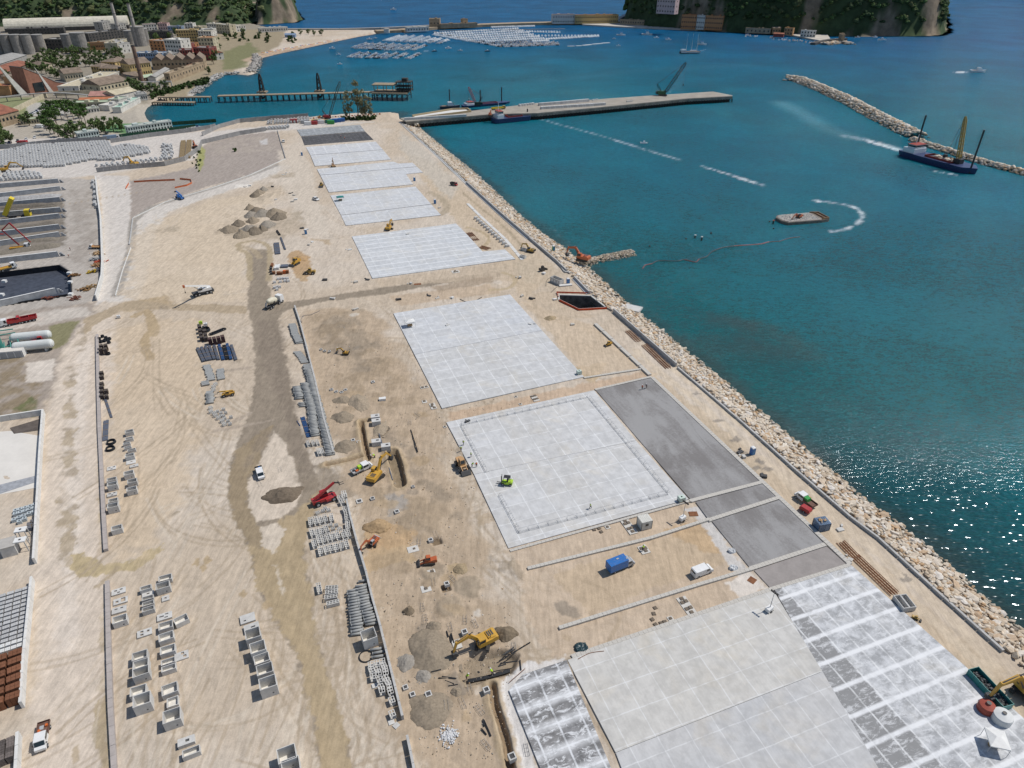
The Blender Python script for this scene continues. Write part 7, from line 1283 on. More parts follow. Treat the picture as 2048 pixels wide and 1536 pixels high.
for g,rz,l in boats[292:]:
    s=rnd.uniform(.9,1.35); Mx=Matrix.Rotation(rz,3,'Z'); pts=[(-4,-1.3),(-1,-1.5),(2,-1.2),(4.2,0),(2,1.2),(-1,1.5),(-4,1.3)]; vs=[Mx@Vector((x*s,y*s,0))+g for x,y in pts]+[Mx@Vector((x*s,y*s,1.2))+g for x,y in pts]; m.add(vs,[tuple(range(7,14))]+[(i,(i+1)%7,7+(i+1)%7,7+i) for i in range(7)]); q=Mx@Vector((.1*s,0,0))+g; m.box((q.x,q.y,q.z+1.9),(2.6*s,1.9*s,1.4),rz=rz,tx=.7)
tag(m.build('moored_boats',BW),'crowd of white motor boats in the far part of the marina','boats',kind='stuff')
for pts,l in ((((868,64),(1002,94)),'long outer pontoon of the marina with boats on both sides'),(((878,62),(1130,58)),'back pontoon of the marina')):
    A,Bp=G(*pts[0],SEA),G(*pts[1],SEA); t=MB(); t.bar((A.x,A.y,SEA+.3),(Bp.x,Bp.y,SEA+.3),3,.7); tag(t.build('pontoon',deckm),l,'pontoon')
for i,(a,b) in enumerate((((1135,93),(1149,93)),((1152,92.5),(1163,92)),((1165,91.5),(1183,89.5)),((1185,89),(1204,87.5)),((1204,87),(1219,86)))):
    A,Bp=G(*a,SEA),G(*b,SEA); tag(MB().bar((A.x,A.y,SEA+.3),(Bp.x,Bp.y,SEA+.3),4,.9).build('floating_barrier',pal),('leftmost','second','middle','fourth','rightmost')[i]+' float of the pale floating barrier off the marina','float','floating barrier')
for p,k,s,l in (((739,79),0,1.1,'white boat anchored off the beach, left of the marina'),((751,77),1,.9,'small boat anchored behind another off the beach'),((665,98),1,1.3,'pale boat anchored alone nearest the beach'),((678,110),1,.9,'small white boat anchored alone in the inner bay'),((680,129),1,.9,'small blue boat anchored alone in the middle of the inner bay'),((869,103),3,.9,'dark motor boat with a short wake in front of the marina'),((897,97.5),0,1.2,'grey boat anchored right of the wake'),((921,102),1,1,'small grey boat right of the marina front'),((975,103),3,1,'dark boat far right of the marina front'),((1242,71),2,1.6,'grey cabin boat off the quay'),((1294,70),2,1.9,'large white cabin boat off the quay'),((1228,78),1,.9,'small boat near the marina corner'),((1313,76),0,1.1,'white boat right of the large cabin boat'),((1337,80),0,1.2,'white boat with a small tender'),((1237,92),1,.9,'small boat beside the floating barrier'),((1404,90),2,1.5,'white sailing boat right of the three-master'),((1764,80.5),0,1.5,'white speedboat off the island cliff'),((1715,75.5),0,1.1,'white boat left of another under the cliff'),((1750,75.5),1,1.3,'white boat right of another under the cliff'),((1956,144.5),0,2.1,'white speedboat racing with a wake at the right'),((787,20),0,1.8,'tiny white boat far out at sea'),((1288,287),1,.8,'tiny buoy boat beside the foam line'),((1135,48),2,3.2,'large white yacht at the marina quay')): boat(k,G(*p,SEA),R(rnd.uniform(-25,15)),l,'single boats on the bay',s)
# three-master
g=G(1380,107,SEA); t=thing('sailing_ship','three-masted sailing ship anchored in the middle of the bay','sailing ship',g,R(4)); hull(30,6.5,2.6,BD,t); MB().box((-.5,0,2.75),(26,5,.2)).build('deck',BT,t); MB().box((-10,0,4.1),(7,4.5,2.6)).build('deck_house',BW,t); MB().box((4,0,3.6),(8,2.5,1.5)).build('deck_house',BW,t); MB().box((0,-3.2,1.9),(27,.2,.9)).build('white_band',BW,t)
for x in (-6,1.5,9): MB().tube((x,0,2),(x,0,25),.28,.15,8).build('mast',BW,t)
MB().tube((14,0,3),(22,0,5),.25,.12).build('bowsprit',BW,t); m=MB(); [m.tube((x,y,2.6),(x,0,22),.07,n=4) for x in (-6,1.5,9) for y in (-3,3)]; m.build('rigging',BD,t)
g=G(1407,89,SEA); MBx=MB().tube((g.x,g.y,SEA+1),(g.x,g.y,SEA+21),.22,.12); 
# ships with cranes
navy=paint('navy',(.02,.04,.12)); rdk=mat('red_deck',(.30,.06,.045),.7,.25,.4); 
def workship(a,b,W_x,lab,spuds,crane=None,L_=None,z0=SEA,group='work ships'):
    A,Bp=G(*a,SEA),G(*b,SEA); c=(A+Bp)/2; L=(Bp-A).length; t=thing('work_ship',lab,'ship',(c.x,c.y,SEA),math.atan2(Bp.y-A.y,Bp.x-A.x),group); H_=2.2
    pts=[(-L/2,-W_x*.4),(-L*.42,-W_x/2),(L*.38,-W_x/2),(L/2,0),(L*.38,W_x/2),(-L*.42,W_x/2),(-L/2,W_x*.4)]
    vs=[(x*.97,y*.85,-1) for x,y in pts]+[(x,y,H_+(1.5 if abs(x)>L*.36 else 0)) for x,y in pts]; k=7; MB().add(vs,[tuple(range(k,2*k))]+[(i,(i+1)%k,k+(i+1)%k,k+i) for i in range(k)]).build('hull',navy,t)
    MB().box((.02*L,0,H_+.8),(L*.7,W_x*.93,.3)).build('deck',rdk,t); h=MB().hollowbox(L*.36,W_x*.62,1.8,.2,.3,c=(.03*L,0,H_+.9)); h.build('cargo_hold',rdk,t)
    b_=MB(); b_.box((-L*.36,0,H_+2.6),(L*.16,W_x*.85,3.6)); b_.box((-L*.345,0,H_+5.6),(L*.11,W_x*.7,2.4)); hh=b_.build('bridge_house',BW,t); MB().box((-L*.345,0,H_+6.0),(L*.113,W_x*.72,.9)).build('window_band',glass,t); MB().box((-L*.345,0,H_+7.0),(L*.12,W_x*.75,.25)).build('roof_panel',rdk,t); MB().tube((-L*.36,0,H_+7),(-L*.36,0,H_+13),.2).build('radar_mast',BW,t)
    for x,h_,y in spuds: MB().tube((x*L,y,0),(x*L,y,h_),.6,n=8).build('spud_pile',BLKP,t)
    if crane:
        x,tx,tz,cm=crane; MB().box((x*L,0,H_+2.8),(5,4,3.4)).build('crane_house',BLKP,t); m=MB(); lattice(m,(x*L,0,H_+3),(x*L+tx,0,tz),2.0,.3,12,1.3); m.build('crane_boom',cm,t); m=MB(); [m.tube((x*L+tx,k_,tz),(x*L-6,k_,H_+3),.1,n=4) for k_ in (-.5,.5)]; m.tube((x*L+tx,0,tz),(x*L+tx-5,0,H_+4),.12,n=4); m.build('hoist_cable',BLKP,t); MB().box((x*L+tx-5,0,H_+4),(2,2,2)).build('grab',BLKP,t)
    return t
t=workship((1806,309),(1952,349),14,'dark blue dredging ship with a yellow crane beside the breakwater',[(-.40,27,4),(.44,27,-2)],(.24,-5,32,DYEL))
n_=90; LL=np.stack([rr.normal(3,4,n_),rr.normal(0,1.6,n_),rr.uniform(3.0,4.8,n_)],-1); sz=rr.uniform(.5,1.2,n_); o=scatter('stone_cargo',rockm,LL,np.stack([sz*1.3,sz,sz],-1),rr.uniform(0,6,n_),rr.normal(0,.3,n_),np.array(ROCKC)[rr.randint(0,8,n_)]); o.parent=t
t=workship((986,246),(1064,238),11,'dark blue work barge moored against the pier with rubble aboard',[(.42,8,3)],None)
t=workship((925,215),(1020,206),9,'low dark barge behind the pier under the red crane',[(-.1,26,3),(.35,28,3)],None); t.scale=(1,1,.5)
boat(3,G(900,217,SEA),.2,'small green work boat with a tall mast behind the pier','work ships',2.2); g=G(900,216,SEA); tag(MB().tube((g.x,g.y,SEA-1),(g.x,g.y,SEA+16),.5,n=8).build('mooring_pile',BLKP),'tall dark pile beside the green work boat','pile')
# anchored deck barge with excavator
t=thing('deck_barge','flat grey barge loaded with gravel and an excavator, anchored in the near bay','barge',G(1602,440,SEA),yaw((1556,442),(1648,434))); m=MB(); m.prism([(-13.5,-2.5),(-11.5,-6),(8,-6.5),(13,-5.5),(13,5),(8,6),(-11,6),(-13.5,3)],-.5,1.5); m.build('hull',mat('barge_hull',(.20,.17,.14),.9,.35,.6),t); MB().prism([(-12.8,-2.2),(-11,-5.5),(8,-6),(8,5.5),(-10.6,5.5),(-12.8,2.8)],1.5,1.75).build('deck_gravel',mat('barge_gravel',(.36,.335,.30),.95,.3,1.2),t)
m=MB(); [m.bar(a,b,.5,.7) for a,b in (((8.5,-5.6,1.8),(13,-5,1.8)),((13,-5,1.8),(13,4.5,1.8)),((13,4.5,1.8),(8.5,5.6,1.8)),((10.5,-5,1.8),(10.5,5,1.8)))]; m.build('stern_timbers',mat('stern_rust',(.22,.13,.07),.9,.3),t)
n_=300; LL=np.stack([rr.uniform(-12,8,n_),rr.uniform(-5,5,n_),np.full(n_,1.8)],-1); sz=rr.uniform(.12,.35,n_); o=scatter('gravel_load',rockm,LL,np.stack([sz*1.3,sz,sz*.7],-1),rr.uniform(0,6,n_),rr.normal(0,.3,n_),np.full((n_,3),.34)+rr.uniform(-.12,.12,(n_,1))); o.parent=t
for p,h_,l in (((1546,448),1.8,'mooring post just left of the deck barge'),((1547,458),.6,'low post below the deck barge'),((1390,476),1.4,'left post of the small group in the near bay'),((1403,481),1.8,'tallest post of the small group in the near bay'),((1422,468),.9,'right post of the small group in the near bay'),((1372,478),.5,'low post left of the group'),((1299,493),.6,'lone low post off the rubble finger'),((1539,444),.5,'stub post beside the barge')):
    g=G(*p,SEA); t=thing('mooring_post',l,'post',g,0,'posts in the near bay'); MB().tube((0,0,-1),(0,0,h_),.42,n=10).build('post_shaft',pile,t)
    if h_>1: MB().tube((0,0,h_),(0,0,h_+.3),.5,n=10).build('post_cap',ORA if p[0]==1546 else white,t)
pts=spline([(1286,527),(1292,520),(1305,517),(1315,512),(1330,511),(1357,512),(1370,509),(1392,514),(1400,508),(1415,503),(1425,494),(1445,486),(1470,482),(1500,480),(1524,478),(1540,474),(1560,473),(1580,467),(1602,464)],4)
ends=[0,8,24,32,48,60,len(pts)]
for i in range(6):
    seg_=pts[ends[i]:ends[i+1]+1]; 
    if len(seg_)<2: continue
    tubeobj(seg_,.24,paint('boom_red',(.22,.05,.04)) if i in (0,2,4) else BLKP,'floating_boom',('red','black')[i not in (0,2,4)]+' length of floating boom, '+('shore end','second from shore','third','middle','fifth','outer end')[i]+' on the near bay','boom','floating boom',zz=SEA+.15,spl=False)
# ================================================================= HILLS, WOODS, TOWN
hillm=attrmat('hill_ground',None,.08,.95,.25)
WL=[]; 
def hump(name,poly,H_,fall,seed,rough,rockf,step=7,lab='',dens=1.0,pw=1.0,zs=SEA):
    P=poly; a=np.array(P); xs=np.arange(a[:,0].min()-5,a[:,0].max()+5,step); ys=np.arange(a[:,1].min()-5,a[:,1].max()+5,step); X_,Y_=np.meshgrid(xs,ys); d=sdist(X_,Y_,P)+(fbm(X_,Y_,.02,3,seed+9)-.5)*14
    Hh=H_*(.75+.5*fbm(X_,Y_,.004,3,seed)); z=Hh*(1-np.exp(-np.clip(d,0,None)/fall))**pw; rg=1-np.abs(2*fbm(X_,Y_,.018,4,seed+1)-1); z=z+rough*(rg-.6)*sst(d,0,30)+rough*.35*(fbm(X_,Y_,.09,3,seed+2)-.5)*sst(d,0,12)
    z=np.where(d>0,z,-.5)+zs+.5; gy,gx=np.gradient(z,step); sl=np.hypot(gx,gy); nn_=fbm(X_,Y_,.03,4,seed+4); rk=sst(nn_+(sst(X_,520,600)*.22*(fbm(X_,Y_,.012,2,3)*1.6) if name=='island' else 0),rockf,rockf+.07)
    col=lerpc((.050,.075,.035),(.23,.185,.135),rk); col*=(.75+.5*fbm(X_,Y_,.06,4,seed+5))[...,None]; o=struct(gridmesh(name,X_,Y_,z,hillm,col,d>-step*1.5))
    n_=int(a.shape[0] and (X_.size*step*step/32.0)*dens*(2.2 if name!='headland' else 1)); r=np.random.RandomState(seed); i=r.randint(0,X_.shape[0]-1,n_); j=r.randint(0,X_.shape[1]-1,n_); ok=(d[i,j]>4)&(rk[i,j]<r.uniform(.1,.75,n_))&(np.sqrt(1+sl[i,j]**2)/2.2>r.rand(n_)); i,j=i[ok],j[ok]
    x=xs[j]+r.uniform(-step/2,step/2,len(j)); y=ys[i]+r.uniform(-step/2,step/2,len(i)); WL.append(np.stack([x,y,z[i,j]+1.0],-1)); return o
def far(px,dist): 
    g=G(px,40); u=g.xy/g.y*dist; return (u.x,u.y)
hp=gp([(-260,54),(0,53),(250,50),(330,50),(430,50),(478,49),(508,44)])+[far(514,1800),far(505,2300),far(-300,2300)]
hump('hill',hp,170,190,3,20,.62,9,pw=1.0,zs=-.6)
hump('headland',gp([(516,46),(560,44),(592,42),(603,36),(592,22),(545,18),(510,28)]),74,18,7,40,.50,4,dens=.9)
hump('island',gp([(1246,38),(1258,45),(1300,52),(1360,56),(1440,60),(1500,62),(1560,66),(1640,68),(1720,69.5),(1800,69),(1862,68),(1884,66),(1889,55),(1887,38),(1875,22),(1600,10),(1300,14)]),135,30,15,26,.64,6,dens=3.0)
WLc=np.concatenate(WL); n_=len(WLc); s_=rr.lognormal(.95,.35,n_); gc=np.array([(.035,.062,.022),(.05,.085,.03),(.028,.048,.022),(.065,.095,.032),(.045,.065,.03),(.08,.09,.04)])[rr.randint(0,6,n_)]*rr.uniform(.9,1.6,(n_,1))
LP_=[]
for k in range(5):
    vs=[];fs=[]; r=random.Random(k+70)
    for q in range(5):
        V,Fc=ico(1,k*9+q,.85,.28); V=V*(.45+.3*r.random())+np.array((r.uniform(-.6,.6),r.uniform(-.6,.6),r.uniform(0,.9))); fs.append(Fc+len(V)*q); vs.append(V)
    LP_.append((np.concatenate(vs),np.concatenate(fs)))
leafm=attrmat('wood_foliage',None,.6,.9,.35)
tag(scatter('hill_wood',leafm,WLc,np.stack([s_,s_,s_*1.05],-1),rr.uniform(0,6.28,n_),rr.normal(0,.15,n_),gc,LP_),'dense dark green wood covering the hills and island slopes','wood',kind='stuff')
# single trees
TR={}
def treemesh(kind,seed):
    r=random.Random(seed); m=MB(); tr=MB(); R0={'round':3.0,'pine':4.6,'tall':2.6,'bush':1.6}[kind]; cz={'round':4.6,'pine':8.2,'tall':9.5,'bush':1.2}[kind]; hz={'round':2.6,'pine':1.7,'tall':6.0,'bush':1.1}[kind]
    clumps=[]
    for i in range({'round':13,'pine':16,'tall':17,'bush':6}[kind]):
        a=r.uniform(0,6.28); q=r.random()**.5; z=r.uniform(-1,1); rr0=R0*q*(1-.45*abs(z)); clumps.append((rr0*math.cos(a),rr0*math.sin(a),cz+z*hz,r.uniform(.75,1.35)*(1.0 if kind!='bush' else .6)))
    for (x,y,z,s) in clumps:
        for k in range(46):
            u=Vector((r.gauss(0,1),r.gauss(0,1),r.gauss(0,1))).normalized()*s*r.uniform(.6,1.05); c=Vector((x,y,z))+u; w=r.uniform(.18,.42); a=Vector((r.gauss(0,1),r.gauss(0,1),r.gauss(0,.6))).normalized(); b=a.cross(u if abs(a.dot(u.normalized()))<.95 else Vector((0,0,1))).normalized()
            m.add([c-a*w-b*w*.6,c+a*w-b*w*.6,c+a*w*.8+b*w*.7,c-a*w*.8+b*w*.7],[(0,1,2,3)])
    h0=cz-hz*.3; tr.tube((0,0,-.3),(.1,.1,h0),.28 if kind!='bush' else .1,.12,7)
    for (x,y,z,s) in clumps[:7]: tr.bar((.08,.08,h0*.6),(x*.8,y*.8,z),.16,.16,.06,.06)
    out=[]
    for nm,b in (('crown',m),('trunk',tr)): me=bpy.data.meshes.new(nm); me.from_pydata(b.v,[],b.f); out.append(me)
    return out
def leafmat(nm,c):
    n=NT(nm); o=n.oc(); k=n.ma('MULTIPLY',n.ss(n.noise(o,.5,3),.3,.7,.6,1.4),n.ss(n.n('ShaderNodeObjectInfo',out='Random'),0,1,.75,1.2)); n.col(n.mix(1.0,c,n.n('ShaderNodeCombineColor',{0:k,1:k,2:k}),'MULTIPLY')); n.set(Roughness=.7,Specular_IOR_Level=.15); return n.m
LM={'round':leafmat('leaf_green',(.10,.145,.05)),'pine':leafmat('leaf_pine',(.075,.135,.035)),'tall':leafmat('leaf_olive',(.23,.22,.12)),'bush':leafmat('leaf_bush',(.06,.10,.03))}; bark=mat('bark',(.16,.12,.09),.9,.2)
def tree(px,kind,lab,grp,s=1.0,z=0):
    k=(kind,rnd.randint(0,2))
    if k not in TR:
        a=treemesh(kind,hash(kind[0])%7+k[1]*13+5 if False else {'round':1,'pine':2,'tall':3,'bush':4}[kind]*10+k[1]); a[0].materials.append(LM[kind]); a[1].materials.append(bark); TR[k]=a
    t=thing({'round':'leafy_tree','pine':'umbrella_pine','tall':'tall_tree','bush':'shrub'}[kind],lab,'tree' if kind!='bush' else 'shrub',G(px[0],px[1],z),rnd.random()*6,grp,s*rnd.uniform(.85,1.15))
    for me,nm in zip(TR[k],('crown','trunk')): c=bpy.data.objects.new(nm,me); C.objects.link(c); c.parent=t
    return t
for p,s in (((700,236),1.35),((717,236),1.75),((727,238),1.5),((742,236),1.15),((693,238),.9),((735,238),1.2)): tree(p,'tall','tall thin olive-coloured tree in the clump at the head of the site','tall trees at the head of the site',s)
for i in range(16): tree((686+i*4.2+rnd.uniform(-2,2),240+rnd.uniform(-2,1)),'bush','low shrub under the tall olive trees','shrubs under the tall trees',1.3)
for x,y in ((92,252),(98,243),(106,236),(112,246),(118,230),(124,240),(130,228),(136,238),(142,229),(148,240),(155,232),(160,244),(168,236),(172,248),(166,250),(104,252),(116,255),(94,262),(101,268)): tree((x,y),'pine','umbrella pine in the dark green grove beside the car park','umbrella pines beside the car park',1.15)
TP=[(x,y) for x in range(92,255,11) for y in (112,122,134)]+[(60+i*9,128+i*1.5) for i in range(11)]+[(60+i*8,142+i*2) for i in range(10)]+[(108,268),(118,274),(128,278),(140,280),(150,278),(158,276),(168,262),(172,270),(188,262),(196,264),(205,262),(212,266),(230,262),(238,258),(247,262),(2,278),(10,285),(18,278),(26,286),(6,294),(48,248),(60,252),(270,182),(278,187),(288,190),(262,178),(300,190),(312,188),(330,184),(415,150),(425,128),(432,122),(442,100),(350,72),(340,78),(300,84),(310,80),(320,84),(20,106),(36,108),(150,108),(175,104),(455,78),(470,76),(486,74),(520,74),(600,72),(615,71),(630,70),(645,70),(585,74),(18,158),(24,166),(182,96),(187,102)]
for x,y in TP:
    x+=rnd.uniform(-3,3); y+=rnd.uniform(-2,2)
    tree((x,y),'round','leafy tree among the town buildings between factory and bay' if y<200 else 'leafy tree beside the car parks behind the block yard','trees of the town' if y<200 else 'trees behind the block yard',rnd.uniform(1.0,1.6))
for i in range(40): x=rnd.uniform(300,415); tree((x,196-(x-300)*.28+rnd.uniform(-4,4)),'bush','shrub on the overgrown shore below the ruins','shrubs on the shore',1.8)
for i in range(26): tree((rnd.uniform(410,600),rnd.uniform(70,86)),'bush','shrub on the flat behind the beach','shrubs behind the beach',2.0)
for i in range(20): tree((rnd.uniform(385,402),rnd.uniform(292,345)),'bush','yellow green weed clump along the curved wall','weeds along the curved wall',.5)
tree((470,303),'bush','lone green shrub on the grey lot','shrubs',1.0)
# buildings
win=bpy.data.meshes.new('window'); _m=MB(); _m.box((0,0,0),(1.2,.12,1.6)); win.from_pydata(_m.v,[],_m.f); win.materials.append(glass)
def rc(nm,c,v=.2): return mat('bld_'+nm,c,.85,v,.25,dirt=.25,dcol=(c[0]*.6,c[1]*.58,c[2]*.55))
RT=rc('tile_red',(.33,.13,.08),.3); RG=rc('roof_grey',(.33,.32,.30)); RB=rc('roof_brown',(.22,.17,.13),.3); CRM=rc('cream',(.52,.46,.33)); YLW=rc('yellow',(.55,.40,.18)); OCH=rc('ochre',(.46,.26,.13)); REDW=rc('dark_red',(.26,.07,.06)); WHW=rc('white',(.62,.60,.55)); GRW=rc('grey',(.33,.32,.30)); DKW=rc('dark',(.085,.08,.075),.4); TUF=rc('tuff',(.36,.28,.19),.3); BLW=rc('blueish',(.22,.30,.42)); RSTR=rc('rusty_roof',(.27,.11,.07),.35); GRR=rc('green_roof',(.42,.50,.36)); PNK=rc('pink_roof',(.45,.24,.20)); PNW=rc('pink_wall',(.55,.40,.38)); ORW=rc('orange_wall',(.50,.24,.11))
def bld(a,b,dep,h,wm,rm,lab,roof='flat',fl=0,nw=0,grp='buildings of the town',name='building',cat='building',z=0,rh=None,open_=False):
    A,Bp=G(a[0],a[1],z),G(b[0],b[1],z); L=(Bp-A).length; rz=math.atan2(Bp.y-A.y,Bp.x-A.x); t=thing(name,lab,cat,A,rz,grp); rh=rh or dep*.22
    MB().box((L/2,dep/2,h/2),(L,dep,h)).build('wall',wm,t)
    if roof=='flat':
        r=MB(); r.box((L/2,dep/2,h+.1),(L+.3,dep+.3,.3)); r.build('roof',rm,t); p=MB()
        for c,d in (((L/2,0),(L+.4,.4)),((L/2,dep),(L+.4,.4)),((0,dep/2),(.4,dep)),((L,dep/2),(.4,dep))): p.box((c[0],c[1],h+.6),(d[0],d[1],.8))
        p.build('parapet',wm,t)
        for i in range(max(1,int(L/14))): MB().box((rnd.uniform(.2,.8)*L,dep*rnd.uniform(.3,.7),h+1.2),(rnd.uniform(2,4),rnd.uniform(2,4),2)).build('roof_hut',wm,t)
    elif roof=='gable': r=MB(); r.add([(-.5,-.6,h),(L+.5,-.6,h),(L+.5,dep/2,h+rh),(-.5,dep/2,h+rh),(-.5,dep+.6,h),(L+.5,dep+.6,h)],[(0,1,2,3),(3,2,5,4),(0,3,4),(1,5,2),(0,4,5,1)]); r.build('roof',rm,t)
    elif roof=='hip': k=min(dep/2,L/2)*.9; r=MB(); r.add([(-.6,-.6,h),(L+.6,-.6,h),(L+.6,dep+.6,h),(-.6,dep+.6,h),(k,dep/2,h+rh),(L-k,dep/2,h+rh)],[(0,1,5,4),(1,2,5),(2,3,4,5),(3,0,4),(3,2,1,0)]); r.build('roof',rm,t)
    elif roof=='saw':
        n_=max(2,int(L/10)); w=L/n_; r=MB()
        for i in range(n_): r.prof([(i*w,h),(i*w+w/2,h+rh),(i*w+w,h)],-.3,dep+.3)
        r.build('roof',rm,t)
    elif roof=='vault':
        r=MB(); n_=12; vs=[]; 
        for x in (0,L):
            for i in range(n_+1): q=math.pi*i/n_; vs.append((x,dep/2-math.cos(q)*dep/2,h+math.sin(q)*rh))
        r.add(vs,[(i,i+1,n_+2+i,n_+1+i) for i in range(n_)]+[tuple(range(n_,-1,-1)),tuple(range(n_+1,2*n_+2))]); r.build('roof',rm,t,smooth=False)
    k=0
    for f in range(fl):
        zz=h*(f+.55)/fl
        for i in range(nw):
            c=bpy.data.objects.new('window',win); C.objects.link(c); c.parent=t; c.location=(L*(i+.5)/nw,-.04,zz); sc0=max(.8,min(1.6,L/nw/2.4)); c.scale=(sc0,1,min(1.4,h/fl/2.6))
        ns=max(1,int(nw*dep/L*.6))
        for i in range(min(ns,8)):
            for xx in (-.04,L+.04): c=bpy.data.objects.new('window',win); C.objects.link(c); c.parent=t; c.location=(xx,dep*(i+.5)/ns,zz); c.rotation_euler=(0,0,math.pi/2); c.scale=(1.1,1,min(1.4,h/fl/2.6))
    return t
D4=lambda x,y:(x/4,y/4)
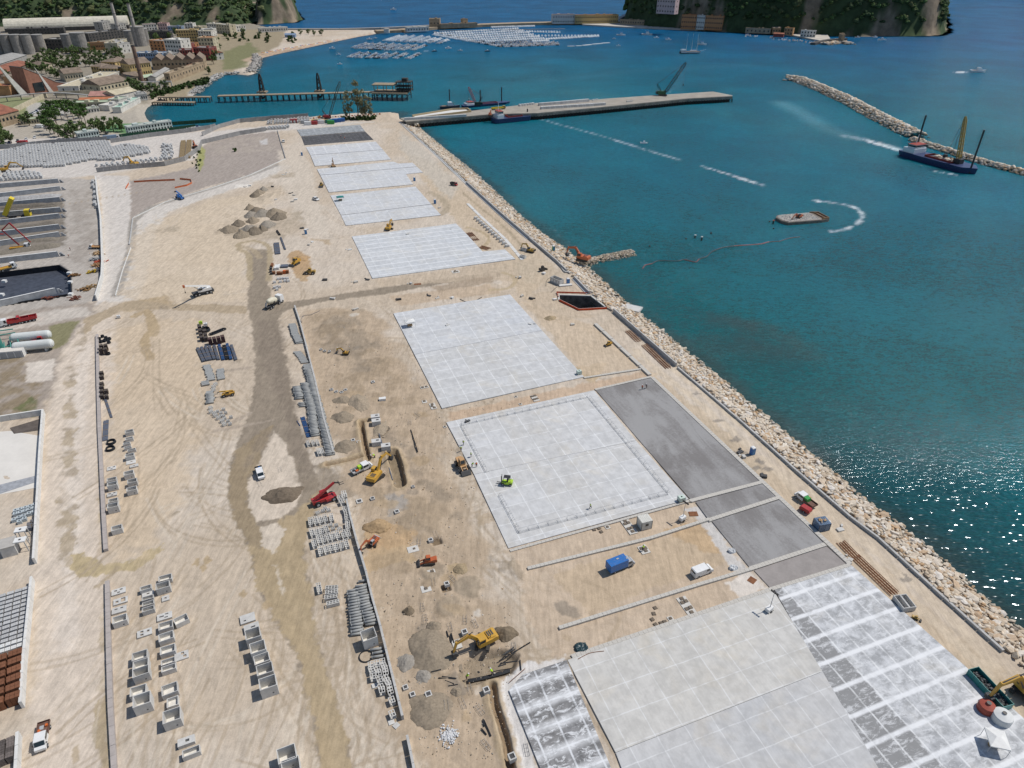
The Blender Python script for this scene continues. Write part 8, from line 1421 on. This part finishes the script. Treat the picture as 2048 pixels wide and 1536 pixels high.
BD_=[((45,262),(1035,230),34,6,DKW,rc('vault',(.60,.56,.46)),'long hall with a cream barrel roof at the foot of the wooded hill','vault',0,0,14),
((380,400),(530,400),22,13,DKW,GRW,'dark gutted factory block between the two groups of silos','flat',3,6,0),((70,285),(520,270),16,9,DKW,GRW,'long dark factory wing behind the silos','flat',2,16,0),((720,335),(1020,300),20,11,DKW,RG,'dark factory range behind the leaning chimney','flat',3,12,0),((835,255),(900,240),14,14,GRW,RG,'square factory tower in front of the barrel roof','flat',4,3,0),((960,260),(1020,250),14,12,GRW,RG,'smaller factory tower beside the chimneys','flat',3,3,0),
((855,425),(950,435),20,12,WHW,RG,'white factory office with a terraced roof below the chimneys','flat',2,7,0),((960,435),(1035,395),16,13,CRM,RG,'stepped wing of the white factory office','flat',2,8,0),((720,405),(850,400),8,9,OCH,RG,'long low factory shed with a rusty base','flat',1,10,0),((1170,310),(1370,310),10,10,DKW,GRW,'dark ruined wall with openings behind the apartments','flat',2,12,0),
((0,560),(225,480),32,6,GRW,RG,'grey striped long shed at the left edge, upper one','gable',0,0,3),((0,650),(260,545),26,6,RB,RSTR,'brown long shed at the left edge, lower one','gable',1,14,3),((245,560),(350,565),14,6,CRM,RB,'house with a brown hipped roof behind the sculptural museum','hip',1,4,3),
((530,655),(680,640),20,8,CRM,RB,'cream house with a brown gabled roof right of the sculptural museum','gable',1,7,4),((745,600),(825,605),16,9,YLW,RB,'yellow villa with a hipped roof, leftmost of three','hip',2,4,3),((830,575),(940,580),18,11,YLW,RB,'yellow villa with a hipped roof, middle and farthest of three','hip',2,5,3),((805,608),(950,612),14,8,YLW,RB,'yellow villa with a hipped roof, nearest of three','hip',2,6,3),((925,560),(970,560),12,11,YLW,RB,'small yellow tower house beside the three villas','hip',2,3,3),
((640,740),(970,615),20,5,WHW,CRM,'long low building with a flat beige roof and arcade','flat',1,20,0),((812,745),(1035,700),24,7,CRM,RB,'large cream hall with a dark brown gabled roof beside the museum road','gable',1,8,5),((1030,668),(1130,655),14,6,CRM,RB,'small brown-roofed hall at the foot of the brick chimney','gable',1,4,4),((1060,620),(1225,600),22,13,YLW,RB,'tall yellow building with a brown roof right of the brick chimney','gable',2,9,5),
((1228,560),(1640,545),30,10,TUF,RB,'ruined brick hall with a row of pointed gables','saw',1,14,5),((1370,660),(1640,560),6,8,TUF,TUF,'roofless ruined tuff wall near the shore','flat',1,12,0),((1250,650),(1360,580),8,4,WHW,RG,'low white shed among the ruins','gable',0,0,2),((1150,655),(1250,640),12,4,TUF,GRR,'low greenish-roofed ruin beside the brick chimney','gable',1,5,2),((1430,520),(1520,560),14,4,TUF,RSTR,'collapsed brown-roofed ruin beside the pointed gables','gable',0,0,2),
((1215,425),(1330,430),20,15,ORW,RG,'orange apartment house beside the tall chimney base','flat',4,4,0),((1340,455),(1470,460),20,20,WHW,WHW,'pale grey apartment house in the centre of the town','flat',4,6,0),((1425,340),(1600,335),16,16,YLW,CRM,'long yellow apartment house at the hill foot, left half','flat',4,9,0),((1600,340),(1705,340),16,15,WHW,CRM,'long pale apartment house at the hill foot, right half','flat',4,5,0),((1605,430),(1725,430),18,19,CRM,ORW,'tan apartment house nearest the beach','flat',4,5,0),((1100,490),(1215,490),14,9,BLW,WHW,'blue house in the lower town','flat',2,6,0),((1215,490),(1310,490),14,9,BLW,WHW,'pale blue house right of the blue one','flat',2,5,0),((1300,480),(1375,490),12,8,WHW,RG,'white house in the lower town','flat',2,4,0),((1455,490),(1555,485),14,12,REDW,RG,'dark red house left of another red one','flat',3,5,0),((1565,480),(1690,485),16,14,REDW,RG,'dark red house nearest the shore trees','flat',3,6,0),((1470,420),(1540,420),12,10,REDW,RG,'small red house between apartments','flat',2,3,0),((1530,410),(1600,400),12,9,ORW,RG,'low orange house between apartments','flat',2,3,0),((1440,370),(1530,365),10,7,WHW,RT,'red-roofed house below the yellow apartments','gable',1,4,2),((1690,470),(1735,480),10,8,WHW,RT,'white house with a red roof at the shore','gable',2,2,2),((1380,500),(1450,500),12,6,CRM,RG,'low cream house in the lower town','flat',1,3,0),((1230,365),(1330,360),12,6,CRM,RB,'low house behind the orange apartments','gable',1,4,2),
((1490,265),(1555,265),14,14,WHW,CRM,'white tall house under the hill wood','flat',4,3,0),((1560,270),(1620,275),12,10,CRM,CRM,'cream house beside the tall white one','flat',3,3,0),((1620,290),(1715,290),14,10,WHW,WHW,'white house with a pale roof under the hill','flat',2,5,0),((1665,260),(1740,262),14,13,WHW,CRM,'white house, left of the upper cluster','flat',3,4,0),((1740,265),(1845,272),14,13,CRM,WHW,'cream house, right of the upper cluster','flat',3,5,0),((1845,262),(1970,250),12,9,WHW,CRM,'long white house at the end of the upper cluster','flat',2,7,0),((1155,245),(1260,240),12,9,WHW,RT,'red-topped house near the silo pair','flat',2,5,0),((1270,240),(1345,240),12,10,PNW,RT,'pink house near the silo pair','flat',2,4,0),((1350,262),(1460,262),12,9,BLW,CRM,'bluish house under the hill','flat',2,5,0),
((720,805),(935,800),16,4,CRM,PNK,'long shed with a faded pink roof beside the bay','gable',0,0,3),((640,835),(940,825),10,3.5,OCH,rc('orange_roof',(.46,.17,.08)),'low hall with a bright orange roof','gable',0,0,1.5),((935,805),(1105,770),18,5,WHW,CRM,'beach building with a tan and white roof','gable',0,0,3),((525,870),(880,860),12,4,CRM,GRR,'long pale green roofed pavilion','flat',1,14,0),((880,890),(970,865),10,4,WHW,WHW,'white awning pavilion at the beach, lower','flat',0,0,0),((960,850),(1040,825),10,5,WHW,GRR,'white awning pavilion at the beach, upper','flat',0,0,0),((975,905),(1130,820),7,4,WHW,rc('mint',(.38,.55,.45)),'mint green terrace strip at the beach','flat',0,0,0),((1100,808),(1185,800),12,5,WHW,RG,'white beach hall at the jetty root','flat',1,5,0),((710,905),(800,895),8,3,WHW,GRR,'small pale green hut by the grove','flat',1,4,0),((170,1000),(340,985),10,3,CRM,GRR,'low yellow-green shed left of the grove','flat',1,8,0),((-60,1040),(180,975),34,9,TUF,RSTR,'large hall with a rusty red roof at the left edge','gable',1,8,5),((-200,770),(95,765),14,8,OCH,RSTR,'brown shed left of the museum sails','flat',0,0,0),
((2080,262),(2305,250),10,6,WHW,WHW,'white house row at the root of the far beach','flat',1,12,0),((2280,300),(2360,300),9,4,BLW,BLW,'small blue-roofed hut on the beach flat','gable',0,0,2)]
for a,b,dep,h,w,r,l,rf,fl,nw,rh in BD_: bld(D4(*a),D4(*b),dep,h,w,r,l,rf,fl,nw,rh=rh or None)
for a,b,l in (((159,283),(201,277),'left'),((259,270),(298,264),'middle'),((299,264),(346,257),'right')): bld(a,b,6,5.2,rc('hut_mint',(.55,.62,.58)),WHW,l+' white two-storey site hut along the green fence','flat',2,8,grp='site huts',name='site_hut',cat='hut')
m=MB()
for a,b,l in (((196,281),(336,263),'nearer'),((338,262),(392,255),'farther'),((345,250),(433,244),'shore side')): wall([a,b],2.5,.3,l+' dark green mesh fence around the site huts','fence',mat('green_fence',(.015,.06,.035),.8,.2,1),'green_fence',4)
# silos, chimneys
silm=rc('silo',(.27,.255,.235),.3)
for x,yb,yt,rp,l in ((3,108,58,11,'tall silo at the left edge behind the row'),(21,109,70,9.5,'first silo of the row of four'),(41,109,70,9.5,'second silo of the row of four'),(61,108,70,9.5,'third silo of the row of four'),(83,103,70,10,'fourth silo of the row of four'),(141,103,69,10,'left silo of the middle pair'),(165,106,66,13.5,'right and wider silo of the middle pair'),(283,92,54,12,'wide silo right of the two chimneys'),(292,89,58,9,'silo partly hidden at the right of the chimneys'),(262,88,62,8,'small dark silo between chimneys')):
    g=G(x,yb); h=hgt((x,yb),(x,yt)); r=rp/scl(yb); t=thing('silo',l,'silo',g,0,'concrete silos of the old factory'); MB().tube((0,0,0),(0,0,h),r,n=22).build('shaft',silm,t); MB().tube((0,0,h),(0,0,h+.8),r+.3,n=22).build('rim',GRW,t)
for b,tp,r0,m_,l in (((241,76),(222,6),2.9,rc('chimney_grey',(.40,.37,.34)),'left one of two tall grey factory chimneys'),((278,93),(255,8),2.9,rc('chimney_grey',(.40,.37,.34)),'right one of two tall grey factory chimneys'),((285,165),(267,92),2.4,rc('chimney_brick',(.20,.13,.10),.35),'dark brick chimney standing among the yellow villas')):
    g=G(*b); h=hgt(b,tp); t=thing('chimney',l,'chimney',g,0,'factory chimneys'); MB().tube((0,0,0),(0,0,h),r0,r0*.72,16).build('shaft',m_,t); MB().tube((0,0,h),(0,0,h+1),r0*.85,n=16).build('rim',DKW,t)
    for f in (.35,.7): MB().tube((0,0,h*f),(0,0,h*f+.5),r0*(1-.28*f)+.25,n=16).build('band',DKW,t)
# sculptural museum building
A,Bp=G(62,190),G(150,176); t=thing('museum_building','sculptural brown brick museum with a white sail-like fin rising at its left','building',A,yaw((62,190),(150,176)),'buildings of the town'); brk=rc('brick',(.33,.16,.11)); L=(Bp-A).length
MB().prof([(0,0),(L,0),(L,4),(L*.62,8),(L*.3,17),(L*.02,24)],0,22).build('wall',brk,t); MB().prof([(L*.62,8),(L*.3,17.2),(L*.02,24.2),(L*.02,24.8),(L*.3,17.9),(L*.62,8.7),(L,4.5),(L,4.0)],-.3,22.4).build('roof',RG,t)
MB().add([(-9,0,0),(-2,0,0),(-22,1,34),(-9,1.6,0),(-2,1.6,0),(-22,2,34)],[(0,1,2),(5,4,3),(0,3,4,1),(1,4,5,2),(2,5,3,0)]).build('sail_fin',WHW,t); MB().add([(18,-1,0),(22,-1,0),(12,0,24),(18,.5,0),(22,.5,0),(12,.6,24)],[(0,1,2),(5,4,3),(0,3,4,1),(1,4,5,2),(2,5,3,0)]).build('sail_fin',WHW,t); MB().box((10,-.2,6),(10,.6,8)).build('glass_front',glass,t)
for x in (25,42): g=G(x,172); t=thing('storage_tank','orange-brown round tank left of the museum fin','tank',g,0,'orange-brown round tanks'); MB().tube((0,0,0),(0,0,10),6,n=18).build('shell',OCH,t); MB().tube((0,0,10),(0,0,11.2),6.1,2,18).build('roof',RB,t)
P=[G(x,y,4.5) for x,y in spline([(-10,196),(40,190),(90,186),(130,186),(175,190)],6)]; t=thing('footbridge','grey elevated footbridge curving across in front of the museum','bridge',P[0]); m=MB(); o_=P[0]; [m.bar(a-o_,b-o_,3.2,.6) for a,b in zip(P[:-1],P[1:])]; m.build('deck',RG,t)
for p in P[::3]: q=p-o_; MB().bar((q.x,q.y,q.z-4.5),(q.x,q.y,q.z),.6).build('pier_column',GRW,t)
t=thing('colonnade','pale ruined colonnade below the brick chimney','ruin',G(264,178),yaw((264,178),(345,176))); L=(G(345,176)-G(264,178)).length; m=MB(); n_=11
for i in range(n_): MB().box((L*i/(n_-1),0,3),(1,1,6)).build('column',WHW,t)
MB().box((L/2,0,6.3),(L+1,1.4,.8)).build('beam',WHW,t)
# walls, cars, courts
for pts,l in (([(25,228),(60,210),(95,194)],'long pale wall along the museum road'),([(110,192),(160,190),(190,188)],'pale wall below the museum'),):
    wall(pts,4,.6,l,m=CRM,name='boundary_wall',seg=6)
cg_='cars in the town car parks'; cm_=[WHT,SILV,BLKP,DBLU,WHT,SILV]
def carrow(a,b,n_,lab,h=(0,8)):
    for i in range(n_): f=i/(n_-1); p=(a[0]+(b[0]-a[0])*f,a[1]+(b[1]-a[1])*f); car(p,(p[0]+h[0],p[1]+h[1]),cm_[rnd.randint(0,5)],lab,cg_)
carrow((54,234),(76,222),9,'parked car in the left column of the town car park',(6,3)); carrow((78,220),(100,212),8,'parked car in the upper left column of the town car park',(6,3)); carrow((105,218),(133,207),10,'parked car in the right column of the town car park',(5,5)); carrow((165,156),(195,150),6,'parked car behind the yellow villas'); carrow((148,128),(270,124),1+9,'parked car on the road under the town trees'); carrow((350,259),(395,254),9,'parked car in the row beside the site huts'); carrow((400,257),(430,254),5,'parked car at the end of the row beside the site huts'); carrow((110,190),(175,160),7,'parked car on the museum road'); carrow((112,283),(155,280),5,'parked car behind the block yard fence'); carrow((2,290),(70,276),5,'parked car at the left behind the fence')
truck((225,279),(245,277),'blue and white lorry parked along the dark fence',WHT,11,2.5,2.2,kind='box',bedm=mat('lorry_side',(.2,.27,.36),.5,.15),double=False,wr=.5,name='lorry',grp='lorries behind the fence'); truck((46,290),(36,290),'red box van behind the dark fence at left',RED,7,2.4,2,kind='box',bedm=RED,double=False,wr=.5,name='lorry',grp='lorries behind the fence'); van((78,256),(70,256),'white van beside the grove',WHT,1.3)
for i,(x,y,c_) in enumerate(((635,246,TEAL),(643,247,WHT),(651,246,YEL),(658,246,TEAL),(668,245,BLU),(676,244,BLU),(683,243,BLU),(610,247,SILV),(616,250,WHT),(628,249,RED),(631,246,YEL),(588,245,RED),(662,248,GRNP))): container((x,y),5.5,2.5,2.6,c_,'coloured container in the row at the head of the site',AX-R(15),door=False,grp='coloured containers at the head of the site')
for i in range(30): 
    g=G(600+i*5.5,239-i*.35); tag(MB().box((0,0,.5),(1.6,.5,1.0),tx=.8,ty=.5).build('road_barrier',ORA if i%2 else WHT,loc=(g.x,g.y,0),rz=rnd.uniform(-.3,.3)),('orange' if i%2 else 'white')+' plastic road barrier along the inner bay edge','barrier','road barriers along the inner bay')
# mole, quay, island buildings
def moleobj(pts,w,h,lab,m_=None): 
    P=[G(x,y,SEA) for x,y in pts]; t=thing('mole',lab,'mole',P[0]); m=MB(); [m.bar(a-P[0]+Vector((0,0,h/2)),b-P[0]+Vector((0,0,h/2)),w,h) for a,b in zip(P[:-1],P[1:])]; m.build('mole_body',m_ or TUF,t)
moleobj([(575,62),(680,62),(760,60),(860,55)],10,4,'long grey mole behind the far beach',GRW); moleobj([(752,66),(800,64),(870,58),(960,53),(1040,50),(1110,48.5),(1180,48),(1245,47.5)],24,4,'mole carrying the fort and the marina buildings')
struct(MB().prism([tuple(p) for p in gp([(1165,51),(1230,55),(1300,58),(1380,61),(1500,65),(1560,68),(1590,74),(1640,84),(1660,80),(1650,66),(1500,58),(1240,44),(1160,46)],SEA)],SEA-1,SEA+2.2).build('quay',mat('quay_pale',(.50,.46,.40),.9,.15,.1)))
IB=[((1105,48),(1149,47.5),14,15,WHW,RT,'white marina building with a red roof on the mole','flat',2,9),((1151,48),(1236,46.5),16,14,YLW,RT,'long yellow arcaded building on the mole','flat',2,22),((1240,49),(1288,51),8,8,TUF,TUF,'ruined tuff wall building at the island foot','flat',1,10),((1361,58),(1390,59),16,22,ORW,RT,'orange left wing of the big quay building','flat',3,7),((1391,59),(1407,60),17,22,WHW,RT,'white centre of the big quay building','flat',3,4),((1408,60),(1443,61.5),16,22,ORW,RT,'orange right wing of the big quay building','flat',3,8),((1544,68),(1560,68),8,9,OCH,RB,'brown boat house on the quay','gable',1,3),((1567,70),(1584,71),8,10,OCH,CRM,'ochre boat house on the quay','flat',2,3),((1546,74),(1566,75),7,5,REDW,RT,'red awning hut on the quay','gable',0,0),((1600,74),(1630,75),8,9,WHW,WHW,'white building at the end of the quay','flat',2,5),((1490,66),(1540,68),8,7,TUF,RG,'low tuff store under the cliff','flat',1,6),((859,56),(880,56),18,14,TUF,TUF,'square tuff fort on the mole','flat',1,3),((882,57),(955,54),12,6,TUF,TUF,'long low bastion right of the fort','flat',0,0),((926,54),(936,53.5),9,12,TUF,TUF,'small tower on the low bastion','flat',1,1),((815,64),(858,62),12,6,WHW,WHW,'white boatyard roofs left of the fort','flat',1,8),((768,66),(778,66),7,6,WHW,RG,'white dome hut at the boatyard','hip',0,0),((1676,80),(1682,84),4,9,TUF,TUF,'tall slab wall at the small island quay','flat',0,0)]
for a,b,dep,h,w,r,l,rf,fl,nw in IB: bld(a,b,dep,h,w,r,l,rf,fl,nw,z=SEA+2,grp='buildings on the mole and quay')
bld((1312,27),(1348,29),14,22,PNW,WHW,'pink villa with many windows in the island wood','flat',3,7,z=28,grp='buildings on the mole and quay')
for i in range(26): x=rnd.uniform(1490,1640); boat(rnd.randint(0,2),G(x,66+(x-1490)*.1+rnd.uniform(4,8),SEA),rnd.uniform(-.5,.5)+1.2,'small white boat at the pontoons below the island cliff','boats below the island',.9)
moleobj([(1625,90),(1650,84),(1690,80)],8,3,'low dark breakwater arm at the small island quay',DKW)
for i in range(46): 
    f=i/45; g=G(525+f*150,110-f*27+rnd.uniform(-2,1)); tag(MB().lathe([(1.3,1.9),(.7,2.4),(.05,2.6)],8).build('beach_umbrella',(ORA,YEL,WHT,BLU,RED)[i%5],loc=(g.x,g.y,0)),('orange','yellow','white','blue','red')[i%5]+' beach umbrella on the far beach','umbrella','beach umbrellas on the far beach')

for i,(x,y) in enumerate(((573,346),(566,350),(588,391),(580,387),(552,400),(592,400),(585,404),(604,457),(613,460),(625,485),(618,491),(650,561),(665,598),(500,372),(490,374),(545,374),(822,568),(905,597),(875,597),(858,592),(1040,556),(1088,548),(1044,593),(1062,598),(470,302),(905,460),(879,416),(798,600),(815,470),(700,500),(712,565),(735,560),(895,652),(765,800),(712,620),(935,845),(1060,650),(1110,600),(1145,650),(1527,954),(1680,1060),(1655,1045),(1700,1120),(1480,905),(1487,915),(1635,1050))):
    m=MB(); h_=rnd.uniform(.3,.8); m.box((0,0,h_/2),(rnd.uniform(.8,2.2),rnd.uniform(.6,1.2),h_)); m.box((rnd.uniform(-1.5,1.5),1.1,.15),(rnd.uniform(.4,1),.5,.3),rz=rnd.random())
    tag(m.build('concrete_piece',(conc,white,kerbm,dark)[i%4],loc=G(x,y),rz=rnd.uniform(-.6,.9)),('grey','white','pale','dark')[i%4]+' concrete pieces left lying on the sand of the site','concrete piece','loose pieces on the site')
